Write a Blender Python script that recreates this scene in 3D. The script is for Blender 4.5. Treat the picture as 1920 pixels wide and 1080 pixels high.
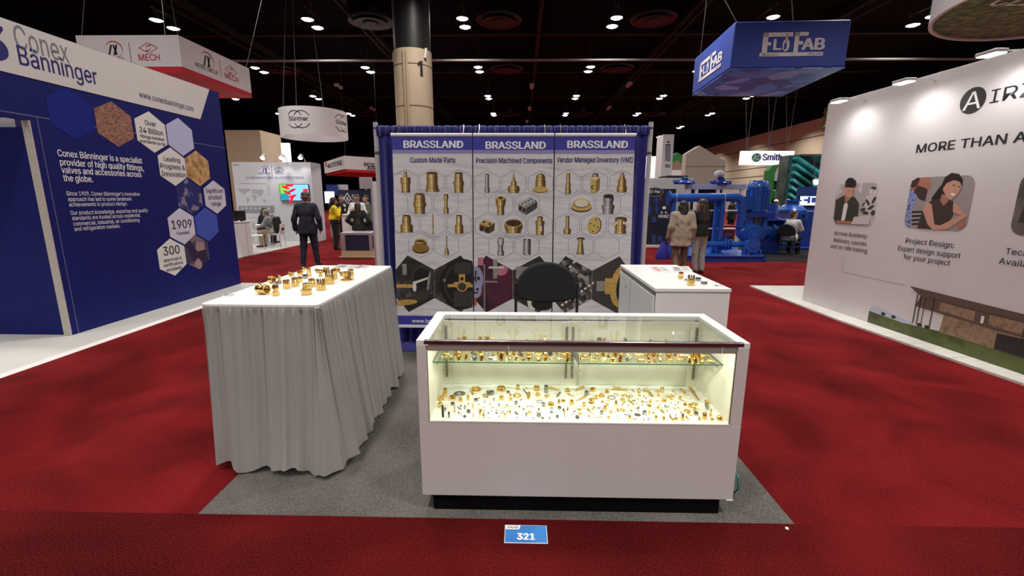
import bpy, math, random
import numpy as np
from mathutils import Vector, Matrix
PI = math.pi
for _o in list(bpy.data.objects):
    bpy.data.objects.remove(_o)
SC = bpy.context.scene
COL = SC.collection
random.seed(7)

# ---------------------------------------------------------------- camera, world, light, exposure
F_PX, PITCH, YAW, ROLL = 844.266, .199, .020, .003
CAM = Vector((.147, -2.164, 1.732))
_cd = bpy.data.cameras.new('camera'); _cam = bpy.data.objects.new('camera', _cd); COL.objects.link(_cam)
_cd.sensor_width = 36; _cd.lens = F_PX / 1920 * 36; _cd.clip_start = .05; _cd.clip_end = 300
CAM_M = Matrix.Translation(CAM) @ Matrix.Rotation(YAW, 4, 'Z') @ Matrix.Rotation(PI/2 - PITCH, 4, 'X') @ Matrix.Rotation(ROLL, 4, 'Z')
_cam.matrix_world = CAM_M
SC.camera = _cam
_w = bpy.data.worlds.new('hall_air'); SC.world = _w; _w.use_nodes = True
_w.node_tree.nodes['Background'].inputs[0].default_value = (.90, .93, 1, 1)
_w.node_tree.nodes['Background'].inputs[1].default_value = .05
SC.view_settings.view_transform = 'Standard'; SC.view_settings.look = 'None'
SC.view_settings.gamma = 1; SC.view_settings.use_curve_mapping = False
SC.view_settings.exposure = 0.0
SC.cycles.use_denoising = True
SC.cycles.max_bounces = 8; SC.cycles.transparent_max_bounces = 24
LAMP_W = 230.0          # one twin high-bay fixture
LAMP_X = (-21.9, -15.4, -8.9, -2.4, 4.1, 10.5, 17.0)
LAMP_Y = (19.0, 26.2, 33.7, 40.8)
def hall_lamp(x, y, z, watts, size=.9):
    l = bpy.data.lights.new('hall_lamp', 'AREA'); l.shape = 'DISK'; l.size = size; l.energy = watts
    l.color = (1.0, .955, .90); l.spread = math.radians(135)
    o = bpy.data.objects.new('hall_lamp', l); o.location = (x, y, z); COL.objects.link(o)
    return o
for _x in LAMP_X:                       # the rows of ceiling lamps over and behind the viewer
    for _y in (-17.0, -9.8, -2.6, 4.6, 11.8):
        hall_lamp(_x, _y, 9.0, LAMP_W)

# ---------------------------------------------------------------- pixel of the photograph -> point in the hall
def ray(px, py):
    d = Vector(((px - 960) / F_PX, -(py - 540) / F_PX, -1))
    return CAM_M.to_3x3() @ d
def at_y(px, py, y): r = ray(px, py); return CAM + r * ((y - CAM.y) / r.y)
def at_x(px, py, x): r = ray(px, py); return CAM + r * ((x - CAM.x) / r.x)
def at_z(px, py, z=0.): r = ray(px, py); return CAM + r * ((z - CAM.z) / r.z)

# ---------------------------------------------------------------- materials
def srgb(r, g, b):
    f = lambda c: (c/255/12.92) if c/255 <= .04045 else ((c/255 + .055)/1.055)**2.4
    return (f(r), f(g), f(b))
MATS = {}
def mat(name, c, rough=.5, metal=0., var=.06, scale=25., bump=0., bscale=None, spec=.5, emit=0., coat=0., stretch=None, sheen=0.):
    if name in MATS: return MATS[name]
    m = bpy.data.materials.new(name); m.use_nodes = True; MATS[name] = m
    nt = m.node_tree; N = nt.nodes; L = nt.links; b = N['Principled BSDF']
    b.inputs['Roughness'].default_value = rough; b.inputs['Metallic'].default_value = metal
    b.inputs['Specular IOR Level'].default_value = spec
    if coat: b.inputs['Coat Weight'].default_value = coat; b.inputs['Coat Roughness'].default_value = .1
    if sheen: b.inputs['Sheen Weight'].default_value = sheen
    tc = N.new('ShaderNodeTexCoord'); src = tc.outputs['Object']
    if stretch:
        mp = N.new('ShaderNodeMapping'); mp.inputs['Scale'].default_value = stretch; L.new(src, mp.inputs[0]); src = mp.outputs[0]
    no = N.new('ShaderNodeTexNoise'); no.inputs['Scale'].default_value = scale; no.inputs['Detail'].default_value = 4; L.new(src, no.inputs['Vector'])
    rp = N.new('ShaderNodeValToRGB'); L.new(no.outputs['Fac'], rp.inputs[0])
    rp.color_ramp.elements[0].position = .3; rp.color_ramp.elements[1].position = .7
    rp.color_ramp.elements[0].color = tuple(max(0, x*(1-var)) for x in c) + (1,)
    rp.color_ramp.elements[1].color = tuple(min(1, x*(1+var)) for x in c) + (1,)
    L.new(rp.outputs[0], b.inputs['Base Color'])
    if bump:
        n2 = N.new('ShaderNodeTexNoise'); n2.inputs['Scale'].default_value = bscale or scale*4; n2.inputs['Detail'].default_value = 3; L.new(src, n2.inputs['Vector'])
        bp = N.new('ShaderNodeBump'); bp.inputs['Strength'].default_value = bump; bp.inputs['Distance'].default_value = .02
        L.new(n2.outputs['Fac'], bp.inputs['Height']); L.new(bp.outputs[0], b.inputs['Normal'])
    if emit:
        L.new(rp.outputs[0], b.inputs['Emission Color']); b.inputs['Emission Strength'].default_value = emit
    return m
def mat_ramp(name, stops, scale=20., kind='noise', rough=.5, detail=6., stretch=None, emit=0., rand=1., bump=0., metal=0.):
    """a printed or woven picture: noise / voronoi / wave through a colour ramp"""
    if name in MATS: return MATS[name]
    m = bpy.data.materials.new(name); m.use_nodes = True; MATS[name] = m
    nt = m.node_tree; N = nt.nodes; L = nt.links; b = N['Principled BSDF']; b.inputs['Roughness'].default_value = rough
    b.inputs['Metallic'].default_value = metal
    tc = N.new('ShaderNodeTexCoord'); src = tc.outputs['Object']
    if stretch:
        mp = N.new('ShaderNodeMapping'); mp.inputs['Scale'].default_value = stretch; L.new(src, mp.inputs[0]); src = mp.outputs[0]
    if kind == 'noise':
        t = N.new('ShaderNodeTexNoise'); t.inputs['Detail'].default_value = detail; out = t.outputs['Fac']
    elif kind == 'voronoi':
        t = N.new('ShaderNodeTexVoronoi'); t.inputs['Randomness'].default_value = rand
        bw = N.new('ShaderNodeSeparateColor'); L.new(t.outputs['Color'], bw.inputs[0]); out = bw.outputs[0]
    elif kind == 'cells':
        t = N.new('ShaderNodeTexVoronoi'); t.feature = 'F1'; out = t.outputs['Distance']
    else:
        t = N.new('ShaderNodeTexWave'); t.inputs['Distortion'].default_value = 6; t.inputs['Detail'].default_value = 3; out = t.outputs['Fac']
    t.inputs['Scale'].default_value = scale; L.new(src, t.inputs['Vector'])
    rp = N.new('ShaderNodeValToRGB'); L.new(out, rp.inputs[0])
    e = rp.color_ramp.elements
    while len(e) < len(stops): e.new(.5)
    for i, (p, c) in enumerate(stops): e[i].position = p; e[i].color = tuple(c) + (1,)
    L.new(rp.outputs[0], b.inputs['Base Color'])
    if emit: L.new(rp.outputs[0], b.inputs['Emission Color']); b.inputs['Emission Strength'].default_value = emit
    if bump:
        bp = N.new('ShaderNodeBump'); bp.inputs['Strength'].default_value = bump; bp.inputs['Distance'].default_value = .03
        L.new(out, bp.inputs['Height']); L.new(bp.outputs[0], b.inputs['Normal'])
    return m
def mat_glass(name, tint, refl=1.0):
    m = bpy.data.materials.new(name); m.use_nodes = True; nt = m.node_tree; N = nt.nodes; L = nt.links
    N.remove(N['Principled BSDF']); out = N['Material Output']
    tr = N.new('ShaderNodeBsdfTransparent'); tr.inputs[0].default_value = tint + (1,)
    gl = N.new('ShaderNodeBsdfGlossy'); gl.inputs['Roughness'].default_value = .02
    fr = N.new('ShaderNodeLayerWeight'); fr.inputs[0].default_value = .5
    pw = N.new('ShaderNodeMath'); pw.operation = 'POWER'; pw.inputs[1].default_value = 5.; L.new(fr.outputs['Facing'], pw.inputs[0])
    mu = N.new('ShaderNodeMath'); mu.operation = 'MULTIPLY_ADD'; mu.inputs[1].default_value = .9*refl; mu.inputs[2].default_value = .03*refl; L.new(pw.outputs[0], mu.inputs[0])
    mx = N.new('ShaderNodeMixShader'); L.new(mu.outputs[0], mx.inputs[0]); L.new(tr.outputs[0], mx.inputs[1]); L.new(gl.outputs[0], mx.inputs[2])
    L.new(mx.outputs[0], out.inputs[0]); return m
WHITE = mat('white_laminate', (.80, .78, .77), .45, var=.015, scale=8)
WHITE_SOFT = mat('white_panel', (.74, .72, .71), .6, var=.02, scale=6)
CREAM = mat('cream_panel', (.60, .55, .50), .6, var=.03)
BLACK = mat('black_paint', (.012, .012, .013), .45, var=.1)
BLACK_FABRIC = mat('black_fabric', (.016, .016, .018), .95, var=.3, scale=90, bump=.25, bscale=400)
CHROME = mat('bright_steel', (.72, .72, .74), .22, 1., var=.05)
ALU = mat('satin_aluminium', (.62, .62, .63), .4, .8, var=.05)
INK = mat('dark_ink', srgb(40, 42, 60), .6, var=.05)
INK_BLACK = mat('black_ink', srgb(22, 22, 26), .6, var=.05)
INK_NAVY = mat('navy_ink', srgb(30, 30, 110), .6, var=.05)
INK_GREY = mat('grey_ink', srgb(120, 120, 130), .6, var=.05)
INK_WHITE = mat('white_ink', (.86, .86, .88), .6, var=.02)
INK_RED = mat('red_ink', srgb(178, 28, 52), .6, var=.05)
BRASS = mat('brass', (.82, .57, .19), .2, 1., var=.10, scale=60)
BRASS_PALE = mat('pale_brass', (.88, .68, .30), .22, 1., var=.10, scale=60)
COPPER = mat('copper_alloy', (.80, .45, .24), .28, 1., var=.10, scale=60)
STEEL = mat('machined_steel', (.36, .37, .36), .25, 1., var=.2, scale=60)
DARK_HOLE = mat('dark_bore', (.03, .022, .015), .6, var=.1)
SKIN_TAN = mat('skin_tan', srgb(176, 124, 98), .55, var=.05)
SKIN_LIGHT = mat('skin_light', srgb(200, 150, 126), .55, var=.05)
SKIN_DARK = mat('skin_brown', srgb(110, 70, 52), .55, var=.05)

# ---------------------------------------------------------------- mesh helpers
class Fr:
    """a flat frame: a point is o + a*u + b*v + c*n"""
    def __init__(s, o, u, v=(0, 0, 1)):
        s.o = Vector(o); s.u = Vector(u).normalized(); s.v = Vector(v).normalized(); s.n = s.u.cross(s.v).normalized()
    def p(s, a, b, c=0.): return s.o + s.u*a + s.v*b + s.n*c
    def px(s, x, y, c=0.):
        r = ray(x, y); t = (s.o + s.n*c - CAM).dot(s.n) / r.dot(s.n); q = CAM + r*t - s.o
        return (q.dot(s.u), q.dot(s.v))
class MB:
    def __init__(s): s.v = []; s.f = []; s.m = []
    def add(s, vs, fs, mi=0):
        k = len(s.v); s.v += [tuple(v) for v in vs]
        for f in fs: s.f.append([i + k for i in f]); s.m.append(mi)
        return s
    def box(s, x0, x1, y0, y1, z0, z1, mi=0, fr=None):
        vs = [(x, y, z) for z in (z0, z1) for y in (y0, y1) for x in (x0, x1)]
        if fr: vs = [fr.p(*v) for v in vs]
        return s.add(vs, [(0, 2, 3, 1), (4, 5, 7, 6), (0, 1, 5, 4), (2, 6, 7, 3), (0, 4, 6, 2), (1, 3, 7, 5)], mi)
    def prism(s, poly, fr, c0, c1, mi=0):
        n = len(poly); vs = [fr.p(a, b, c0) for a, b in poly] + [fr.p(a, b, c1) for a, b in poly]
        fs = [tuple(range(n-1, -1, -1)), tuple(range(n, 2*n))] + [(i, (i+1) % n, n+(i+1) % n, n+i) for i in range(n)]
        return s.add(vs, fs, mi)
    def face(s, poly, fr, c, mi=0):
        return s.add([fr.p(a, b, c) for a, b in poly], [tuple(range(len(poly)))], mi)
    def lathe(s, prof, o=(0, 0, 0), ax=(0, 0, 1), n=20, mi=0, sx=1., sy=1., ph=0., caps=True):
        o = Vector(o); w = Vector(ax).normalized(); t = Vector((1, 0, 0)) if abs(w.x) < .9 else Vector((0, 1, 0))
        u = (t - w*t.dot(w)).normalized(); v = w.cross(u); rings = []; vs = []
        for r, z in prof:
            if r <= 1e-6: rings.append([len(vs)]); vs.append(o + w*z)
            else:
                rings.append(list(range(len(vs), len(vs)+n)))
                vs += [o + w*z + u*(r*sx*math.cos(2*PI*i/n+ph)) + v*(r*sy*math.sin(2*PI*i/n+ph)) for i in range(n)]
        fs = []
        for a, b in zip(rings, rings[1:]):
            for i in range(n):
                j = (i+1) % n
                if len(a) == 1 and len(b) == 1: continue
                if len(a) == 1: fs.append((a[0], b[j], b[i]))
                elif len(b) == 1: fs.append((a[i], a[j], b[0]))
                else: fs.append((a[i], a[j], b[j], b[i]))
        if caps:
            if len(rings[0]) > 1 and prof[0] != prof[-1]: fs.append(tuple(reversed(rings[0])))
            if len(rings[-1]) > 1 and prof[0] != prof[-1]: fs.append(tuple(rings[-1]))
        return s.add(vs, fs, mi)
    def cyl(s, p0, p1, r, r1=None, n=16, mi=0, ph=0.):
        p0, p1 = Vector(p0), Vector(p1); d = p1 - p0
        return s.lathe([(r, 0), (r if r1 is None else r1, d.length)], p0, d, n, mi, ph=ph)
    def ring(s, o, ax, ri, ro, h, n=20, mi=0, z=0.):
        return s.lathe([(ri, z), (ro, z), (ro, z+h), (ri, z+h), (ri, z)], o, ax, n, mi)
    def ball(s, o, rx, ry=None, rz=None, n=16, m=10, mi=0, ax=(0, 0, 1)):
        ry = rx if ry is None else ry; rz = rx if rz is None else rz
        return s.lathe([(max(0, math.sin(PI*i/m)), -rz*math.cos(PI*i/m)) for i in range(m+1)], o, ax, n, mi, rx, ry)
    def torus(s, o, ax, R, r, n=24, m=8, mi=0):
        return s.lathe([(R + r*math.cos(2*PI*i/m), r*math.sin(2*PI*i/m)) for i in range(m)] + [(R + r, 0.)], o, ax, n, mi, caps=False)
    def tube(s, pts, r, n=8, mi=0, closed=False):
        P = [Vector(p) for p in pts]; k = len(P); R = r if isinstance(r, (list, tuple)) else [r]*k
        rings = []; vs = []; u = None
        for i in range(k):
            d = (P[(i+1) % k] - P[i-1]) if closed else (P[min(i+1, k-1)] - P[max(i-1, 0)])
            d.normalize()
            if u is None:
                t = Vector((0, 0, 1)) if abs(d.z) < .9 else Vector((1, 0, 0)); u = (t - d*t.dot(d)).normalized()
            else:
                u = (u - d*u.dot(d)).normalized()
            w = d.cross(u); rings.append(len(vs))
            vs += [P[i] + u*(R[i]*math.cos(2*PI*j/n)) + w*(R[i]*math.sin(2*PI*j/n)) for j in range(n)]
        fs = []
        for i in range(k if closed else k-1):
            a, b = rings[i], rings[(i+1) % k]
            fs += [(a+j, a+(j+1) % n, b+(j+1) % n, b+j) for j in range(n)]
        if not closed: fs += [tuple(range(n-1, -1, -1)), tuple(rings[-1]+j for j in range(n))]
        return s.add(vs, fs, mi)
    def build(s, name, mats, parent=None, smooth=True, bevel=0., label=None, seg=2):
        me = bpy.data.meshes.new(name); me.from_pydata(s.v, [], s.f)
        for m in (mats if isinstance(mats, (list, tuple)) else [mats]): me.materials.append(m)
        me.polygons.foreach_set('material_index', s.m); me.update()
        if smooth: me.shade_smooth(); me.set_sharp_from_angle(angle=math.radians(38))
        o = bpy.data.objects.new(name, me); COL.objects.link(o)
        if bevel:
            b = o.modifiers.new('edge', 'BEVEL'); b.width = bevel; b.segments = seg; b.limit_method = 'ANGLE'; b.angle_limit = math.radians(50)
        if parent is not None: o.parent = parent; o.matrix_parent_inverse = parent.matrix_basis.inverted()
        if label: o['label'] = label
        return o
def thing(name, label, cat, loc=(0, 0, 0), group=None, rotz=0.):
    o = bpy.data.objects.new(name, None); o.empty_display_size = .1; COL.objects.link(o)
    o.matrix_basis = Matrix.Translation(Vector(loc)) @ Matrix.Rotation(rotz, 4, 'Z')
    return tag(o, label, cat, group)
def tag(o, label, cat, group=None):
    o['label'] = label; o['category'] = cat
    if group: o['group'] = group
    return o
def struct(o): o['kind'] = 'structure'; return o
def copy_tree(o, parent=None):
    c = o.copy(); COL.objects.link(c)
    if parent is not None: c.parent = parent
    for ch in list(o.children): copy_tree(ch, c)
    return c
def rrect(x0, x1, y0, y1, r, n=5):
    out = []
    for cx, cy, a in ((x1-r, y1-r, 0), (x0+r, y1-r, 90), (x0+r, y0+r, 180), (x1-r, y0+r, 270)):
        out += [(cx + r*math.cos(math.radians(a+90*i/n)), cy + r*math.sin(math.radians(a+90*i/n))) for i in range(n+1)]
    return out
def ell(cx, cy, rx, ry, n=20, a=0.):
    ca, sa = math.cos(a), math.sin(a)
    return [(cx + rx*math.cos(2*PI*i/n)*ca - ry*math.sin(2*PI*i/n)*sa, cy + rx*math.cos(2*PI*i/n)*sa + ry*math.sin(2*PI*i/n)*ca) for i in range(n)]
def hexa(cx, cy, w, h): return [(cx, cy+h/2), (cx-w/2, cy+h/4), (cx-w/2, cy-h/4), (cx, cy-h/2), (cx+w/2, cy-h/4), (cx+w/2, cy+h/4)]
_glyphs = {}
try: FONT = bpy.data.fonts.load(bpy.utils.resource_path('LOCAL') + '/datafiles/fonts/Inter.woff2')      # Blender's own interface typeface
except Exception: FONT = None
def glyphs(s, bold=0., shear=0.):
    k = (s, 0., shear)
    if k not in _glyphs:
        cu = bpy.data.curves.new('t', 'FONT'); cu.body = s; cu.size = 1; cu.shear = shear; cu.resolution_u = 3
        if FONT: cu.font = FONT
        ob = bpy.data.objects.new('t', cu); me = bpy.data.meshes.new_from_object(ob)
        _glyphs[k] = ([(v.co.x, v.co.y) for v in me.vertices], [tuple(p.vertices) for p in me.polygons])
        bpy.data.objects.remove(ob); bpy.data.curves.remove(cu); bpy.data.meshes.remove(me)
    return _glyphs[k]
_cap = [0]
def text(mb, s, fr, a, b, h, w=None, al='l', bold=0., shear=0., mi=0, c=.004, slope=0.):
    """letters lying on a frame: cap height h, baseline at b, width stretched to w when given"""
    if not _cap[0]: _cap[0] = max(v[1] for v in glyphs('H')[0])
    vs, fs = glyphs(s, bold, shear)
    if not vs: return
    x0 = min(v[0] for v in vs); x1 = max(v[0] for v in vs); sy = h/_cap[0]; sx = sy if w is None else w/(x1-x0)
    wd = (x1-x0)*sx; off = {'l': 0, 'c': -wd/2, 'r': -wd}[al]
    for dx, dy in ((0, 0),) if bold <= 0 else ((-1, 0), (1, 0), (0, -.5), (0, .5)):       # heavier strokes: the outline laid down with small shifts
        mb.add([fr.p(a + off + (x-x0+dx*bold)*sx, b + (y+dy*bold)*sy, c + .0001*dx + .00005*dy) for x, y in vs], fs, mi)
def text_px(mb, s, fr, p0, p1, h, bold=0., mi=0, c=.004, shear=0.):
    """letters whose baseline runs between two spots of the wall as seen in the photograph"""
    a0, b0 = fr.px(*p0, c); a1, b1 = fr.px(*p1, c)
    text(mb, s, fr, a0, (b0+b1)/2, h, a1-a0, 'l', bold, shear, mi, c)

# ---------------------------------------------------------------- smooth bodies (people): blended solids -> one continuous skin
def nets(D, org, h):
    S = D < 0; nx, ny, nz = D.shape
    C = [(i, j, k) for i in (0, 1) for j in (0, 1) for k in (0, 1)]
    sl = lambda A, c: A[c[0]:nx-1+c[0], c[1]:ny-1+c[1], c[2]:nz-1+c[2]]
    cnt = sum(sl(S, c).astype(np.int8) for c in C); act = (cnt > 0) & (cnt < 8)
    P = np.zeros(act.shape + (3,)); W = np.zeros(act.shape)
    for a in range(8):
        for b in range(a+1, 8):
            ca, cb = C[a], C[b]
            if sum(abs(x-y) for x, y in zip(ca, cb)) != 1: continue
            da, db = sl(D, ca), sl(D, cb); x = (da < 0) != (db < 0)
            t = np.where(x, da/np.where(x, da-db, 1), 0)
            for q in range(3): P[..., q] += np.where(x, ca[q] + t*(cb[q]-ca[q]), 0)
            W += x
    idx = -np.ones(act.shape, int); I = np.argwhere(act); idx[act] = np.arange(len(I))
    V = (I + P[act]/W[act][:, None])*h + org
    Fs = []
    for ax in range(3):
        A = np.take(S, range(0, D.shape[ax]-1), ax); B = np.take(S, range(1, D.shape[ax]), ax)
        E = np.argwhere(A != B); o1, o2 = [(1, 2), (2, 0), (0, 1)][ax]
        E = E[(E[:, o1] > 0) & (E[:, o2] > 0) & (E[:, o1] < D.shape[o1]-1) & (E[:, o2] < D.shape[o2]-1)]
        q = []
        for d1, d2 in ((-1, -1), (0, -1), (0, 0), (-1, 0)):
            e = E.copy(); e[:, o1] += d1; e[:, o2] += d2; q.append(idx[e[:, 0], e[:, 1], e[:, 2]])
        q = np.stack(q, 1); fl = ~A[E[:, 0], E[:, 1], E[:, 2]]; q[fl] = q[fl][:, ::-1]; Fs.append(q)
    return V, np.concatenate(Fs)
def blend(prims, cell, cut=None, wob=0.):
    """prims: (p0, p1, r0, r1, k[, flat]) tapered capsules blended with softness k; cut: list of (point, normal) half spaces kept on the normal's side"""
    A = np.array([list(p[0]) for p in prims]); B = np.array([list(p[1]) for p in prims]); R = max(max(p[2], p[3]) for p in prims)
    lo = np.minimum(A, B).min(0) - R - 4*cell; hi = np.maximum(A, B).max(0) + R + 4*cell
    n = np.ceil((hi-lo)/cell).astype(int) + 1; D = np.full(n, 9.)
    ax = [lo[i] + cell*np.arange(n[i]) for i in range(3)]
    for p in prims:
        a, b, r0, r1, k = np.array(p[0], float), np.array(p[1], float), p[2], p[3], p[4]; sc = np.array(p[5]) if len(p) > 5 else np.ones(3)
        m = max(r0, r1)*1.0 + k + 3*cell
        i0 = np.clip(np.floor((np.minimum(a, b)-m/sc.min()-lo)/cell).astype(int), 0, n); i1 = np.clip(np.ceil((np.maximum(a, b)+m/sc.min()-lo)/cell).astype(int)+1, 0, n)
        X, Y, Z = np.meshgrid(*[ax[i][i0[i]:i1[i]] for i in range(3)], indexing='ij')
        Q = np.stack([X, Y, Z], -1) - a; d = b - a; L = max(d@d, 1e-9)
        t = np.clip((Q@d)/L, 0, 1); E = (Q - t[..., None]*d)*sc
        dist = np.sqrt((E**2).sum(-1)) - (r0 + (r1-r0)*t)
        s = tuple(slice(i0[i], i1[i]) for i in range(3)); o = D[s]
        if k > 0:
            hh = np.clip(.5 + .5*(o-dist)/k, 0, 1); D[s] = o*(1-hh) + dist*hh - k*hh*(1-hh)
        else: D[s] = np.minimum(o, dist)
    if wob or cut:
        X, Y, Z = np.meshgrid(*ax, indexing='ij')
        if wob: D = D + wob*(np.sin(X*41+Z*13)*np.sin(Z*29+Y*17) + .6*np.sin(Y*47-Z*31+X*9))
        for q, nn in cut or []:
            nn = np.array(nn, float); nn /= np.linalg.norm(nn)
            D = np.maximum(D, -((X-q[0])*nn[0] + (Y-q[1])*nn[1] + (Z-q[2])*nn[2]))
    return nets(D, lo, cell)
def blend_obj(name, prims, material, parent, cell=.012, cut=None, wob=0., M=None, label=None):
    V, Fq = blend(prims, cell, cut, wob); mb = MB()
    if M is not None: V = V@np.array(M.to_3x3()).T + np.array(M.translation)
    mb.v = [tuple(v) for v in V.tolist()]; mb.f = Fq.tolist(); mb.m = [0]*len(mb.f)
    o = mb.build(name, material, parent, smooth=False, label=label); o.data.shade_smooth(); return o

# ================================================================ the hall
def carpet_mat(name, c0, c1, fibre=90., big=.9):
    m = bpy.data.materials.new(name); m.use_nodes = True; nt = m.node_tree; N = nt.nodes; L = nt.links; b = N['Principled BSDF']
    b.inputs['Roughness'].default_value = 1; b.inputs['Specular IOR Level'].default_value = .08; b.inputs['Sheen Weight'].default_value = .0
    tc = N.new('ShaderNodeTexCoord')
    a = N.new('ShaderNodeTexNoise'); a.inputs['Scale'].default_value = fibre; a.inputs['Detail'].default_value = 5; a.inputs['Roughness'].default_value = .7
    g = N.new('ShaderNodeTexNoise'); g.inputs['Scale'].default_value = big; g.inputs['Detail'].default_value = 6; g.inputs['Distortion'].default_value = .6
    for t in (a, g): L.new(tc.outputs['Object'], t.inputs['Vector'])
    mx = N.new('ShaderNodeMath'); mx.operation = 'MULTIPLY_ADD'; mx.inputs[1].default_value = .66; L.new(a.outputs['Fac'], mx.inputs[0])
    m2 = N.new('ShaderNodeMath'); m2.operation = 'MULTIPLY'; m2.inputs[1].default_value = .34; L.new(g.outputs['Fac'], m2.inputs[0]); L.new(m2.outputs[0], mx.inputs[2])
    rp = N.new('ShaderNodeValToRGB'); L.new(mx.outputs[0], rp.inputs[0]); e = rp.color_ramp.elements
    e[0].position = .39; e[1].position = .61; e[0].color = c0 + (1,); e[1].color = c1 + (1,)
    L.new(rp.outputs[0], b.inputs['Base Color'])
    bp = N.new('ShaderNodeBump'); bp.inputs['Strength'].default_value = .7; bp.inputs['Distance'].default_value = .012; L.new(a.outputs['Fac'], bp.inputs['Height']); L.new(bp.outputs[0], b.inputs['Normal'])
    return m
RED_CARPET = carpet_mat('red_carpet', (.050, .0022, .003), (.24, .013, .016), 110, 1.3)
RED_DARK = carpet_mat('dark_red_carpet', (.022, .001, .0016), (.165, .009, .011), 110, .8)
GREY_CARPET = carpet_mat('grey_carpet', (.075, .068, .062), (.20, .185, .17), 110, 1.6)
DARK_CARPET = carpet_mat('dark_carpet', (.012, .012, .013), (.035, .034, .034), 60, 1.2)
HALL_TAN = mat('hall_wall_tan', (.60, .50, .36), .8, var=.05, scale=1.2)
HALL_DARK = mat('hall_dark', (.0025, .0025, .003), .9, var=.2, scale=.6, spec=.1)
CEIL = mat('ceiling_black', (.0012, .0012, .0016), .95, var=.3, scale=.8, spec=.1)
BEAM = mat('ceiling_steel_dark', (.0016, .0016, .002), .8, var=.3, scale=3)
struct(MB().box(-45, 26, -22, 78, -.06, 0).build('floor', RED_CARPET, smooth=False))
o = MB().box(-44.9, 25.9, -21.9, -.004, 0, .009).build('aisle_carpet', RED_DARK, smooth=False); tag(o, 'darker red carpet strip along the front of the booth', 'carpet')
struct(MB().box(-45, 26.4, -22, 78, 10.6, 10.8).build('ceiling', CEIL, smooth=False))
zt = at_x(1499, 232, 26).z
w = struct(MB().box(26, 26.4, -22, 78, 0, zt).box(26, 26.4, -22, 78, zt, 10.6, 1).build('wall_right', [HALL_TAN, HALL_DARK], smooth=False))
mb = MB()
for q in ((1444, 312), (1440, 329), (1499, 262)):
    z = at_x(q[0], q[1], 26).z; mb.box(25.98, 26, 5, 77.9, z-.04, z+.04)
struct(mb.build('trim_1', mat('wall_joint', (.10, .08, .06), .8), smooth=False))
struct(MB().box(-45, 26.4, 78, 78.4, 0, 10.6).build('wall_back', HALL_DARK, smooth=False))
struct(MB().box(-45.4, -45, -22, 78, 0, 10.6).build('wall_left', HALL_DARK, smooth=False))
for i, x in enumerate((-15.4, -7.8, 1.0, 8.1, 15.5)):
    mb = MB().box(x-.10, x+.10, -5, 77.9, 10.25, 10.55).box(x-.05, x+.05, -5, 77.9, 9.85, 9.92)
    for k in range(28): y = -4 + 2.9*k; mb.tube([(x, y, 9.9), (x, y+1.45, 10.3), (x, y+2.9, 9.9)], .03, 5)
    struct(mb.build('trim_%d' % (i+2), BEAM, smooth=False))
mb = MB()
for y in (8, 15.5, 24.5, 32, 40, 48, 58): mb.box(-44.9, 25.9, y-.15, y+.15, 10.35, 10.6)
struct(mb.build('trim_7', BEAM, smooth=False))
p = at_z(960, 113, 8)
struct(MB().cyl((-44.9, p.y, 8.0), (25.9, p.y, 8.0), .055, n=10).build('trim_8', mat('sprinkler_pipe', (.20, .18, .17), .5, var=.1), smooth=True))

# twin ceiling lamps
LENS = mat('lamp_lens', (1, .97, .92), .3, var=0, emit=42.)
LAMP_BODY = mat('lamp_housing', (.05, .05, .05), .5)
def twin_lamp():
    t = thing('twin_lamp', '', 'ceiling lamp')
    MB().box(-.03, .03, -.75, .75, .42, .48).cyl((0, 0, .45), (0, 0, 1.55), .02, n=6).build('hanger', LAMP_BODY, t)
    for s in (-.48, .48):
        h = MB().lathe([(.06, .44), (.10, .40), (.12, .22), (.27, .03), (.27, 0), (.25, 0), (.10, .20), (.10, .24), (0, .26)], (0, s, 0), n=16).build('lamp_head', LAMP_BODY, t)
        MB().lathe([(0, -.05), (.14, -.03), (.235, .02), (.235, .03), (0, .03)], (0, s, 0), n=16).build('lens', LENS, h)
    return t
ORD = ['first', 'second', 'third', 'fourth', 'fifth', 'sixth', 'seventh', 'eighth', 'ninth', 'tenth']
def nth(i):
    if i < 10: return ORD[i]
    n = i + 1; return '%d%s' % (n, 'th' if 10 <= n % 100 <= 20 else {1: 'st', 2: 'nd', 3: 'rd'}.get(n % 10, 'th'))
proto = None
for r, y in enumerate(LAMP_Y + (48.4, 56.0)):
    xs = [x for x in LAMP_X if abs(x) < .98*(y+2)] if r < 4 else [x for x in LAMP_X if -23 < x < 18]
    for i, x in enumerate(xs):
        t = twin_lamp() if proto is None else copy_tree(proto); proto = proto or t
        t.location = (x + random.uniform(-.05, .05), y, 9.05)
        tag(t, 'glowing twin high-bay lamp in the %s row of ceiling lamps, %s from left' % (['lowest hung nearest', 'second', 'third', 'fourth', 'fifth', 'farthest'][r], nth(i)), 'ceiling lamp', 'twin lamps under the black ceiling')
        if r < 5: hall_lamp(x, y, 8.9, LAMP_W)
for y in (8., 16., 24., 32., 40., 50., 60.): hall_lamp(22.5, y, 8.9, LAMP_W*1.6)
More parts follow.
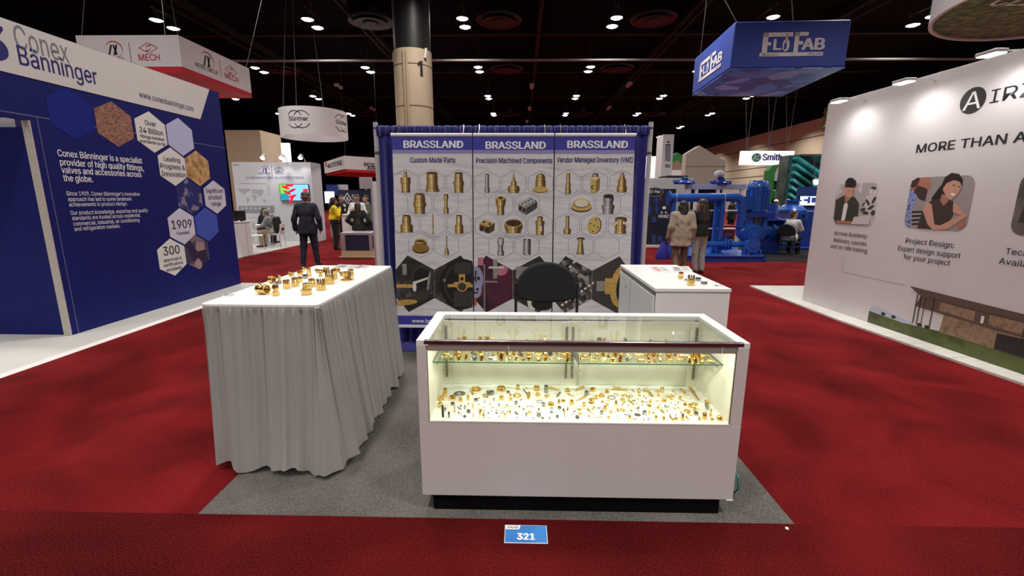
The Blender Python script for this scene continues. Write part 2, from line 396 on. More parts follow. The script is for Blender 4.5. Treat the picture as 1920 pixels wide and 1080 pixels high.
# round ceiling diffusers
def diffuser():
    t = thing('ceiling_diffuser', '', 'air diffuser')
    m = mat('diffuser_grey', (.009, .009, .010), .5, var=.1)
    MB().lathe([(.30, .0), (.62, .0), (.70, -.05), (.72, .02), (.62, .06), (.30, .06)], n=28).build('outer_ring', m, t)
    MB().lathe([(.34, -.06), (.50, -.06), (.52, -.10), (.34, -.02)], n=24).build('middle_ring', m, t)
    MB().lathe([(0, -.14), (.22, -.14), (.24, -.10), (.2, .8), (0, .8)], n=24).build('centre_cone', m, t)
    return t
proto = None
for i, q in enumerate(((695, 40), (935, 38), (1225, 36), (950, 130), (1157, 128), (530, 132), (684, 215), (955, 215), (1093, 215), (1228, 214))):
    t = diffuser() if proto is None else copy_tree(proto); proto = proto or t
    p = at_z(q[0], q[1], 9.9); t.location = p; t.scale = (1.5, 1.5, 1)
    tag(t, 'dark round ceiling diffuser, %s %s' % (['first from left in the row nearest', 'second from left in the row nearest', 'third from left in the row nearest', 'in the second row just left of', 'in the second row just right of', 'far left in the second row before', 'first from left in the third row past', 'second from left in the third row past', 'third from left in the third row past', 'fourth from left in the third row past'][i], 'the long pipe' if i > 2 else 'the viewer'), 'air diffuser', 'round diffusers in the black ceiling')
SMALLBOX = mat('small_white_box', (.55, .55, .55), .5)
proto = None
for i, q in enumerate(((997, 163), (993, 205), (988, 229), (1180, 160), (1142, 204), (633, 163), (697, 205), (1572, 204), (1530, 231))):
    p = at_z(q[0], q[1], 9.7)
    if proto is None:
        t = thing('beam_speaker', '', 'speaker'); MB().box(-.16, .16, -.28, .0, 0, .2).build('front_box', SMALLBOX, t, bevel=.02)
        MB().box(-.12, .12, .5, .75, 0, .2).build('rear_box', SMALLBOX, t, bevel=.02); MB().box(-.02, .02, -.2, .7, .2, .24).build('bracket', BEAM, t); proto = t
    else: t = copy_tree(proto)
    t.location = p
    tag(t, 'pair of small white boxes on a ceiling beam %s' % ['above the backdrop, nearest of three', 'above the backdrop, middle of three', 'above the backdrop, farthest of three', 'right of centre, nearer pair', 'right of centre, farther pair', 'above the round white sign', 'just left of the beige column', 'below the blue hanging sign, nearer pair', 'far right, farthest pair'][i], 'speaker', 'small boxes along the ceiling beams')

# beige column
p0, p1 = at_y(735, 232, 14), at_y(806, 232, 14); cr = (p1.x-p0.x)/2; cx = (p0.x+p1.x)/2; zt = at_y(766, 88, 14).z
COLM = mat('column_beige', (.52, .42, .29), .7, var=.05, scale=3)
t = thing('column', 'round beige column with black number 1 signs behind the blue backdrop', 'column', (cx, 14+cr, 0)); cy = 14+cr
MB().cyl((cx, cy, 0), (cx, cy, zt), cr, n=48).build('cladding', COLM, t)
mb = MB()
for z in (at_y(770, 119, 14).z, at_y(770, 198, 14).z, at_y(770, 198, 14).z - 1.6): mb.ring((cx, cy, z), (0, 0, 1), cr-.01, cr+.006, .03, 48)
mb.build('seam', mat('column_seam', (.12, .09, .06), .7), t)
a = math.radians(-100); mb = MB()
for da in (-.07, .07): mb.cyl((cx+(cr+.0)*math.cos(a+da), cy+(cr+.0)*math.sin(a+da), 0), (cx+cr*math.cos(a+da), cy+cr*math.sin(a+da), zt-.1), .05, n=8)
mb.build('conduit', mat('column_pipe', (.42, .32, .21), .6), t)
MB().cyl((cx, cy, zt), (cx, cy, 10.6), cr*.96, n=40).build('upper_shaft', BLACK, t)
for k, an in enumerate((-55, -172)):
    a = math.radians(an); fr = Fr((cx+math.cos(a)*(cr+.012), cy+math.sin(a)*(cr+.012), at_y(770, 141, 14).z), (-math.sin(a), math.cos(a), 0))
    mb = MB().prism([(-.02, 0), (.07, 0), (.07, .48), (.0, .48), (-.10, .40), (-.10, .30), (-.02, .35)], fr, -.008, .0); mb.build('number', INK_BLACK, t)
for an in (-40, -178):
    a = math.radians(an); q = Vector((cx+math.cos(a)*(cr+.03), cy+math.sin(a)*(cr+.03), zt-.12))
    MB().cyl(q - Vector((0, 0, .16)), q + Vector((.04, 0, .14)), .045, n=8).build('bracket', WHITE_SOFT, t)

# ================================================================ left neighbour: blue wall with white header
BLUE_PRINT = mat('royal_blue_print', (.0035, .008, .125), .6, spec=.25, var=.06, scale=5)
BLUE_BRIGHT = mat('bright_blue_print', (.004, .016, .22), .6, spec=.25, var=.06, scale=5)
t = thing('exhibit_platform', 'pale vinyl platform strip along the tall blue wall', 'platform', (-5.5, 3, 0))
MB().box(-9.5, -4.915, -3, 6.60, 0, .03).build('deck', mat('pale_vinyl', (.56, .54, .51), .55, var=.03, scale=4), t)
MB().add([(-4.915, -3, .03), (-4.88, -3, 0), (-4.88, 6.6, 0), (-4.915, 6.6, .03)], [(0, 1, 2, 3)]).build('edge_ramp', WHITE, t, smooth=False)
X0 = -5.437; FC = Fr((X0, 0, 0), (0, 1, 0)); yj = 3.10
t = thing('exhibit_wall', 'tall royal blue exhibit wall with white slanted header and white hexagons', 'exhibit wall', (X0, 4.8, .03))
mb = MB().box(X0-.08, X0, yj, 6.55, .03, 3.605).box(X0-.08, X0, -2.5, yj, 2.57, 3.605)
mb.build('wall_panel', BLUE_PRINT, t, smooth=False)
MB().box(X0-.085, X0+.004, yj-.012, yj+.004, .03, 2.57).build('door_jamb', mat('jamb_grey', (.50, .46, .42), .5), t, smooth=False)
MB().box(X0-3.0, X0-.085, yj+.02, yj+.10, .03, 2.50).build('return_wall', BLUE_PRINT, t, smooth=False)
MB().box(X0-3.0, X0-.30, yj+.12, yj+.3, 2.40, 2.62).build('bright_box', WHITE, t, smooth=False)  # plain white box, stands in for the sliver of light above the return wall
mb = MB().prism([(-2.5, 3.045), (FC.px(375, 224)[0], 3.04), (FC.px(392, 168)[0], 3.600), (-2.5, 3.600)], FC, 0, .006)
hd = mb.build('header', mat('header_white', (.64, .62, .60), .6, var=.02, scale=6), t, smooth=False)
mb = MB(); text_px(mb, 'Conex', FC, (31, 91), (131, 118), .245, 0, c=.008)
mb2 = MB(); text_px(mb2, 'Bänninger', FC, (38, 122), (184, 158), .20, .008, c=.008)
text_px(mb2, 'www.conexbanninger.com', FC, (262, 183), (363, 208), .085, .006, c=.008)
text_px(mb2, '3', FC, (-22, 106), (14, 112), .34, .05, c=.008)
mb.build('lettering', INK_GREY, hd); mb2.build('lettering', INK_NAVY, hd)
mb = MB().box(-2.5, 6.55, 2.617, 2.630, .0003, .0015, 0, FC)
for a in (3.19,): mb.box(a-.005, a+.005, .03, 2.62, .0003, .0015, 0, FC)
mb.build('panel_seam', mat('seam_grey', (.12, .13, .24), .4), t, smooth=False)
LILAC = mat('lilac_print', srgb(186, 188, 222), .6, var=.02); PALE_L = mat('pale_lilac_print', srgb(206, 204, 220), .6, var=.02)
MIDB = mat('mid_blue_print', srgb(60, 82, 176), .6, var=.03); PAPER = mat('paper_white', srgb(222, 220, 216), .6, var=.02)
PIC_COPPER = mat_ramp('picture_copper_tubes', [(.0, (.03, .01, .008)), (.35, (.16, .06, .04)), (.6, (.36, .18, .13)), (.8, (.50, .33, .26)), (1, (.62, .48, .42))], 17, 'noise', detail=8, stretch=(1, 1.6, 3.2))
PIC_BRASSF = mat_ramp('picture_brass_fittings', [(.0, (.05, .02, .01)), (.3, (.22, .10, .03)), (.55, (.55, .34, .14)), (.8, (.72, .52, .27)), (1, (.80, .65, .42))], 9, 'noise', detail=3)
PIC_PIPES = mat_ramp('picture_blue_plant', [(.3, (.012, .016, .14)), (.52, (.02, .03, .20)), (.58, (.10, .13, .32)), (.64, (.012, .016, .14)), (.8, (.22, .20, .26))], 6, 'wave')
PIC_ROOM = mat_ramp('picture_red_room', [(.25, (.02, .015, .05)), (.45, (.10, .02, .03)), (.55, (.03, .03, .08)), (.7, (.35, .25, .26)), (.85, (.05, .05, .10))], 6, 'voronoi')
PRINTS = [('print_hexagon', PIC_COPPER, 4.22, 2.697, None), ('print_hexagon', PAPER, 4.842, 2.676, ['Over', '24 Billion', 'fittings installed', 'worldwide so far']), ('print_hexagon', LILAC, 5.43, 2.68, None),
          ('print_hexagon', PAPER, 5.173, 2.192, ['Leading', 'Progress &', 'Innovation']), ('print_hexagon', PIC_BRASSF, 5.745, 2.20, None), ('print_hexagon', PIC_PIPES, 5.46, 1.722, None),
          ('print_hexagon', PALE_L, 6.10, 1.716, ['Significant', 'product', 'range']), ('print_hexagon', PALE_L, 5.19, 1.246, ['1909', 'Founded']), ('print_hexagon', MIDB, 5.79, 1.24, None),
          ('print_hexagon', PAPER, 4.89, .773, ['300', 'approvals &', 'certifications', 'worldwide']), ('print_hexagon', PIC_ROOM, 5.46, .785, None), ('print_hexagon', BLUE_BRIGHT, 3.62, 2.72, None)]
for nm, m, a, b, ln in PRINTS:
    o = MB().prism(hexa(a, b, .565, .595), FC, 0, .003).build(nm, m, t, smooth=False)
    if ln:
        mb = MB(); big = ln[0] in ('1909', '300')
        hs = [.135 if big else .07] + [.05 if big else (.075 if i == 1 or len(ln) == 3 else .045) for i in range(1, len(ln))]
        tot = sum(h*1.55 for h in hs); y = b + tot/2
        for s, h in zip(ln, hs): y -= h*1.3; text(mb, s, FC, a, y, h, None, 'c', .012, c=.005); y -= h*.25
        mb.build('lettering', INK, o)
mb = MB()
for s, x0, y0, x1, y1 in (('Conex Bänninger is a specialist', 109, 292.5, 266.7, 306.7), ('provider of high quality fittings,', 113.3, 308.3, 270, 321.3), ('valves and accessories across', 116, 323.3, 266, 333), ('the globe.', 119.6, 338.8, 175, 342)):
    text_px(mb, s, FC, (x0, y0), (x1, y1), .078, .014, c=.003)
for s, x0, y0, x1, y1 in (("Since 1909, Conex Bänninger's innovative", 125, 365.4, 262.5, 368), ('approach has led to some landmark', 128, 376, 247.5, 377), ('achievements in product design.', 130, 386, 239.6, 386), ('Our product knowledge, expertise and quality', 132.5, 401, 278, 399), ('standards are trusted across residential,', 135.4, 411, 264, 408), ('commercial, industrial, air conditioning', 137.5, 421, 262, 417.5), ('and refrigeration markets.', 140, 431.7, 226, 428)):
    text_px(mb, s, FC, (x0, y0), (x1, y1), .05, .0, c=.003)
mb.build('lettering', INK_WHITE, t)

# ================================================================ right neighbour: white wall with pictures
FA = Fr((4.951, 5.435, 0), (.053, -.9986, 0))
t = thing('plank_platform', 'pale wood plank platform under the white wall at right', 'platform', (5, 3, 0))
PLANK = mat_ramp('pale_planks', [(.3, (.42, .40, .36)), (.5, (.58, .56, .52)), (.7, (.66, .64, .60))], 3, 'noise', detail=5, stretch=(1, 14, 1), rough=.5)
MB().add([tuple(at_z(1405.4, 537.4)), tuple(at_z(1573, 603)), tuple(at_z(1920, 724)), (5.02, .2, 0), (9.5, .2, 0), (9.5, at_z(1405.4, 537.4).y, 0)] + [(v[0], v[1], .025) for v in (at_z(1405.4, 537.4), at_z(1573, 603), at_z(1920, 724), (5.02, .2), (9.5, .2), (9.5, at_z(1405.4, 537.4).y))],
         [(6, 7, 8, 9, 10, 11)] + [(i, (i+1) % 6, 6+(i+1) % 6, 6+i) for i in range(6)]).build('deck', PLANK, t, smooth=False)
t = thing('exhibit_wall', 'long white exhibit wall with three rounded photos and a house picture', 'exhibit wall', FA.o)
MB().box(0, 5.3, .025, 3.187, -.35, 0, 0, FA).build('wall_panel', mat('satin_white_wall', (.63, .60, .61), .42, var=.015, scale=4), t, bevel=.006)
P_GREY = mat('print_mid_grey', srgb(150, 142, 142), .6); P_MARBLE = mat_ramp('print_marble', [(.3, srgb(196, 188, 188)), (.5, srgb(214, 208, 208)), (.7, srgb(170, 164, 164))], 5, 'wave')
P_DARK = mat('print_dark_green', srgb(52, 54, 44), .6, var=.15); P_HAIR = mat('print_dark_hair', srgb(34, 26, 24), .6); P_SKIN = mat('print_skin', srgb(196, 146, 126), .6, var=.04)
P_SKIN2 = mat('print_skin_shade', srgb(170, 112, 92), .6, var=.04); P_LEAF = mat('print_leaf', srgb(48, 56, 46), .6, var=.2); P_TOP = mat('print_olive_top', srgb(58, 48, 42), .6, var=.08)
P_SHIRT = mat_ramp('print_blue_pattern', [(.35, srgb(40, 62, 130)), (.55, srgb(150, 164, 206)), (.75, srgb(70, 92, 160))], 26, 'noise'); P_LAP = mat('print_laptop', srgb(196, 190, 188), .6); P_BEARD = mat('print_beard', srgb(62, 42, 34), .6)
P_OLIVE = mat_ramp('print_blurred_olive', [(.3, srgb(70, 68, 60)), (.5, srgb(110, 104, 96)), (.7, srgb(50, 46, 42))], 3, 'noise')
PM = [P_GREY, P_MARBLE, P_DARK, P_HAIR, P_SKIN, P_SKIN2, P_LEAF, P_TOP, P_SHIRT, P_LAP, P_BEARD, INK_BLACK, P_OLIVE, WHITE_SOFT]
def pic(x, y): return FA.px(x, y)
def Z8(x, y): return FA.px(1540 + x/5.0526, 310 + y/5.0526)        # spots read off a close view of the pictures
mb = MB().face(rrect(.435, 1.215, 1.345, 1.945, .11), FA, .002, 1)
for k, (x, y, rx, ry, a) in enumerate(((400, 370, 26, 8, .9), (440, 350, 40, 13, -.8), (500, 330, 38, 14, 1.1), (395, 420, 34, 15, .2), (470, 400, 40, 14, .5), (420, 450, 40, 14, -.1), (490, 450, 26, 22, .4), (500, 215, 34, 10, -.15))):
    c = Z8(x, y); mb.face(ell(c[0], c[1], rx/680, ry/620, 14, a), FA, .0025+.0002*k, 6)
mb.face([Z8(*q) for q in ((120, 505), (140, 330), (215, 285), (320, 300), (362, 360), (350, 480), (285, 545), (140, 545))], FA, .005, 2)
mb.face([Z8(*q) for q in ((218, 370), (245, 350), (255, 380), (225, 520), (190, 525))], FA, .0055, 13)
mb.face([Z8(*q) for q in ((222, 260), (300, 270), (262, 335), (228, 350))], FA, .0058, 5)
mb.face([Z8(*q) for q in ((222, 200), (318, 215), (312, 268), (278, 312), (238, 290), (220, 250))], FA, .006, 4)
mb.face([Z8(*q) for q in ((228, 215), (232, 150), (262, 118), (300, 118), (335, 150), (330, 195), (300, 212), (250, 208))], FA, .0065, 3)
mb.face([Z8(*q) for q in ((255, 238), (272, 240), (272, 246), (255, 244))], FA, .0068, 3).face([Z8(*q) for q in ((292, 242), (308, 244), (308, 250), (292, 248))], FA, .0068, 3)
mb.face([Z8(*q) for q in ((150, 520), (285, 530), (285, 555), (140, 548))], FA, .007, 5)
mb.face([Z8(*q) for q in ((315, 488), (480, 480), (452, 560), (285, 556))], FA, .0075, 9)
mb.build('photo_print', PM, t, smooth=False)
mb = MB().face(rrect(1.69, 2.475, 1.37, 1.985, .11), FA, .002, 0)
for i in range(4): mb.face([Z8(*q) for q in ((858, 435+i*38), (1000, 428+i*38), (1000, 446+i*38), (858, 453+i*38))], FA, .0025, 11)
mb.face([Z8(*q) for q in ((795, 560), (835, 240), (885, 215), (905, 310), (860, 420), (845, 590), (830, 590))], FA, .003, 8)
mb.face([Z8(*q) for q in ((850, 225), (860, 150), (915, 118), (1030, 115), (1050, 170), (1030, 215), (960, 240), (880, 240))], FA, .0035, 5)
mb.face([Z8(*q) for q in ((880, 240), (915, 190), (990, 215), (1010, 235), (985, 335), (930, 320))], FA, .004, 10)
mb.face([Z8(*q) for q in ((848, 200), (862, 148), (915, 116), (940, 120), (915, 185), (880, 215))], FA, .0042, 10)
mb.face([Z8(*q) for q in ((1040, 320), (1120, 210), (1165, 160), (1180, 330), (1110, 345))], FA, .0043, 3)
mb.face([Z8(*q) for q in ((910, 595), (970, 400), (1050, 330), (1150, 315), (1255, 340), (1250, 470), (1200, 560), (1050, 605))], FA, .005, 7)
mb.face([Z8(*q) for q in ((960, 420), (1010, 350), (1050, 370), (1075, 560), (1130, 570), (1370, 450), (1385, 480), (1200, 605), (1060, 612), (1010, 560))], FA, .0055, 4)
mb.face([Z8(*q) for q in ((1255, 350), (1300, 380), (1345, 450), (1330, 480), (1250, 440))], FA, .0054, 4)
mb.face([Z8(*q) for q in ((1285, 575), (1370, 500), (1365, 560), (1320, 600))], FA, .0056, 5)
mb.face([Z8(*q) for q in ((1150, 270), (1220, 300), (1200, 350), (1160, 385), (1128, 330))], FA, .0058, 5)
mb.face([Z8(*q) for q in ((1150, 170), (1220, 130), (1310, 150), (1335, 200), (1300, 270), (1235, 330), (1190, 300), (1155, 230))], FA, .006, 4)
mb.face([Z8(*q) for q in ((1130, 210), (1180, 110), (1240, 70), (1310, 82), (1345, 130), (1340, 200), (1320, 155), (1260, 140), (1190, 170), (1150, 230))], FA, .0065, 3)
mb.face([Z8(*q) for q in ((1248, 183), (1275, 188), (1275, 195), (1248, 191))], FA, .0067, 3).face([Z8(*q) for q in ((1300, 197), (1322, 203), (1320, 210), (1300, 205))], FA, .0067, 3)
mb.face([Z8(*q) for q in ((1225, 262), (1275, 268), (1262, 290), (1240, 285))], FA, .0067, 13)
mb.build('photo_print', PM, t, smooth=False)
mb = MB().face(rrect(2.905, 3.69, 1.375, 1.985, .11), FA, .002, 12).face([(2.96, 1.5), (3.0, 1.75), (3.1, 1.85), (3.5, 1.8), (3.6, 1.5)], FA, .003, 7).face(ell(3.25, 1.95, .16, .2), FA, .0035, 3)
mb.build('photo_print', PM, t, smooth=False)
mb = MB()
for ls, a in ((('Airzone Academy:', 'Webinars, courses', 'and on-site training'), .838), (('Project Design:', 'Expert design support', 'for your project'), 2.072), (('Technical Support:', 'Availability of direct', 'contact'), 3.30)):
    for i, (s, wd) in enumerate(zip(ls, ((.64, .64, .70), (.62, .80, .60), (.78, .86, .34))[(a > 1)+(a > 3)])):
        text(mb, s, FA, a, (1.178, 1.072, .975)[i], .062, wd, 'c', .006, c=.003)
mb.build('lettering', INK, t)
mb = MB(); text(mb, 'MORE THAN AIR CONTROL', FA, 1.69, 2.285, .098, 2.25, 'l', .016, c=.003); text(mb, 'IRZONE', FA, 2.455, 2.715, .135, .95, 'l', 0, c=.003)
mb.face(ell(2.272, 2.782, .138, .138, 32), FA, .0025); mb.build('lettering', INK_BLACK, t)
mb = MB(); text(mb, 'A', FA, 2.272, 2.69, .185, .19, 'c', -.005, c=.004); mb.build('lettering', INK_WHITE, t)
mb = MB().box(.79, .794, .648, .862, .001, .002, 0, FA).box(.79, 1.86, .645, .649, .001, .002, 0, FA); mb.build('printed_line', mat('line_grey', srgb(150, 146, 150), .6), t, smooth=False)
G_LAWN = mat_ramp('print_lawn', [(.3, srgb(58, 68, 34)), (.55, srgb(86, 96, 46)), (.75, srgb(70, 82, 40))], 5, 'noise'); G_SKY = mat('print_sky', srgb(176, 186, 204), .6)
G_STONE = mat_ramp('print_stone', [(.3, srgb(112, 92, 74)), (.55, srgb(150, 124, 100)), (.75, srgb(98, 80, 66))], 16, 'noise'); G_ROOF = mat('print_roof', srgb(92, 74, 66), .6, var=.1); G_DK = mat('print_dark', srgb(38, 34, 34), .6, var=.3)
GM = [G_LAWN, G_SKY, G_STONE, G_ROOF, G_DK, WHITE_SOFT]
mb = MB().face([(1.385, .028), (1.385, .2), (1.41, .25), (1.47, .28), (2.05, .20), (2.05, .16), (2.05, .028)], FA, .002, 1)
mb.face([(1.385, .028), (1.385, .19), (1.9, .165), (2.4, .20), (3.3, .24), (4.9, .25), (4.9, .028)], FA, .003, 0)
mb.face([(2.40, .19), (2.42, .40), (4.6, .45), (4.6, .19)], FA, .004, 2).face([(2.05, .42), (2.10, .565), (3.35, .55), (4.6, .56), (4.6, .42), (3.0, .38)], FA, .0045, 3)
mb.face([(2.35, .44), (2.36, .54), (2.75, .53), (2.75, .42)], FA, .005, 2).face([(2.9, .42), (2.9, .53), (3.25, .53), (3.25, .41)], FA, .005, 2)
mb.face([(3.0, .19), (3.0, .36), (3.4, .38), (3.4, .19)], FA, .0052, 4).face([(2.82, .42), (2.82, .50), (2.85, .50), (2.85, .42)], FA, .006, 5)
mb.face([(1.93, .65), (2.09, .56), (3.3, .54), (4.9, .57), (4.9, .63), (3.2, .615)], FA, .0065, 3)
for a, w in ((2.05, .012), (2.10, .012), (2.16, .008), (2.27, .012), (3.22, .01)): mb.face([(a, .20), (a+w, .20), (a+w, .57), (a, .57)], FA, .006, 4)
for a in (1.62, 1.78, 2.15, 2.25): mb.face(ell(a, .205, .035, .022, 10), FA, .0055, 4)
mb.build('house_picture', GM, t, smooth=False)
LEDHEAD = mat('led_face', (1, .97, .93), .3, var=0, emit=35.)
for i, q in enumerate(((1569, 188), (1690, 152), (1853, 99))):
    c = .42; a, b = FA.px(q[0], q[1], c); s = thing('arm_spotlight', 'slim arm spotlight over the white wall, %s from the far end' % ORD[i], 'spotlight', FA.p(a, 3.19, -.1), 'arm spotlights along the white wall')
    MB().tube([FA.p(a, 3.19, -.1), FA.p(a, b-.02, -.08), FA.p(a, b+.03, .1), FA.p(a, b+.02, c-.09)], .009, 6).build('arm', ALU, s)
    hd = MB().box(a-.10, a+.10, b-.018, b+.018, c-.10, c+.03, 0, FA).build('lamp_head', ALU, s, bevel=.008)
    MB().box(a-.09, a+.09, b-.024, b-.0185, c-.09, c+.02, 0, FA).build('led_panel', LEDHEAD, hd, smooth=False)
    MB().box(a-.03, a+.03, 3.187, 3.20, -.14, -.04, 0, FA).build('clamp', ALU, s)
    l = bpy.data.lights.new('arm_spot', 'SPOT'); l.energy = 26; l.spot_size = math.radians(125); l.spot_blend = .9; l.shadow_soft_size = .06; l.color = (1, .98, .93)
    o = bpy.data.objects.new('arm_spot', l); COL.objects.link(o); o.location = FA.p(a, b-.03, c-.03); o.rotation_euler = (FA.p(a, 2.35, 0) - o.location).to_track_quat('-Z', 'Y').to_euler()
s = thing('trailing_plant', 'green leafy plant hanging over the far top corner of the white wall', 'plant', FA.p(.0, 3.0, -.2)); mb = MB(); random.seed(3)
for i in range(90):
    c = FA.p(random.uniform(-.16, .02), random.uniform(2.78, 3.22), random.uniform(-.34, -.03)); d = Vector((random.uniform(-1, 1), random.uniform(-1, 1), random.uniform(-1, .3))).normalized(); u = d.cross(Vector((.3, .2, 1))).normalized()
    mb.add([c, c + d*.05 + u*.018, c + d*.11, c + d*.05 - u*.018], [(0, 1, 2, 3)])
mb.build('foliage', mat('leaf_green', (.10, .20, .04), .5, var=.4), s, smooth=False)
MB().tube([FA.p(-.05, 3.2, -.2), FA.p(-.08, 3.05, -.18), FA.p(-.07, 2.8, -.15)], .008, 6).build('stem', mat('stem_green', (.08, .10, .03), .6), s)

# ================================================================ the booth: carpet, backdrop, banners
o = MB().box(-1.634, 1.634, -.006, 3.25, 0, .006).build('booth_carpet', GREY_CARPET, smooth=False)
tag(o, 'grey carpet square under the glass showcase', 'carpet')
DRAPE = mat('blue_drape', srgb(22, 22, 118), .75, var=.12, scale=14, bump=.15, bscale=120, sheen=.3)
t = thing('backdrop', 'royal blue pipe and drape backdrop behind the three banners', 'drape', (.044, 3.06, 0))
def folds(n, x0, x1, zs, amp, flare, y, k=1.):
    mb = MB(); nz = len(zs)
    for j, z in enumerate(zs):
        for i in range(n+1):
            u = i/n; x = x0 + (x1-x0)*u; s = u*(x1-x0)
            mb.v.append((x + .006*math.sin(s*31), y - flare[j] + amp[j]*(math.sin(s*52*k + 1.3*math.sin(s*5.1)) + .45*math.sin(s*23*k+2)), z + (.012*math.sin(s*9) if j == 0 else 0)))
    for j in range(nz-1):
        for i in range(n):
            a = j*(n+1)+i; mb.f.append([a, a+1, a+n+2, a+n+1]); mb.m.append(0)
    return mb
folds(420, -1.455, 1.535, [.02, .06, .3, .9, 1.6, 2.2, 2.40], [.03, .035, .035, .03, .025, .018, .012], [.16, .10, .04, .02, .01, 0, 0], 3.06).build('drape', DRAPE, t)
folds(520, -1.47, 1.545, [2.395, 2.42, 2.45, 2.49, 2.505], [.010, .022, .024, .022, .012], [0, .01, .02, .02, .0], 3.05, 1.5).build('ruffled_heading', DRAPE, t)
for x in (-1.485, 1.567):
    MB().cyl((x, 3.08, .01), (x, 3.08, 2.545), .026, n=16).cyl((x, 3.08, 2.2), (x, 3.08, 2.23), .03, n=12, mi=1).cyl((x, 3.08, 2.47), (x, 3.08, 2.49), .03, n=12, mi=1).build('post', [mat('post_white', (.60, .60, .60), .4, .3), mat('post_slot', (.1, .1, .1), .5)], t)
    MB().box(x-.2, x+.2, 2.88, 3.28, .006, .014).build('base_plate', ALU, t)
MB().cyl((-1.49, 3.085, 2.47), (1.575, 3.085, 2.47), .02, n=10).build('top_rail', ALU, t)
MB().add([(-1.31, 2.90, .03), (-1.26, 2.72, .012), (-.9, 2.66, .010), (-.4, 2.74, .012), (-.2, 2.94, .03), (-.75, 2.84, .05)], [(0, 1, 2, 5), (2, 3, 4, 5)]).build('drape_hem', DRAPE, t)
# the three banners
BAN = mat_ramp('banner_fabric', [(.3, srgb(196, 192, 196)), (.5, srgb(216, 213, 216)), (.7, srgb(204, 201, 206))], 3, 'noise', stretch=(1, 1, 6), rough=.55, bump=.3)
BAN_BLUE = mat('banner_blue', srgb(56, 56, 158), .5, var=.05); BAN_LIL = mat('banner_lilac', srgb(142, 138, 186), .5, var=.04); HEXLINE = mat('hex_outline', srgb(104, 106, 140), .6)
TONES = [mat('print_brass_dark', srgb(84, 58, 24), .5, var=.1), mat('print_brass_mid', srgb(140, 106, 46), .5, var=.1), mat('print_brass_light', srgb(196, 168, 96), .5, var=.06), mat('print_brass_shine', srgb(226, 208, 156), .5, var=.04),
         mat('print_steel_dark', srgb(66, 64, 64), .5, var=.1), mat('print_steel_mid', srgb(122, 118, 116), .5, var=.1), mat('print_steel_light', srgb(176, 172, 170), .5, var=.06), mat('print_steel_shine', srgb(214, 210, 208), .5, var=.04), mat('print_bore', srgb(44, 28, 20), .6)]
zb = at_y(745, 614, 2.80).z
def silhouette(mb, fr, cx, cy, prof, steel=0, c=.004):
    """a turned part printed on cloth: prof = (half width, height) pairs from the bottom up, in strips of printed tone"""
    cuts = [(-1, -.62, 1), (-.62, -.2, 2), (-.2, .1, 3), (.1, .5, 1), (.5, 1, 0)]
    for (w0, y0), (w1, y1) in zip(prof, prof[1:]):
        if y1 - y0 < 1e-6: continue
        for a, b, k in cuts: mb.face([(cx+a*w0, cy+y0), (cx+b*w0, cy+y0), (cx+b*w1, cy+y1), (cx+a*w1, cy+y1)], fr, c, k + 4*steel)
    for (w, y) in prof[1:-1:2]: mb.box(cx-w, cx+w, cy+y-.0015, cy+y+.0015, c, c+.0005, 4*steel, fr)
    w, y = prof[-1]; mb.face(ell(cx, cy+y, w, w*.22, 16), fr, c+.0006, 4*steel)
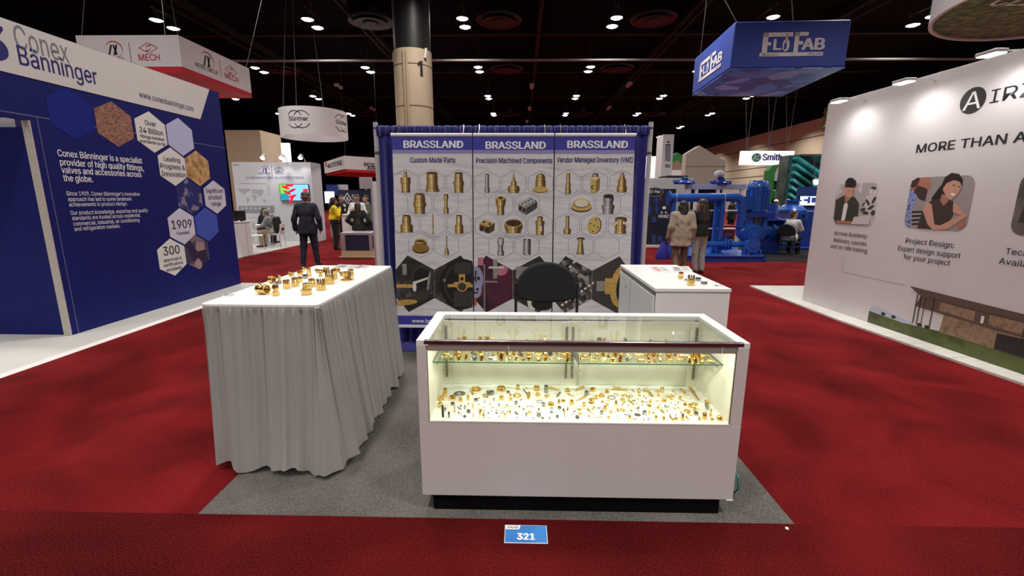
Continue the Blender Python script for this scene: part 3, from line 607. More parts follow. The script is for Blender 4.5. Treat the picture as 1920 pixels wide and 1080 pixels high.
def shapes(mb, fr, kind, x, y):
    S = lambda *p, steel=0: silhouette(mb, fr, x, y, [(a*.01, b*.01) for a, b in p], steel)
    if kind == 'stud': S((4.5, -11), (4.8, -10), (4.8, -2), (5.6, -1), (5.6, 5), (1.8, 6), (1.7, 11))
    elif kind == 'threads': S((7.6, -10), (7.6, -7), (6.6, -7), (6.6, -5), (7, -4), (6, -3), (6, 2), (6.3, 3), (6, 8), (6, 10))
    elif kind == 'union': S((5, -11), (5, -4), (5.8, -3), (5.8, 1), (4.4, 2), (4.6, 5), (4.3, 6), (4.5, 10))
    elif kind == 'nipple': S((5.8, -11), (5.8, -4), (7.2, -3), (7.2, 1), (6, 2), (6.4, 5), (6, 6), (6, 9), (4.5, 10.5))
    elif kind == 'neck': S((2.8, -11), (2.8, -5), (1.8, -4), (1.8, 4), (2.5, 5), (2.5, 10))
    elif kind == 'cap': S((7, -9), (7, -1), (5, 0), (5, 3), (5.2, 3.5), (4.8, 7), (4.2, 9.5))
    elif kind == 'needle': S((1.6, -11), (.5, -9), (.5, -3), (1, -2), (.7, -1), (.7, 11))
    elif kind == 'eye':
        S((4.6, -10), (4.6, -1), (3.2, 0), (3.2, 10)); mb.face(ell(x-.002, y+.045, .011, .03), fr, .0055, 7)
    elif kind == 'flange':
        mb.face(ell(x, y-.045, .095, .05), fr, .004, 0); mb.face(ell(x, y-.03, .095, .048), fr, .0045, 1); silhouette(mb, fr, x, y, [(.066, -.03), (.066, .05)]); mb.face(ell(x, y+.05, .066, .024), fr, .006, 2); mb.face(ell(x, y+.045, .05, .014), fr, .0065, 0)
    elif kind == 'brush': S((2.6, -11), (2.6, -8), (1.9, -5), (1.6, -4), (.7, -3), (.7, 10))
    elif kind == 'long': S((2.8, -10), (2.8, -5), (2.1, -5), (2.1, 10), steel=1)
    elif kind == 'nozzle': S((5.5, -10), (6.6, -7), (6.2, -3), (3, -2), (3, 2), (1.6, 3), (1.6, 6), (.6, 7), (.6, 11))
    elif kind == 'dome':
        mb.face(ell(x, y-.065, .088, .035), fr, .004, 1); mb.face(ell(x, y-.06, .085, .03), fr, .0044, 2); S((5.6, -6), (5.6, 3), (5, 3), (5, 7), (4, 9.5), (2, 10.5))
    elif kind == 'collet':
        S((3.8, -11), (3.8, -2), (4.4, -2), (5.6, 4), (5.6, 8)); mb.face(ell(x, y+.075, .054, .022), fr, .006, 2); mb.face(ell(x, y+.075, .027, .013), fr, .0065, 8)
    elif kind == 'block':
        mb.face([(x-.1, y+.01), (x-.1, y-.06), (x-.01, y-.11), (x-.01, y-.03)], fr, .004, 5); mb.face([(x-.01, y-.03), (x-.01, y-.11), (x+.11, y-.03), (x+.11, y+.04)], fr, .004, 4); mb.face([(x-.1, y+.01), (x-.01, y-.03), (x+.11, y+.04), (x+.03, y+.09)], fr, .004, 6)
        for i in range(4):
            for j in range(2): mb.face(ell(x-.052+.032*i+.045*j, y+.012+.018*i-.022*j, .011, .007), fr, .005, 8)
        mb.face(ell(x-.075, y-.035, .018, .022), fr, .005, 8); mb.face(ell(x-.034, y-.056, .018, .022), fr, .005, 8)
    elif kind == 'twin':
        mb.face([(x-.085, y+.02), (x-.085, y-.04), (x+.02, y-.085), (x+.02, y-.01)], fr, .004, 1); mb.face([(x+.02, y-.01), (x+.02, y-.085), (x+.08, y-.05), (x+.085, y+.03)], fr, .004, 0); mb.face([(x-.085, y+.02), (x+.02, y-.01), (x+.085, y+.03), (x-.03, y+.07)], fr, .004, 2)
        for q, r in ((-.06, .027), (.0, .03)): mb.face(ell(x+q, y-.03-.018*(q > -.03), r, r*1.1), fr, .005, 0); mb.face(ell(x+q, y-.03-.018*(q > -.03), r*.7, r*.8), fr, .0055, 8)
        mb.face(ell(x-.035, y+.04, .018, .01), fr, .005, 8); mb.face(ell(x+.03, y+.018, .018, .01), fr, .005, 8)
    elif kind == 'ringcap':
        silhouette(mb, fr, x, y, [(.08, -.08), (.088, -.04), (.1, -.03), (.1, .03)]); mb.face(ell(x, y+.03, .1, .045), fr, .006, 2); mb.face(ell(x, y+.03, .085, .036), fr, .0065, 8)
        for a in range(6): mb.face(ell(x+.05*math.cos(a*1.05), y+.03+.02*math.sin(a*1.05), .014, .007), fr, .007, 0)
    elif kind == 'slotted':
        S((4.4, -10), (4.4, 1), (5, 2), (5, 5), (3, 5.5), (3, 10)); mb.face([(x+.0, y-.06), (x+.022, y-.06), (x+.022, y+.0), (x+.0, y+.0)], fr, .006, 7)
    elif kind == 'fingers':
        S((3.6, -10), (3.6, -5), (2.6, -4), (2.6, 1), (3.6, 4), (3.2, 9.5), steel=1)
        for q in (-.016, .014): mb.face([(x+q-.005, y+.02), (x+q+.005, y+.02), (x+q+.005, y+.1), (x+q-.005, y+.1)], fr, .006, 7)
    elif kind == 'tubeslot':
        S((4, -9), (4.2, -8), (4.2, 8), steel=1); mb.face([(x-.008, y+.06), (x+.008, y+.06), (x+.008, y+.1), (x-.008, y+.1)], fr, .0066, 7); mb.face([(x-.0, y-.1), (x+.018, y-.1), (x+.009, y-.07)], fr, .0066, 7)
    elif kind == 'bolt': S((1.6, -12), (3, -11), (3.2, -8), (2.6, -7), (2.6, 0), (2.0, .5), (2.0, 10))
    elif kind == 'cube':
        silhouette(mb, fr, x, y, [(.03, .05), (.036, .07), (.03, .10)], 1); mb.face([(x-.05, y+.045), (x-.05, y-.10), (x+.01, y-.11), (x+.01, y+.03)], fr, .005, 2); mb.face([(x+.01, y+.03), (x+.01, y-.11), (x+.05, y-.07), (x+.052, y+.06)], fr, .005, 1); mb.face([(x-.05, y+.045), (x+.01, y+.03), (x+.052, y+.06), (x-.01, y+.07)], fr, .0052, 3)
        mb.face(ell(x-.022, y-.045, .02, .022), fr, .0055, 8); mb.face(ell(x-.016, y-.045, .014, .014), fr, .006, 2)
    elif kind == 'tip': S((4.6, -10), (5.6, -8), (5.4, -4), (4.4, -3), (4.4, 3), (3.2, 5), (1.4, 11))
    elif kind == 'hoop':
        mb.face(ell(x, y-.035, .115, .05), fr, .004, 0); mb.face(ell(x, y-.02, .115, .05), fr, .0044, 2); mb.face(ell(x, y+.01, .09, .05), fr, .005, 1); mb.face(ell(x, y+.015, .08, .042), fr, .0055, 3); mb.face(ell(x, y+.0, .066, .026), fr, .006, 7)
    elif kind == 'camlock':
        S((6, -10), (6, -5), (7, -4), (7, -1), (5, 0), (5.2, 3), (6, 5), (5.6, 9), steel=1); mb.face(ell(x, y+.09, .054, .022), fr, .007, 8)
    elif kind == 'pinhead': S((3, -10), (4, -8), (4, -4), (2, -3), (2, 10))
    elif kind == 'disc':
        mb.face(ell(x+.012, y, .07, .095, 28, -.15), fr, .004, 0); mb.face(ell(x, y, .07, .095, 28, -.15), fr, .0045, 2)
        for q in ((0, 0), (-.04, .02), (.02, .065), (.04, -.02), (-.01, -.065)): mb.face(ell(x+q[0], y+q[1], .008, .008), fr, .005, 8)
    elif kind == 'spigot':
        S((6.4, -9), (6.4, -6), (5.4, -5), (6.4, -3), (6.4, -1), (5.2, 0), (5.2, 4), (6.6, 5), (6.6, 8))
        for q in (-.045, .035): mb.face(ell(x+q, y+.03, .012, .018, 12, q*8), fr, .006, 7)
    elif kind == 'cork': S((4.4, -9), (4.4, -7.5), (3.8, -7), (2.2, 7), (4.4, 7.5), (4.4, 9))
MACH = [mat_ramp('picture_dark_machine', [(.3, (.008, .007, .007)), (.55, (.03, .026, .024)), (.66, (.10, .09, .085)), (.8, (.02, .018, .016))], 9, 'noise', detail=5), mat('print_machine_grey', srgb(140, 136, 130), .5, var=.2, scale=30), mat('print_machine_gold', srgb(190, 150, 78), .5, var=.25, scale=30),
        mat_ramp('picture_purple_machine', [(.3, (.02, .006, .014)), (.55, (.09, .012, .04)), (.75, (.03, .01, .02))], 5, 'noise'), mat('print_machine_pink', srgb(186, 112, 130), .5, var=.15), mat('print_machine_lilac', srgb(150, 144, 176), .5, var=.06), mat('print_machine_black', srgb(22, 18, 18), .5), mat('print_machine_red', srgb(200, 66, 50), .5),
        mat('print_machine_dark_grey', srgb(58, 52, 50), .5, var=.2, scale=20), mat_ramp('picture_tool_rack', [(.2, (.012, .01, .012)), (.45, (.05, .04, .045)), (.6, (.13, .07, .05)), (.7, (.03, .025, .03)), (.9, (.30, .28, .26))], 22, 'voronoi'), mat('print_machine_white', srgb(214, 208, 198), .5)]
BDEF = [('Custom Made Parts', -1.271, .887, 'left', 'stud threads union nipple neck cap needle eye flange brush'), ('Precision Machined Components', -.384, .892, 'middle', 'long nozzle dome collet block twin ringcap slotted fingers tubeslot'), ('Vendor Managed Inventory (VMI)', .508, .875, 'right', 'bolt cube tip hoop camlock pinhead disc spigot cork none')]
for bi, (title, bx, bw, side, kinds) in enumerate(BDEF):
    xo = (-.012, 0, .012)[bi]
    FB = Fr((bx, 2.80, zb), (1, 0, 0), (0, .16, 2.395-zb)); H = math.hypot(.16, 2.395-zb); wd = bw-.012
    t = thing('hanging_banner', '%s hanging banner titled %s on the blue backdrop' % (side if side != 'middle' else 'middle', title.replace(' (VMI)', '')), 'banner', FB.p(wd/2, 0), 'fabric banners on the blue backdrop')
    MB().box(0, wd, .03, H-.02, -.004, .0, 0, FB).build('fabric_panel', BAN, t, smooth=False)
    MB().cyl(FB.p(-.012 if bi == 0 else .002, H), FB.p(wd+(.012 if bi == 2 else 0), H), .019, n=14).build('top_bar', WHITE, t)
    MB().box(.001, wd, 0, .034, -.014, .008, 0, FB).build('bottom_bar', WHITE, t, bevel=.004)
    hd = MB().box(0, wd, 1.985, H-.02, 0, .0015, 0, FB).box(0, wd, 1.945, 1.985, 0, .0015, 1, FB).build('header_band', [BAN_BLUE, BAN_LIL], t, smooth=False)
    MB().box(0, wd, .034, .139, 0, .0015, 0, FB).build('footer_band', BAN_BLUE, t, smooth=False)
    mb = MB(); text(mb, 'BRASSLAND', FB, .127+(0, .012, .009)[bi], (2.007, 1.998, 2.007)[bi], .074, .648, 'l', .030); text(mb, 'www.brassland.com', FB, .173, .058, .044, .54, 'l', .012); mb.build('lettering', INK_WHITE, t)
    mb = MB(); text(mb, title, FB, (.193, .033, .022)[bi], (1.849, 1.845, 1.854)[bi], .055, (.497, .832, .828)[bi], 'l', .016); mb.build('lettering', INK_NAVY, t)
    mb = MB(); mp = MB(); ks = kinds.split(); k = 0
    for r, (cy, n, x0) in enumerate(((1.637, 3, .137), (1.406, 2, .288), (1.177, 3, .137), (.946, 2, .288))):
        for i in range(n):
            cx = x0 + i*.294 + (0, .014, .014)[bi]; cy = (1.637, 1.406, 1.177, .946)[r] - (0, .012, .004)[bi]; P = hexa(cx, cy, .274, .284); Q = hexa(cx, cy, .267, .277)
            for j in range(6): j2 = (j+1) % 6; mb.face([P[j], P[j2], Q[j2], Q[j]], FB, .0015)
            shapes(mp, FB, ks[k], cx, cy); k += 1
    mb.build('hexagon_outlines', HEXLINE, t, smooth=False); mp.build('fittings_print', TONES, t, smooth=False)
    mb = MB(); hx = [(.165, 1), (.665, 2)]; cy = .555; hw = .45; hh = .575
    TR = lambda a, b: (.137 + (a-.155)*1.22 if a < .42 else .74 + (a-.665)*1.18, .507 + (b-.555)*1.13)
    clip = lambda P: [(min(max(TR(a, b)[0], 0.001), wd-.001), TR(a, b)[1]) for a, b in P]
    base = [(0, 0), (3, 0), (9, 8)][bi]
    def qd(cx, x0, y0, x1, y1, m, c=.003): mb.face(clip([(cx+a, cy+b) for a, b in ((x0, y0), (x1, y0), (x1, y1), (x0, y1))]), FB, c, m)
    for (cx, q), m in zip(((.155, 0), (.655, 1)), base): mb.face([(min(max(a, .001), wd-.001), b) for a, b in hexa(.137 if cx < .4 else .74, .507, .60, .65)], FB, .0015, m)
    E = lambda cx, cyy, rx, ry, m, c=.003, a=0.: mb.face(clip(ell(cx, cy+cyy, rx, ry, 22, a)), FB, c, m)
    if bi == 0:
        qd(.155, -.05, .09, -.01, .2, 1); E(.30, .07, .11, .12, 8, .002); E(.29, .06, .085, .10, 6, .0025); mb.face(clip([(.2, cy-.01), (.34, cy+.05), (.345, cy+.07), (.2, cy+.02)]), FB, .004, 10); qd(.0, .0, -.04, .21, -.005, 2); E(.215, -.03, .018, .05, 10, .0045); E(.12, -.19, .12, .03, 2, .003, .1); E(.27, -.12, .08, .05, 8, .0035); E(.35, .03, .012, .10, 1, .004, -.15)
        E(.68, 0, .225, .255, 6, .002); E(.70, 0, .2, .225, 8, .0025); E(.70, 0, .185, .205, 6, .003); qd(.665, -.06, .10, .1, .21, 8, .0035); qd(.665, -.07, -.23, .11, -.07, 8, .0035); qd(.665, -.02, -.02, .04, .10, 2, .0045); qd(.665, -.13, -.03, .13, .0, 2, .0045); E(.675, -.02, .055, .055, 2, .005); E(.675, -.025, .04, .04, 8, .0055); E(.62, -.005, .03, .028, 2, .0052); E(.735, -.005, .03, .028, 2, .0052); E(.505, .04, .014, .014, 1, .0045); E(.675, .055, .016, .016, 6, .006)
    elif bi == 1:
        E(.06, .05, .07, .13, 5, .0025); qd(.06, -.006, .02, .006, .14, 6, .0035); E(.04, .06, .012, .02, 6, .0035); E(.085, .06, .012, .02, 6, .0035); E(.05, -.06, .065, .085, 5, .003); E(.035, -.05, .012, .014, 6, .0035); E(.075, -.05, .012, .014, 6, .0035); E(.05, -.085, .035, .008, 6, .0035); qd(.14, -.006, -.27, .006, .2, 1, .004); E(.045, -.18, .02, .045, 7, .004); qd(.24, -.02, .06, .02, .25, 1, .004); qd(.24, -.06, .16, .08, .18, 10, .0045); E(.30, .14, .06, .05, 4, .0025, .5); qd(.10, -.02, .19, .03, .27, 4, .003); qd(.14, .0, .02, .12, .035, 1, .0042)
        E(.66, -.11, .17, .06, 2, .003); E(.60, -.15, .05, .12, 10, .0035); E(.70, -.19, .11, .07, 6, .004); qd(.66, -.22, .06, -.1, .18, 1, .002)
    else:
        for i in range(9):
            for j in range(2): a = .02 + i*.035; b = cy - .2 + i*.045*(1 if j else .62) + .16*j - .02; mb.face(clip([(a+.11*(1-j), b), (a+.02+.11*(1-j), b+.02), (a+.008+.11*(1-j), b+.036), (a-.012+.11*(1-j), b+.016)]), FB, .004, 10)
        E(.70, -.01, .115, .215, 2, .003, -.12); E(.715, -.01, .07, .17, 6, .0035, -.12); E(.72, 0, .045, .10, 8, .004, -.2); qd(.655, -.2, -.06, -.08, .04, 1, .0025); qd(.655, -.12, -.09, -.05, .07, 2, .0032); E(.70, .1, .02, .06, 10, .0045, .4)
    mb.build('photo_print', MACH, t, smooth=False)
    for a in (.06, wd-.10):
        MB().tube([FB.p(a, H), Vector((FB.p(a, H).x+.004, 3.0, 2.46)), Vector((FB.p(a, H).x, 3.045, 2.515)), Vector((FB.p(a, H).x, 3.09, 2.49))], .004, 5).build('hook', CHROME, t)

# ================================================================ booth number sticker, cable, chair
sx0, sx1, sy0, sy1 = .071, .2935, -.1805, -.0525; FS = Fr((sx0, sy0, .009), (1, 0, 0), (0, 1, 0)); sw, sh = sx1-sx0, sy1-sy0
t = thing('floor_sticker', 'blue rectangular booth number 321 sticker on the red carpet', 'sticker', (.18, -.12, .009))
MB().box(0, sw, 0, sh, 0, .004, 0, FS).build('card', mat('sticker_border', (.70, .74, .78), .4), t, bevel=.001)
MB().box(.004, sw-.004, .004, sh-.004, .004, .005, 0, FS).build('blue_field', mat_ramp('sticker_blue', [(.3, srgb(30, 88, 176)), (.7, srgb(64, 140, 216))], 5, 'noise', detail=1, rough=.35), t, smooth=False)
MB().prism([(.004, sh-.035), (.076, sh-.035), (.084, sh-.004), (.004, sh-.004)], FS, .005, .0056).build('white_tab', INK_WHITE, t, smooth=False)
mb = MB(); text(mb, '#AHR', FS, .014, sh-.029, .018, .056, 'l', .02, c=.006); mb.build('lettering', INK_GREY, t)
mb = MB(); text(mb, '321', FS, sw*.5, .022, .043, .088, 'c', .05, c=.006); mb.build('lettering', INK_WHITE, t)
mb = MB(); random.seed(5)
pts = [(1.345 + .035*math.sin(i*.55) + .004*i*.2, .42 + .012*i*.5 - .0035*i*i*.12, .012 + .055*abs(math.sin(i*.28))) for i in range(24)]
MB().tube([(1.331, 0.470, .30), (1.363, 0.430, .22), (1.403, 0.370, .17), (1.420, 0.290, .16), (1.430, 0.235, .12), (1.432, 0.220, .06), (1.420, 0.240, .018), (1.403, 0.310, .013), (1.398, 0.430, .013), (1.403, 0.690, .013), (1.418, 0.970, .013)], .006, 8).tube([(1.363, 0.410, .20), (1.406, 0.330, .15), (1.420, 0.270, .13), (1.420, 0.250, .07), (1.408, 0.280, .022), (1.400, 0.370, .013), (1.394, 0.570, .013)], .006, 8).build('power_cable', mat('teal_cable', (.03, .22, .22), .4), None)
tag(bpy.data.objects['power_cable'], 'teal power cable hanging at the right side of the glass showcase', 'cable')

o = MB().add([(1.561, -.045, .0095), (1.577, -.05, .0095), (1.581, -.034, .0095), (1.567, -.028, .0095), (1.565, -.042, .014), (1.574, -.046, .016), (1.577, -.036, .015), (1.568, -.032, .013)], [(3, 2, 1, 0), (4, 5, 6, 7), (0, 1, 5, 4), (1, 2, 6, 5), (2, 3, 7, 6), (3, 0, 4, 7)]).build('paper_scrap', INK_WHITE, smooth=False); tag(o, 'tiny white scrap on the red carpet near the grey carpet right corner', 'scrap')
def oval_chair(name, label, loc, rotz, seat_z=.70, scale=1., group=None, gap=.14):
    """padded oval-back chair facing +y of its own; back at -y"""
    t = thing(name, label, 'chair', (0, 0, 0), group)
    FBk = Fr((0, -.20, 0), (1, 0, 0), (0, 0, 1)); zb0 = seat_z + gap
    P = []
    for i in range(25): a = PI*i/24; P.append((.268*math.cos(a), zb0 + .10 + .245*math.sin(a)**.9))
    P += [(-.255, zb0+.02)] + [(-.255+.51*i/8, zb0+.02-.035*math.sin(PI*i/8)) for i in range(1, 8)] + [(.255, zb0+.02)]
    MB().prism(P, FBk, -.035, .035).build('backrest', BLACK_FABRIC, t, bevel=.022, seg=4)
    S = []
    for i in range(32): a = 2*PI*i/32; S.append((.245*(abs(math.cos(a))**.7)*(1 if math.cos(a) > 0 else -1), .03 + .23*(abs(math.sin(a))**.7)*(1 if math.sin(a) > 0 else -1)))
    MB().prism(S, Fr((0, 0, 0), (1, 0, 0), (0, 1, 0)), seat_z-.07, seat_z).build('seat', BLACK_FABRIC, t, bevel=.025, seg=4)
    for s in (-1, 1):
        MB().tube([(s*.272, -.215, zb0+.16), (s*.272, -.215, zb0-.06), (s*.265, -.21, seat_z-.05), (s*.25, -.24, .015)], .0125, 10).build('leg', BLACK, t)
        MB().tube([(s*.265, -.2, seat_z-.06), (s*.265, .19, seat_z-.06), (s*.27, .23, seat_z-.12), (s*.26, .26, .015)], .0125, 10).build('leg', BLACK, t)
    MB().tube([(-.26, .25, .25), (.26, .25, .25)], .011, 8).tube([(-.25, -.235, .25), (.25, -.235, .25)], .011, 8).tube([(-.25, -.235, .25), (-.26, .25, .25)], .011, 8).tube([(.25, -.235, .25), (.26, .25, .25)], .011, 8).build('foot_rail', BLACK, t)
    t.location = loc; t.rotation_euler = (0, 0, rotz); t.scale = (scale,)*3
    return t
p = at_y(1025, 535, 1.75)
oval_chair('padded_stool', 'black padded oval-back stool between the showcase and the middle banner', (p.x, 1.95, .006), 0, .55, gap=.275)

# ================================================================ white cabinet and skirted table
t = thing('counter_cabinet', 'white lockable counter cabinet right of the stool', 'cabinet', (1.45, 1.8, .006)); cx0, cx1, cy0, cy1, cz = 1.162, 1.735, 1.19, 2.42, 1.06
MB().box(cx0+.012, cx1-.006, cy0+.006, cy1-.006, .006, cz-.032).build('body', WHITE, t, bevel=.003)
MB().box(cx0, cx1, cy0, cy1, cz-.028, cz).build('top', mat('gloss_white_top', (.84, .83, .82), .35, var=.01), t, bevel=.003)
MB().box(cx0+.004, cx0+.012, cy0+.02, cy1-.05, cz-.060, cz-.034).build('shadow_gap', mat('recess_grey', (.16, .15, .15), .6), t, smooth=False)
ym = cy0 + (cy1-cy0)*.60
for a, b in ((cy0+.02, ym-.006), (ym+.028, cy1-.04)): MB().box(cx0-.006, cx0+.010, a, b, .06, cz-.064).build('door', mat('cabinet_door', (.66, .65, .65), .45, var=.02), t, bevel=.003)
MB().box(cx0+.003, cx0+.009, ym-.006, ym+.028, cz-.36, cz-.064).build('handle_slot', mat('slot_grey', (.2, .2, .2), .5), t, smooth=False)
MB().cyl((cx0-.012, ym+.17, cz-.16), (cx0-.006, ym+.17, cz-.16), .012, n=14).cyl((cx0-.008, ym+.13, cz-.17), (cx0-.006, ym+.13, cz-.17), .008, n=10).build('lock', CHROME, t)
MB().box(cx0-.01, cx0-.006, ym+.002, ym+.02, cz-.38, cz-.365).build('catch', INK_WHITE, t)
t = thing('display_table', 'tall white-topped display table holding brass fittings inside its skirt', 'table', (-1.45, 1.3, .006)); TZ = 1.085; tx0, tx1, ty0, ty1 = -1.825, -1.09, .485, 2.085
MB().prism(rrect(tx0, tx1, ty0, ty1, .035), Fr((0, 0, 0), (1, 0, 0), (0, 1, 0)), TZ-.03, TZ).build('table_top', mat('table_cover_white', (.86, .85, .84), .4, var=.01), t, bevel=.004)
for x, y in ((tx0+.13, ty0+.02), (tx1-.1, ty0+.1), (tx0+.1, ty1-.1), (tx1-.1, ty1-.1)): MB().cyl((x, y, .006), (x, y, TZ-.03), .018, n=10).cyl((x, y, .006), (x, y, .03), .026, n=10).build('leg', WHITE_SOFT, t)
SKIRT = bpy.data.materials.new('skirt_cloth'); SKIRT.use_nodes = True; nt = SKIRT.node_tree; b = nt.nodes['Principled BSDF']; b.inputs['Roughness'].default_value = .8; b.inputs['Sheen Weight'].default_value = .15
no = nt.nodes.new('ShaderNodeTexNoise'); no.inputs['Scale'].default_value = 3; rp = nt.nodes.new('ShaderNodeValToRGB'); rp.color_ramp.elements[0].color = (.36, .34, .33, 1); rp.color_ramp.elements[1].color = (.44, .42, .41, 1)
nt.links.new(no.outputs['Fac'], rp.inputs[0]); nt.links.new(rp.outputs[0], b.inputs['Base Color']); tl = nt.nodes.new('ShaderNodeBsdfTranslucent'); tl.inputs[0].default_value = (.6, .58, .57, 1)
mx = nt.nodes.new('ShaderNodeMixShader'); mx.inputs[0].default_value = .18; nt.links.new(b.outputs[0], mx.inputs[1]); nt.links.new(tl.outputs[0], mx.inputs[2]); nt.links.new(mx.outputs[0], nt.nodes['Material Output'].inputs[0])
def skirt():
    mb = MB(); per = []
    def seg(p, q, n, nrm0, nrm1, f0, f1):
        for i in range(n):
            u = i/n; per.append(((p[0]+(q[0]-p[0])*u, p[1]+(q[1]-p[1])*u), (nrm0[0]+(nrm1[0]-nrm0[0])*u, nrm0[1]+(nrm1[1]-nrm0[1])*u), f0+(f1-f0)*u))
    e = .012; x0, x1, y0, y1 = tx0-e, tx1+e, ty0-e, ty1+e; r = .05
    seg((x0, y0+r), (x0+r, y0), 14, (-1, 0), (0, -1), -.04, .06); seg((x0+r, y0), (x1-r, y0), 170, (0, -1), (0, -1), .08, .14); seg((x1-r, y0), (x1, y0+r), 22, (0, -1), (1, 0), .16, .15); seg((x1, y0+r), (x1, y1-r), 330, (1, 0), (1, 0), .13, .06)
    seg((x1, y1-r), (x1-r, y1), 14, (1, 0), (0, 1), .05, .05); seg((x1-r, y1), (x0+r, y1), 160, (0, 1), (0, 1), .04, .04); seg((x0+r, y1), (x0, y1-r), 14, (0, 1), (-1, 0), .03, 0); seg((x0, y1-r), (x0, y0+r), 330, (-1, 0), (-1, 0), -.02, -.03)
    n = len(per); hs = [0, .015, .03, .06, .12, .25, .45, .65, .82, .93, 1.0]; s = 0; ss = []
    for i in range(n):
        ss.append(s); q = per[(i+1) % n]; s += math.hypot(q[0][0]-per[i][0][0], q[0][1]-per[i][0][1]) + .16*math.hypot(q[1][0]-per[i][1][0], q[1][1]-per[i][1][1])
    for h in hs:
        for i in range(n):
            (x, y), nn, fl = per[i]; L = math.hypot(*nn); sv = ss[i]
            big = math.sin(sv*27 + 1.6*math.sin(sv*4.3)) + .5*math.sin(sv*61 + 2*math.sin(sv*7)); small = math.sin(sv*120 + 3*math.sin(sv*11)) + .6*math.sin(sv*210)
            off = fl*h**1.25 + big*(.003 + .020*h)*(h > .02) + small*(.006 if h > .02 else .001)*(1-.75*h)
            zz = TZ - .012 - (TZ - .055)*h - (.016*math.sin(sv*13+1) + .012*math.sin(sv*29) if h == 1 else 0)*1. - (0 if h < 1 else .0)
            mb.v.append((x + nn[0]/L*off, y + nn[1]/L*off, max(zz, .015)))
    for j in range(len(hs)-1):
        for i in range(n): mb.f.append([j*n+i, (j+1)*n+i, (j+1)*n+(i+1) % n, j*n+(i+1) % n]); mb.m.append(1 if j == 0 else 0)
    return mb
o = skirt().build('table_skirt', [SKIRT, mat('skirt_band', (.40, .38, .37), .8)]); tag(o, 'pleated white cloth skirt hanging round the tall display table', 'table skirt')

# ================================================================ the glass showcase
sx0, sx1, sy0, sy1, szt, zd = -.395, 1.323, .062, .664, 1.002, .5495
SHOWW = mat('showcase_laminate', (.66, .62, .61), .5, var=.012, scale=6)
LINER = mat('showcase_liner', (.80, .79, .70), .6, var=.03, scale=9); DECKM = mat_ramp('deck_marble_paper', [(.35, (.84, .83, .80)), (.5, (.90, .89, .86)), (.62, (.80, .79, .75))], 7, 'noise', rough=.4)
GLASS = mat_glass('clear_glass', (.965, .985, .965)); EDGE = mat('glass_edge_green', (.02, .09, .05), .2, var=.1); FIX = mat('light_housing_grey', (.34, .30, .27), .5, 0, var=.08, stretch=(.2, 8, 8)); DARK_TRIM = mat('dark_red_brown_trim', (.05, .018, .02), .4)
t = thing('glass_showcase', 'white retail display showcase with lit glass upper half and black plinth', 'showcase', (.46, .36, .006))
MB().box(sx0, sx1, sy0, sy1, .10, zd-.0045).build('cabinet_body', SHOWW, t, bevel=.003)
MB().box(sx0+.06, sx1-.068, sy0+.010, sy1-.03, .006, .10).build('plinth', mat('black_plinth', (.003, .003, .0035), .3, var=.1, spec=.15), t)
MB().box(sx1-.035, sx1-.0, sy0-.003, sy0+.01, .096, .101).build('corner_chip', INK_WHITE, t, smooth=False)
for a, b in ((sx0, sx0+.048), (sx1-.056, sx1)): MB().box(a, b, sy0, sy1, zd-.004, szt-.028).build('side_panel', SHOWW, t, bevel=.002)
for a, b in ((sx0+.048, sx0+.052), (sx1-.060, sx1-.056)): MB().box(a, b, sy0+.02, sy1-.1, zd, szt-.03).build('side_lining', LINER, t, smooth=False)
MB().box(sx0+.048, sx1-.056, sy0+.004, sy1-.09, zd-.004, zd).build('deck', DECKM, t, smooth=False)
mb = MB().box(sx0, sx0+.062, sy0+.014, sy1, szt-.028, szt).box(sx1-.058, sx1, sy0+.014, sy1, szt-.028, szt).box(sx0+.062, sx1-.058, sy1-.07, sy1, szt-.028, szt).box(sx0, sx0+.062, sy0, sy0+.014, szt-.028, szt).box(sx1-.058, sx1, sy0, sy0+.014, szt-.028, szt)
mb.build('top_frame', mat('white_top_frame', (.84, .83, .82), .4, var=.01), t, smooth=False)
MB().box(sx0+.040, sx1-.030, sy0-.002, sy0+.022, szt-.008, szt+.001).build('front_rail', CHROME, t, bevel=.002)
MB().box(sx0+.040, sx1-.030, sy0-.001, sy0+.018, szt-.019, szt-.008).build('rail_trim', DARK_TRIM, t, smooth=False)  # dark maroon trim strip under the front rail
h = MB().prism([(sy0+.004, .945), (sy0+.055, .945), (sy0+.062, .978), (sy0+.05, .9825), (sy0+.002, .9825)], Fr((sx0+.05, 0, 0), (0, 1, 0), (0, 0, 1)), 0, sx1-sx0-.108).box(.084, .087, sy0+.0005, sy0+.004, .946, .979, 1).box(1.184, 1.187, sy0+.0005, sy0+.004, .946, .979, 1)
h = h.build('light_housing', [FIX, INK_WHITE], t)
MB().box(sx0+.08, sx1-.09, sy0+.018, sy0+.045, .9435, .9452).build('light_tube', mat('case_light', (1, .96, .74), .3, var=0, emit=9.), h, smooth=False)
l = bpy.data.lights.new('case_light', 'AREA'); l.shape = 'RECTANGLE'; l.size = 1.5; l.size_y = .03; l.energy = 5.5; l.color = (1, .965, .76)
o = bpy.data.objects.new('case_light', l); COL.objects.link(o); o.location = (.46, sy0+.032, .942); o.rotation_euler = (math.radians(22), 0, 0)
MB().box(sx0+.062, sx1-.058, sy0+.023, sy1-.07, szt-.007, szt-.001).build('glass_top', GLASS, t, smooth=False)
MB().box(sx0+.049, sx1-.057, sy0+.006, sy0+.011, zd+.001, .944).build('glass_front', GLASS, t, smooth=False)
mb = MB()
for a in (sx0+.048, sx1-.061): mb.box(a, a+.005, sy0-.001, sy0+.006, zd-.002, .945)
mb.box(sx0+.048, sx1-.056, sy0-.001, sy0+.006, zd-.006, zd+.001); mb.build('front_frame', mat('white_front_bead', (.78, .75, .68), .4), t, smooth=False)
mb = MB()
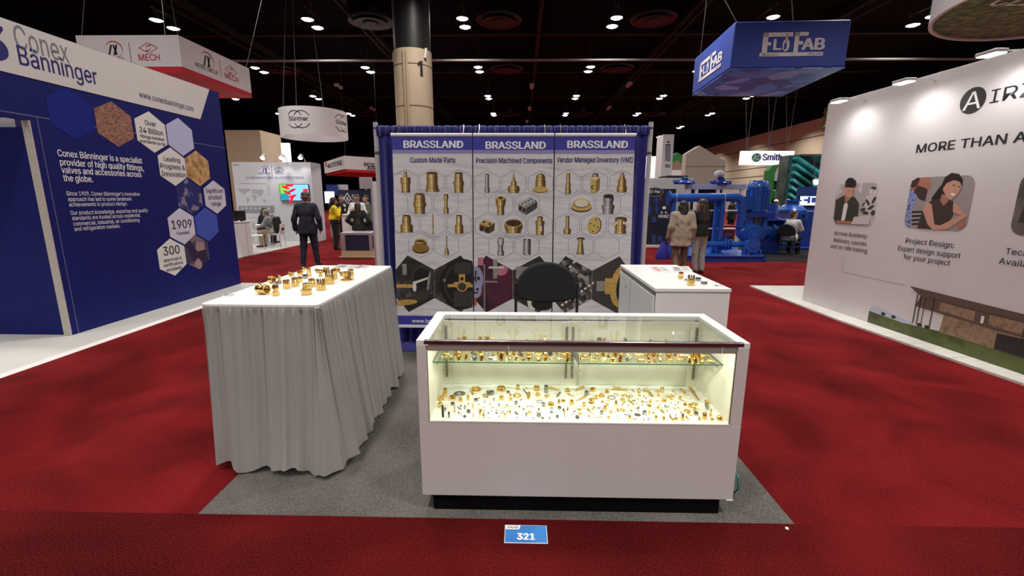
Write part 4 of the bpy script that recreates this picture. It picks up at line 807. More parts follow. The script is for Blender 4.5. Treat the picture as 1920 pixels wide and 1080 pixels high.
for a in (sx0+.0535, sx1-.0645): mb.box(a, a+.003, sy0-.0005, sy0+.006, zd+.001, .945)
mb.build('front_seal', mat('dark_seal', (.10, .08, .06), .5), t, smooth=False)
for a, b in ((sx0+.05, .452), (.448, sx1-.058)): MB().box(a, b, sy1-.112 + (.012 if a > 0 else 0), sy1-.102 + (.012 if a > 0 else 0), zd+.002, szt-.03).build('back_door', LINER, t, smooth=False)
mb = MB().box(.408, .505, sy1-.126, sy1-.114, zd, szt-.03).box(sx0+.05, sx0+.11, sy1-.126, sy1-.114, zd, szt-.03).box(sx1-.12, sx1-.06, sy1-.126, sy1-.114, zd, szt-.03); mb.build('door_stile', mat('stile_cream', (.74, .72, .62), .5), t, smooth=False)
STD = [mat('shelf_standard', (.30, .29, .25), .4, .7), DARK_HOLE]
for x in (sx0+.075, .436, .474, sx1-.085):
    mb = MB().box(x-.0075, x+.0075, sy1-.134, sy1-.126, .605, .945)
    for k in range(13): mb.box(x-.002, x+.002, sy1-.1345, sy1-.1338, .62+.025*k, .634+.025*k, 1)
    mb.build('shelf_standard', STD, t, smooth=False)
zs = .8285
for a, b in ((sx0+.056, .444), (.466, sx1-.064)):
    s = MB().box(a, b, .2, .515, zs, zs+.006).build('glass_shelf', mat_glass('shelf_glass', (.93, .975, .94)), t, smooth=False)
    MB().box(a, b, .1992, .2, zs, zs+.006).box(a-.0008 if a < 0 else b, a if a < 0 else b+.0008, .2, .515, zs, zs+.006).build('polished_edge', EDGE, s, smooth=False)
for x in (sx0+.078, .437, .474, sx1-.088): MB().prism([(.535, zs-.055), (.535, zs-.001), (.205, zs-.001), (.205, zs-.014)], Fr((x-.0015, 0, 0), (0, 1, 0), (0, 0, 1)), 0, .003).build('shelf_bracket', mat('bracket_grey', (.40, .40, .36), .4, .6), t, smooth=False)
MB().prism([(.60, zs-.06), (.24, zs+.03), (.175, zs-.02), (.185, zs-.035)], Fr((.462, 0, 0), (.06, 1, 0), (0, 0, 1)), 0, .003).build('loose_bracket', mat('bracket_grey', (.4, .4, .36)), t, smooth=False)

# ---------------------------------------------------------------- turned parts: one of each kind at unit size
METAL = {'b': ('brass', BRASS), 'p': ('pale brass', BRASS_PALE), 's': ('grey steel', STEEL), 'k': ('black', BLACK), 'c': ('copper', COPPER)}
def hexprism(mb, z0, z1, r=.5, mi=0): return mb.lathe([(r*.92, z0), (r, z0+.03), (r, z1-.03), (r*.92, z1)], n=6, mi=mi)
def unit(kind):
    m = MB()
    if kind == 'sleeve': m.lathe([(.46, 0), (.5, .05), (.5, .3), (.46, .33), (.46, .4), (.5, .43), (.5, .95), (.46, 1), (.34, 1), (.32, .96), (.32, .3), (0, .3)], n=20)
    elif kind == 'nut': m.lathe([(.30, 0), (.46, 0), (.5, .12), (.5, .88), (.46, 1), (.30, 1), (.27, .9), (.27, .1), (.30, 0)], n=6, ph=.3)
    elif kind == 'hoop': m.ring((0, 0, 0), (0, 0, 1), .39, .5, 1, 28)
    elif kind == 'thick': m.lathe([(.36, 0), (.46, 0), (.5, .15), (.5, .7), (.44, .85), (.44, 1), (.34, 1), (.34, .2), (.36, 0)], n=28)
    elif kind == 'washer': m.lathe([(.16, 0), (.48, 0), (.5, .2), (.5, .8), (.48, 1), (.2, 1), (.16, .8), (.16, 0)], n=32)
    elif kind == 'collar': m.lathe([(.3, 0), (.5, 0), (.5, .16), (.47, .22), (.33, .3), (.32, .45), (.34, .5), (.34, .96), (.32, 1), (.22, 1), (.2, .96), (.2, .2), (0, .2)], n=24)
    elif kind == 'dome': hexprism(m, 0, .45); m.lathe([(.40, .44), (.40, .6), (.36, .8), (.24, .95), (0, 1)], n=20)
    elif kind == 'cone': m.lathe([(.42, 0), (.5, .06), (.5, .2), (.34, .3), (.22, .6), (.16, .92), (.10, 1), (0, .98)], n=18)
    elif kind == 'bolt': hexprism(m, 0, .30); m.lathe([(.28, .29), (.28, .6), (.22, .64), (.22, .95), (.18, 1), (0, 1)], n=14)
    elif kind == 'pin': m.lathe([(.42, 0), (.5, .03), (.5, .15), (.42, .17), (.42, .2), (.5, .22), (.5, .78), (.38, .8), (.38, .96), (.3, 1), (0, 1)], n=14)
    elif kind == 'barb': m.lathe([(.5, 0), (.5, .22), (.4, .24), (.4, .3), (.46, .32), (.46, .42), (.32, .45), (.34, .5), (.36, .58), (.28, .6), (.33, .7), (.25, .72), (.28, .84), (.20, .98), (.12, 1), (.1, .9), (0, .9)], n=18)
    elif kind == 'plug': m.lathe([(.4, 0), (.5, .04), (.5, .55), (.45, .75), (.3, .95), (.15, 1), (0, 1)], n=18)
    elif kind == 'barrel':
        m.lathe([(.36, 0), (.40, .02), (.40, .3)], n=16); hexprism(m, .3, .62); m.lathe([(.38, .62), (.42, .65), (.38, .69), (.42, .73), (.38, .77), (.42, .81), (.38, .86), (.38, 1), (.25, 1), (.22, .8), (0, .8)], n=16)
    elif kind == 'valve': m.lathe([(.36, 0), (.5, .03), (.5, .28), (.42, .3), (.42, .42), (.5, .45), (.5, .6), (.4, .64), (.4, .72), (.26, .78), (.22, .9), (.1, .93), (.1, 1), (0, 1)], n=18)
    elif kind == 'mush': m.lathe([(.5, 0), (.5, .12), (.3, .2), (.13, .28), (.12, .62), (.3, .66), (.5, .74), (.5, .84), (.36, .96), (0, 1)], n=18)
    elif kind == 'tall': m.lathe([(.5, 0), (.5, .05), (.16, .1), (.05, .16), (.045, .88), (.18, .9), (.2, .97), (0, 1)], n=18)
    elif kind == 'elbow':
        m.tube([(-.32, 0, 0), (-.32, 0, .45), (-.28, 0, .62), (-.18, 0, .74), (0, 0, .78), (.5, 0, .78)], .17, 12); m.ring((-.32, 0, 0), (0, 0, 1), .1, .24, .14, 14); m.ring((.36, 0, .78), (1, 0, 0), .1, .23, .14, 14)
    elif kind == 'tee':
        m.cyl((0, 0, 0), (0, 0, 1), .18, n=14); m.cyl((-.5, 0, .55), (.5, 0, .55), .16, n=14); m.ring((0, 0, .0), (0, 0, 1), .1, .25, .16, 14); m.ring((-.5, 0, .55), (1, 0, 0), .1, .22, .14, 14); m.ring((.36, 0, .55), (1, 0, 0), .1, .22, .14, 14)
    elif kind == 'oring': m.torus((0, 0, .5), (0, 0, 1), .46, .04, 32, 6)
    elif kind == 'arc': m.tube([(.44*math.cos(a), .0, .1+.8*math.sin(a)) for a in [PI*i/12 for i in range(13)]], .07, 8); m.ball((-.44, 0, .1), .1, n=8, m=6); m.ball((.44, 0, .1), .1, n=8, m=6)
    elif kind == 'castle':
        m.lathe([(.44, 0), (.5, .03), (.5, .38), (.46, .42), (.46, .56), (.30, .56), (.30, .2), (0, .2)], n=20)
        for i in range(8): a = 2*PI*i/8; m.lathe([(.085, .5), (.09, .9), (.05, .99), (0, 1)], (.38*math.cos(a), .38*math.sin(a), 0), n=6)
    return m
KIND = {'sleeve': ('sleeve', 'sleeve', 'pipe fitting'), 'nut': ('hex_nut', 'hex nut', 'nut'), 'hoop': ('ring', 'ring', 'ring'), 'thick': ('collar_ring', 'thick ring', 'ring'), 'washer': ('disc_washer', 'washer disc', 'washer'), 'collar': ('flanged_collar', 'flanged collar', 'pipe fitting'),
        'dome': ('domed_cap', 'domed hex cap', 'cap'), 'cone': ('cone_nozzle', 'cone nozzle', 'nozzle'), 'bolt': ('hex_stud', 'hex-based stud', 'bolt'), 'pin': ('turned_pin', 'turned pin', 'pin'), 'barb': ('hose_barb', 'stepped hose barb', 'pipe fitting'), 'plug': ('round_plug', 'bullet-shaped plug', 'plug'),
        'barrel': ('threaded_union', 'threaded union', 'pipe fitting'), 'valve': ('valve_body', 'valve body', 'valve'), 'mush': ('headed_stud', 'mushroom-headed stud', 'bolt'), 'tall': ('spindle', 'thin-stemmed spindle', 'pin'), 'elbow': ('pipe_elbow', 'elbow', 'pipe fitting'), 'tee': ('pipe_tee', 'tee piece', 'pipe fitting'),
        'oring': ('sealing_ring', 'rubber ring', 'ring'), 'arc': ('bent_rod', 'bent rod', 'fitting'), 'castle': ('slotted_nut', 'slotted crown fitting', 'pipe fitting')}
_proto = {}; ITEMS = []
def fitting(kind, metal, pos, w, h, axis=None, place='deck', phi=0.):
    key = (kind, metal)
    if key not in _proto: o = _proto[key] = unit(kind).build(KIND[kind][0], METAL[metal][1])
    else: o = _proto[key].copy(); COL.objects.link(o)
    if axis is None: o.matrix_basis = Matrix.Translation(Vector(pos)) @ Matrix.Rotation(phi, 4, 'Z') @ Matrix.Diagonal((w, w, h, 1))
    else:
        q = Vector(axis).normalized().to_track_quat('Z', 'Y').to_matrix().to_4x4(); rr = .5*(math.cos(PI/6) if kind in ('nut', 'dome', 'bolt') else 1)
        o.matrix_basis = Matrix.Translation(Vector(pos) + Vector((0, 0, w*rr))) @ q @ Matrix.Rotation(phi, 4, 'Z') @ Matrix.Diagonal((w, w, h, 1))
    ITEMS.append((o, kind, metal, 'standing' if axis is None else 'lying', place, Vector(pos), w))
    return o
DECK = '''A sleeve b 305 385 110 220|A washer s 640 365 300 150|A collar b 1040 255 290 160|A sleeve s 1390 350 210 150|A thick b 1660 262 230 165|A nut s 1825 302 90 80|A collar b 200 485 160 140|A thick b 480 465 170 140|A dome b 680 505 120 150|A plug b 860 468 75 160
A sleeve s 1050 497 112 95|A nut s 1125 416 50 35|A pin s 1485 478 36 88|A plug b 1665 468 112 165|A bolt b 1880 478 112 190|A sleeve b 185 620 110 120|A pin k 258 870 56 300|A nut s 312 722 55 90|A nut s 490 588 112 95|A cone s 868 572 52 70|A pin b 978 652 42 155|A cone s 1118 576 36 70|A cone s 1262 516 46 66
A bolt b 538 766 68 182|A nut s 690 612 56 50|A sleeve s 788 682 42 105|A elbow s 1405 582 66 80|A pin s 1603 606 42 92|A hoop s 1455 652 62 40|A nut p 1745 646 42 30|A sleeve s 405 882 62 150|A nut s 638 802 48 75|A bolt b 695 842 34 112|A thick s 870 782 106 105|A thick s 780 884 84 72|A bolt c 985 862 50 108
A mush b 1155 742 96 84|A barrel b 1150 832 80 90|A bolt p 1118 886 36 60|A pin s 1245 732 36 52|A barrel b 1237 892 64 135|A nut s 1350 802 54 60|A cone s 1352 892 34 42|A mush s 1550 782 74 104|A hoop s 1685 775 116 66|A sleeve p 1750 882 72 115|A dome b 1866 782 62 102|A pin s 1808 752 34 46|A cone s 1245 636 36 40
B collar b 268 212 118 140|B nut p 470 180 52 40|B sleeve b 720 245 155 150|B plug b 745 376 112 120|B sleeve s 945 285 102 195|B collar b 1470 268 140 115|B thick b 250 398 202 110|B tee b 970 415 130 120|B hoop s 790 528 148 84|B sleeve s 885 615 94 110|B thick b 1066 604 170 118|B cone b 1255 562 100 150|B washer b 1356 512 124 84|B valve b 1565 584 114 175|B barrel b 1858 624 100 120
B sleeve s 225 564 88 95|B nut s 306 632 48 52|B arc s 562 652 172 84|B nut s 410 694 58 40|B dome b 546 788 118 90|B valve s 770 872 114 245|B mush s 1080 772 90 150|B nut s 1270 678 104 84|B cone b 1465 712 60 120|B plug s 1216 908 78 122|B elbow s 1630 798 72 110|B dome b 1765 814 112 95|B cone b 1548 832 44 62|B thick s 1700 918 116 96|B cone s 1028 906 58 66|B nut s 640 904 48 40|B nut k 866 906 62 44|B sleeve s 470 852 52 95|B nut s 240 888 50 28
C nut s 132 350 112 132|C nut b 282 266 156 132|C collar b 627 286 124 105|C barrel b 1390 304 80 140|C dome b 1560 264 124 110|C dome b 1840 276 112 92|C pin b 1855 368 62 84|C collar b 500 390 162 122|C tee b 362 452 152 145|C mush b 250 554 154 158|C oring k 740 444 204 104|C hoop b 840 344 124 62|C thick b 1056 388 144 82|C elbow b 1192 432 112 135|C pin s 1503 388 32 52|C nut s 1556 428 38 50|C nut c 510 530 72 66|C barrel b 655 498 70 112|C dome b 625 600 100 96|C cone b 840 598 114 166
C dome b 1000 484 130 92|C nut b 1360 452 42 38|C bolt b 1480 524 86 82|C nut s 1565 524 48 40|C dome b 1666 522 94 92|C elbow b 295 684 104 84|C hoop s 430 660 88 60|C sleeve b 566 722 96 134|C nut c 1335 568 46 54|C nut s 1474 598 46 40|C thick b 1640 624 118 82|C pin s 1128 612 28 62|C sleeve s 490 804 92 100|C dome b 710 790 92 104|C cone b 805 778 42 62|C thick b 1006 734 134 76|C plug b 1200 744 52 80|C nut s 1120 752 32 30|C tall s 1370 846 166 240|C sleeve s 1526 828 102 126
C barrel b 1636 804 58 82|C dome b 1740 808 68 84|C plug c 190 874 46 84|C barrel b 655 926 80 98|C sleeve p 1160 942 82 110|C elbow s 1640 944 94 84|C sleeve b 1800 946 80 124|C nut p 1385 634 56 42|C cone s 1310 662 34 42|C elbow b 1872 654 104 112|C nut b 1508 942 48 40|D barrel b 160 294 108 158|D tee b 390 462 134 166|D dome b 210 520 134 136|D nut b 590 418 62 62|D bolt b 365 552 46 70
D cone b 545 548 62 78|D nut b 475 582 54 40|D thick b 710 604 94 84|D sleeve b 845 648 114 112|D thick b 955 594 152 92|D hoop s 275 634 134 70|D hoop b 555 650 92 50|D sleeve b 935 722 82 104|D hoop p 1020 682 60 60|D nut s 980 834 124 112|D thick b 775 768 164 84|D castle b 1180 934 122 195|D bolt b 1325 856 80 196|D plug b 1555 958 152 160|D nut b 1365 958 88 76|D cone b 1050 954 84 112|D sleeve b 645 954 82 166|D washer b 490 944 94 84|D dome b 198 944 92 116|D hoop s 640 788 94 52|D cone s 485 828 48 56|D nut s 342 816 34 30'''
LIE = '''A barb b 935 240 1000 348 62|A barrel b 1225 365 1335 412 72|A pin s 625 640 700 698 36|A pin s 1765 582 1840 582 24|A pin s 1412 748 1440 700 22|A pin k 1585 866 1635 836 18|B barb b 1010 190 1300 236 72|B barb b 1840 165 1650 258 84|B pin s 405 215 490 325 38|B plug b 530 330 515 462 92|B plug s 1285 300 1200 412 60|B barb b 1465 330 1630 392 44
B barb b 1900 385 1665 498 58|B pin s 360 430 318 480 22|B bolt b 1365 690 1408 902 52|B pin b 1690 688 1800 692 38|B barb s 205 775 288 828 56|B bolt k 405 740 372 770 18|C barb b 755 200 1130 246 86|C pin s 1217 208 1275 268 22|C barrel b 1625 290 1710 395 78|C barb b 1040 505 972 606 60|C barrel b 1130 475 1258 582 56|C pin s 1237 488 1300 462 34
C bolt b 150 685 318 832 44|C barrel b 855 675 900 752 42|C barb s 1022 808 1190 834 38|C bolt c 512 862 222 922 34|C pin s 892 830 840 880 18|C barb p 1230 926 1355 926 46|C elbow b 1800 650 1900 680 52|C nut b 1350 352 1430 362 40|C barb b 1775 480 1880 500 40|D pin b 392 228 492 328 32|D plug b 602 225 715 332 72|D barb b 825 205 1040 500 84|D pin b 232 378 350 378 56
D bolt b 552 435 742 522 38|D pin b 702 405 842 438 26|D valve b 1190 505 1322 586 76|D barb s 1215 600 1250 716 92|D pin s 202 596 292 642 22|D plug b 772 800 898 858 44|D barb b 722 876 812 952 46|D barrel b 332 866 420 952 58|D barb b 132 730 222 806 56|D pin s 242 702 290 738 20|D pin s 425 636 472 682 22'''
OX = {'A': 810, 'B': 950, 'C': 1090, 'D': 1230}; FWD = CAM_M.to_3x3() @ Vector((0, 0, -1))
def mpp(p): return (p - CAM).dot(FWD)/F_PX
_taken = []
def free(x, y, r):
    """nudge a part clear of the ones already set out beside it"""
    for _ in range(60):
        hit = None
        for a, b, q in _taken:
            d = math.hypot(x-a, y-b)
            if d < (r+q)*.94: hit = (a, b, q, d); break
        if not hit: break
        a, b, q, d = hit; k = ((r+q)*.97 - d)*.6; dx, dy = ((x-a)/d, (y-b)/d) if d > 1e-5 else (1, 0); x += dx*k; y += dy*k
        x = min(max(x, sx0+.06+r), sx1-.068-r); y = min(max(y, sy0+.016+r), sy1-.138-r)
    _taken.append((x, y, r)); return x, y
random.seed(11)
for row in DECK.replace('\n', '|').split('|'):
    c, kind, mt, x, y, w, h = row.split(); x, y, w, h = map(float, (x, y, w, h))
    p = at_z(OX[c]+x/12.8, 715+y/12.8, zd); m = mpp(p)/12.8; flat = kind in ('hoop', 'oring', 'washer')
    W = w*m*.95; Hh = max((h*m - W*(.46 if flat else .40))/.9, W*(.06 if flat else .22))
    if kind == 'oring': Hh = W
    if kind == 'hoop': Hh = min(Hh, W*.16)
    px, py = free(p.x, p.y + W*.5, W*.5)
    fitting(kind, mt, (px, py, zd+.0003 - (W*.42 if kind == 'oring' else 0)), W, Hh, phi=random.uniform(0, 1))
for row in LIE.replace('\n', '|').split('|'):
    c, kind, mt, xa, ya, xb, yb, w = row.split(); xa, ya, xb, yb, w = map(float, (xa, ya, xb, yb, w))
    a = at_z(OX[c]+xa/12.8, 715+ya/12.8, zd); b = at_z(OX[c]+xb/12.8, 715+yb/12.8, zd); W = w*mpp(a)/12.8*.92; d = b-a
    mid = (a+b)/2 + Vector((0, W*.3, 0)); L = max(d.length, W); dn = d.normalized(); a = mid - dn*L/2
    for q in (-.3, 0, .3): _taken.append((mid.x+dn.x*L*q, mid.y+dn.y*L*q, W*.4))
    mid.y = min(mid.y, sy1-.15-abs(dn.y)*L/2); mid.y = max(mid.y, sy0+.02+W/2+abs(dn.y)*L/2); a = mid - dn*L/2
    fitting(kind, mt, (a.x, a.y, zd+.0003), W, L, axis=d, phi=random.uniform(0, 1))
random.seed(21)
for si, (a, b) in enumerate(((sx0+.09, .432), (.476, sx1-.10))):                       # parts crowded on the two glass shelves
    for row, y in enumerate((.235, .31, .39, .465)):
        x = a + random.uniform(0, .02)
        while x < b - .015:
            kind = random.choice(['sleeve', 'barrel', 'bolt', 'barb', 'plug', 'pin', 'cone', 'tee', 'dome', 'barrel', 'valve', 'mush', 'castle']); mt = random.choice('bbbbbbpppppcs')
            w = random.uniform(.020, .034); r = row/3.; h = random.uniform(.028, .05)*(1+.35*r)*(1.3 if kind in ('barb', 'pin', 'valve') else 1)
            if random.random() < .28: fitting(kind, mt, (x+.004, y+random.uniform(-.012, .012), zs+.0063), w*.75, h*.9, axis=(random.uniform(.4, 1), random.uniform(-.6, .6), 0), place='shelf%d' % si); x += h*.9 + .012
            else: fitting(kind, mt, (x+w/2, y+random.uniform(-.012, .012), zs+.0063), w, h, place='shelf%d' % si, phi=random.uniform(0, 1)); x += w + random.uniform(.004, .022)
# on the white table: larger fittings built from body, hex and thread
def big(name, label, loc, w, h, kind, metal='b', axis=None, place='table', rz=0.):
    M = METAL[metal][1]; t = thing(name, label, 'pipe fitting' if kind != 'flyer' else 'flyer', (0, 0, 0), 'brass fittings on the skirted table' if place == 'table' else 'fittings on the white cabinet')
    P = MB(); Q = MB(); R = MB()
    if kind == 'castle':
        P.lathe([(.46, 0), (.5, .03), (.5, .42), (.46, .46), (.46, .56), (.33, .56), (.33, .2), (0, .2)], n=24)
        for i in range(10): a = 2*PI*i/10; Q.lathe([(.07, .5), (.075, .84), (.06, .93), (.03, .99), (0, 1)], (.40*math.cos(a), .40*math.sin(a), 0), n=8)
        nm = ('body', 'crown', None)
    elif kind == 'nipple':
        P.lathe([(.42, 0), (.5, .04), (.5, .36), (.46, .4)], n=24); Q.lathe([(.36, .40), (.54, .41), (.54, .46), (.36, .47)], n=24); R.lathe([(.30, .46)]+[(.30+.03*(i % 2), .47+.05*i) for i in range(11)]+[(.2, 1), (.18, .6), (0, .6)], n=20); nm = ('body', 'flange', 'thread')
    elif kind == 'valve':
        hexprism(P, 0, .36); Q.lathe([(.3, .35), (.3, .5), (.42, .56), (.46, .75), (.36, .96), (.2, 1), (0, 1)], n=18); R.cyl((.2, 0, .76), (.62, 0, .80), .16, n=12); nm = ('hex_base', 'body', 'side_port')
    elif kind == 'crown':
        hexprism(P, 0, .4); Q.lathe([(.4, .4), (.42, .44), (.38, .5), (.42, .56), (.38, .62), (.42, .68), (.38, .74), (.42, .8), (.4, 1), (.28, 1), (.26, .5), (0, .5)], n=22); nm = ('hex_base', 'thread', None)
    elif kind == 'spool':
        P.lathe([(.5, 0), (.5, .10), (.3, .14), (.28, .5)], n=24); Q.lathe([(.28, .5), (.34, .54), (.34, .96), (.3, 1), (.22, 1), (.2, .6), (0, .6)], n=20); nm = ('flange', 'body', None)
    elif kind == 'cup':
        P.lathe([(.5, 0), (.5, .5), (.46, .54)], n=28); Q.lathe([(.44, .54), (.48, .58), (.44, .66), (.48, .74), (.46, 1), (.38, 1), (.36, .2), (0, .2)], n=28); nm = ('body', 'thread', None)
    elif kind == 'pin': P.lathe([(.5, 0), (.5, .2), (.36, .25)], n=16); Q.lathe([(.36, .25), (.36, .95), (.3, 1), (0, 1)], n=16); nm = ('base', 'shaft', None)
    else: P.lathe([(.34, 0), (.46, 0), (.5, .1), (.5, .9), (.46, 1), (.34, 1), (.3, .9), (.3, .1), (.34, 0)], n=6); Q.ring((0, 0, .2), (0, 0, 1), .26, .31, .6, 16); nm = ('nut', 'bore', None)
    for mb, n in zip((P, Q, R), nm):
        if n and mb.v: mb.build(n, M, t)
    if axis is None: t.matrix_basis = Matrix.Translation(Vector(loc)) @ Matrix.Rotation(rz, 4, 'Z') @ Matrix.Diagonal((w, w, h, 1))
    else: t.matrix_basis = Matrix.Translation(Vector(loc)+Vector((0, 0, w*.5))) @ Vector(axis).to_track_quat('Z', 'Y').to_matrix().to_4x4() @ Matrix.Diagonal((w, w, h, 1))
    return t
TAB = [(240, 520, 150, 150, 'cup', 'b', 1, 'open-ended brass cup lying nearest the table front left corner'), (495, 540, 100, 178, 'valve', 'b', 0, 'brass valve with dark side knob at the table front, right of the lying cup'), (650, 440, 98, 152, 'castle', 'b', 0, 'tall slotted brass crown fitting left of the table middle'),
       (410, 358, 100, 72, 'cup', 'b', 1, 'small shiny brass cap lying at the table left edge'), (557, 345, 56, 112, 'pin', 'b', 0, 'slim brass pin standing at the left edge of the table'), (530, 372, 90, 40, 'nut', 's', 0, 'flat silver nut lying in front of the slim brass pin'),
       (770, 408, 110, 150, 'crown', 'b', 0, 'brass hex fitting with dark threads in the left cluster'), (840, 345, 84, 96, 'nut', 'b', 0, 'squat brass hex nut beside the left cluster on the table'), (925, 530, 145, 196, 'nipple', 'b', 0, 'threaded brass nipple with round flange nearest the table front middle'),
       (1015, 415, 112, 140, 'crown', 'b', 0, 'threaded brass bushing left of the big slotted crown'), (1145, 462, 128, 188, 'castle', 'b', 0, 'big slotted brass crown fitting at the table right front'), (925, 292, 74, 74, 'nut', 's', 0, 'silver hex nut among the brass fittings on the table'),
       (850, 240, 84, 76, 'nut', 'b', 0, 'short brass nut near the table left edge, behind the silver nut'), (985, 258, 66, 134, 'crown', 'b', 0, 'tall narrow brass threaded fitting behind the silver nut'), (1085, 205, 60, 140, 'crown', 'b', 1, 'brass fitting lying on its side at the back of the cluster'),
       (1148, 262, 64, 64, 'spool', 'b', 0, 'tiny brass spool behind the big slotted crown'), (1268, 372, 128, 226, 'castle', 'b', 0, 'tallest slotted brass fitting right of the table middle'), (1342, 302, 92, 162, 'crown', 'b', 0, 'brass threaded fitting behind the tallest slotted one'),
       (1512, 326, 182, 164, 'spool', 'b', 0, 'brass spool on a wide flange at the table right edge'), (1440, 250, 60, 92, 'pin', 'b', 1, 'small brass pin lying behind the flanged spool'), (1582, 268, 84, 124, 'cup', 'b', 0, 'plain brass sleeve standing at the table far right edge'),
       (700, 255, 62, 80, 'pin', 'b', 1, 'small brass pin lying at the left edge behind the crown fitting'), (1225, 195, 84, 84, 'castle', 'b', 0, 'small slotted brass crown at the back near the flyers'), (1340, 195, 64, 90, 'cup', 'b', 1, 'small brass sleeve lying just before the flyers'), (905, 175, 60, 60, 'nut', 'b', 0, 'farthest small brass nut at the table left edge')]
for x, y, w, h, kind, mt, lie, lab in TAB:
    p = at_z(450+x/7.68, 485+y/7.68, TZ); m = mpp(p)/7.68; W = w*m
    big('slotted_fitting' if kind == 'castle' else 'pipe_fitting' if kind != 'nut' else 'hex_nut', lab, (p.x, p.y+W*.5, TZ+.0005), W, h*m if lie else max((h*m-W*.25)/.95, W*.4), kind, mt, axis=(1, -.35, 0) if lie else None, rz=x)
for x, y, w, h, kind, mt, lie, lab in [(1020, 322, 78, 108, 'crown', 'b', 0, 'smaller brass threaded fitting beside the brochures on the cabinet'), (1165, 412, 104, 162, 'castle', 'b', 0, 'larger slotted brass fitting nearest the cabinet front'), (1262, 350, 80, 64, 'nut', 's', 0, 'low steel nut right behind the larger slotted fitting'), (1350, 400, 92, 58, 'nut', 's', 0, 'low silver nut at the right edge of the cabinet top'), (1085, 345, 40, 30, 'nut', 's', 0, 'tiny silver nut between the two brass fittings')]:
    p = at_z(1140+x/7.385, 480+y/7.385, cz); m = mpp(p)/7.385; W = w*m
    big('slotted_fitting' if kind == 'castle' else 'pipe_fitting' if kind != 'nut' else 'hex_nut', lab, (p.x, p.y+W*.5, cz+.0005), W, max((h*m-W*.25)/.95, W*.4), kind, mt, place='cab')
FLY = [mat('flyer_paper', (.78, .77, .76), .4), mat_ramp('flyer_red_photo', [(.3, srgb(150, 60, 52)), (.5, srgb(206, 170, 160)), (.7, srgb(120, 96, 92))], 14, 'noise'), mat_ramp('flyer_grey_photo', [(.3, srgb(60, 56, 60)), (.5, srgb(170, 166, 170)), (.7, srgb(110, 106, 112))], 16, 'noise'), INK_GREY]
def flyer(label, z, corners, k, group):
    """a printed sheet: two front corners and one back corner seen in the photograph, on a surface at height z"""
    a, b, c = (at_z(q[0], q[1], z) for q in corners); fr = Fr(a, b-a, c-a); fr.v = fr.n.cross(fr.u); w = (b-a).length; h = (c-a).dot(fr.v)
    t = thing('printed_flyer', label, 'flyer', a, group)
    mb = MB(); mb.prism([(0, 0), (w, 0), (w+(c-a).dot(fr.u), h), ((c-a).dot(fr.u), h)], fr, 0, .005); mb.build('sheets', FLY[0], t, smooth=False)
    mb = MB(); s = (c-a).dot(fr.u)
    P = lambda x, y: (w*x + s*y, h*y)
    mb.face([P(.05, .1), P(.42, .1), P(.42, .9), P(.05, .9)], fr, .0055, k)
    for i in range(4): mb.face([P(.5, .2+.18*i), P(.9, .2+.18*i), P(.9, .27+.18*i), P(.5, .27+.18*i)], fr, .0055, 3)
    mb.build('print', FLY, t, smooth=False)
flyer('stack of colour flyers at the far end of the skirted table', TZ, ((623, 503), (672, 505), (636, 496.5)), 2, 'flyers on the table and cabinet')
flyer('red-printed flyer right of the grey one on the skirted table', TZ, ((665, 503.5), (684, 504.5), (678, 497.5)), 1, 'flyers on the table and cabinet')
flyer('small printed card at the front left corner of the skirted table', TZ, ((417, 556), (438, 556), (421, 552)), 3, 'flyers on the table and cabinet')
flyer('red-printed brochure stack at the back of the white cabinet', cz, ((1230, 510.5), (1262, 510.5), (1217, 500.5)), 1, 'flyers on the table and cabinet')
flyer('grey-printed brochure right of the red one on the white cabinet', cz, ((1264, 510), (1299, 509.5), (1258, 500.5)), 2, 'flyers on the table and cabinet')
flyer('small printed card at the front right corner of the white cabinet', cz, ((1342, 538), (1356, 538), (1338, 535)), 3, 'flyers on the table and cabinet')
# name every small part by its metal, kind, pose and place
_rows = {}
for it in ITEMS:
    o, kind, mt, pose, place, p, w = it
    if place == 'deck': row = 'front' if p.y < .22 else 'middle' if p.y < .36 else 'back'
    else: row = 'front' if p.y < .30 else 'back'
    _rows.setdefault((kind, mt, pose, place, row), []).append(it)
for (kind, mt, pose, place, row), its in _rows.items():
    its.sort(key=lambda i: i[5].x)
    for k, it in enumerate(its):
        where = '%s third of lower deck' % row if place == 'deck' else '%s half of %s glass shelf' % (row, 'left' if place == 'shelf0' else 'right')
        lab = '%s %s %s on %s' % (METAL[mt][0], KIND[kind][1], pose, where) + (', %s from left' % nth(k) if len(its) > 1 else '')
        tag(it[0], lab, KIND[kind][2], 'metal parts on the lower deck of the showcase' if place == 'deck' else 'metal parts on the showcase glass shelves')
        if it[0].name.split('.')[0] == KIND[kind][0]: it[0].name = METAL[mt][0].split()[-1] + '_' + KIND[kind][0]

# ================================================================ people
NAVY_SUIT = mat('navy_suit', (.009, .011, .024), .8, var=.15, scale=30); BLACK_CLOTH = mat('black_cloth', (.010, .010, .011), .9, var=.2, scale=30); WHITE_CLOTH = mat('white_shirt', (.72, .71, .70), .8, var=.04, scale=12)
YELLOW_KNIT = mat('yellow_knit', (.78, .58, .02), .9, var=.12, scale=50, bump=.2); CARDIGAN = mat('oatmeal_knit', (.40, .33, .25), .95, var=.25, scale=70, bump=.4); GREY_JEANS = mat('pale_grey_jeans', (.36, .34, .32), .85, var=.12, scale=30)
KHAKI = mat('khaki_cloth', (.30, .24, .17), .85, var=.1); GREY_SHIRT = mat('grey_shirt', (.26, .27, .29), .85, var=.08); OLIVE = mat('olive_jacket', (.12, .13, .10), .85, var=.1); PATTERN = mat_ramp('brown_pattern_cloth', [(.35, (.07, .04, .025)), (.5, (.25, .17, .09)), (.65, (.10, .06, .035))], 30, 'noise')
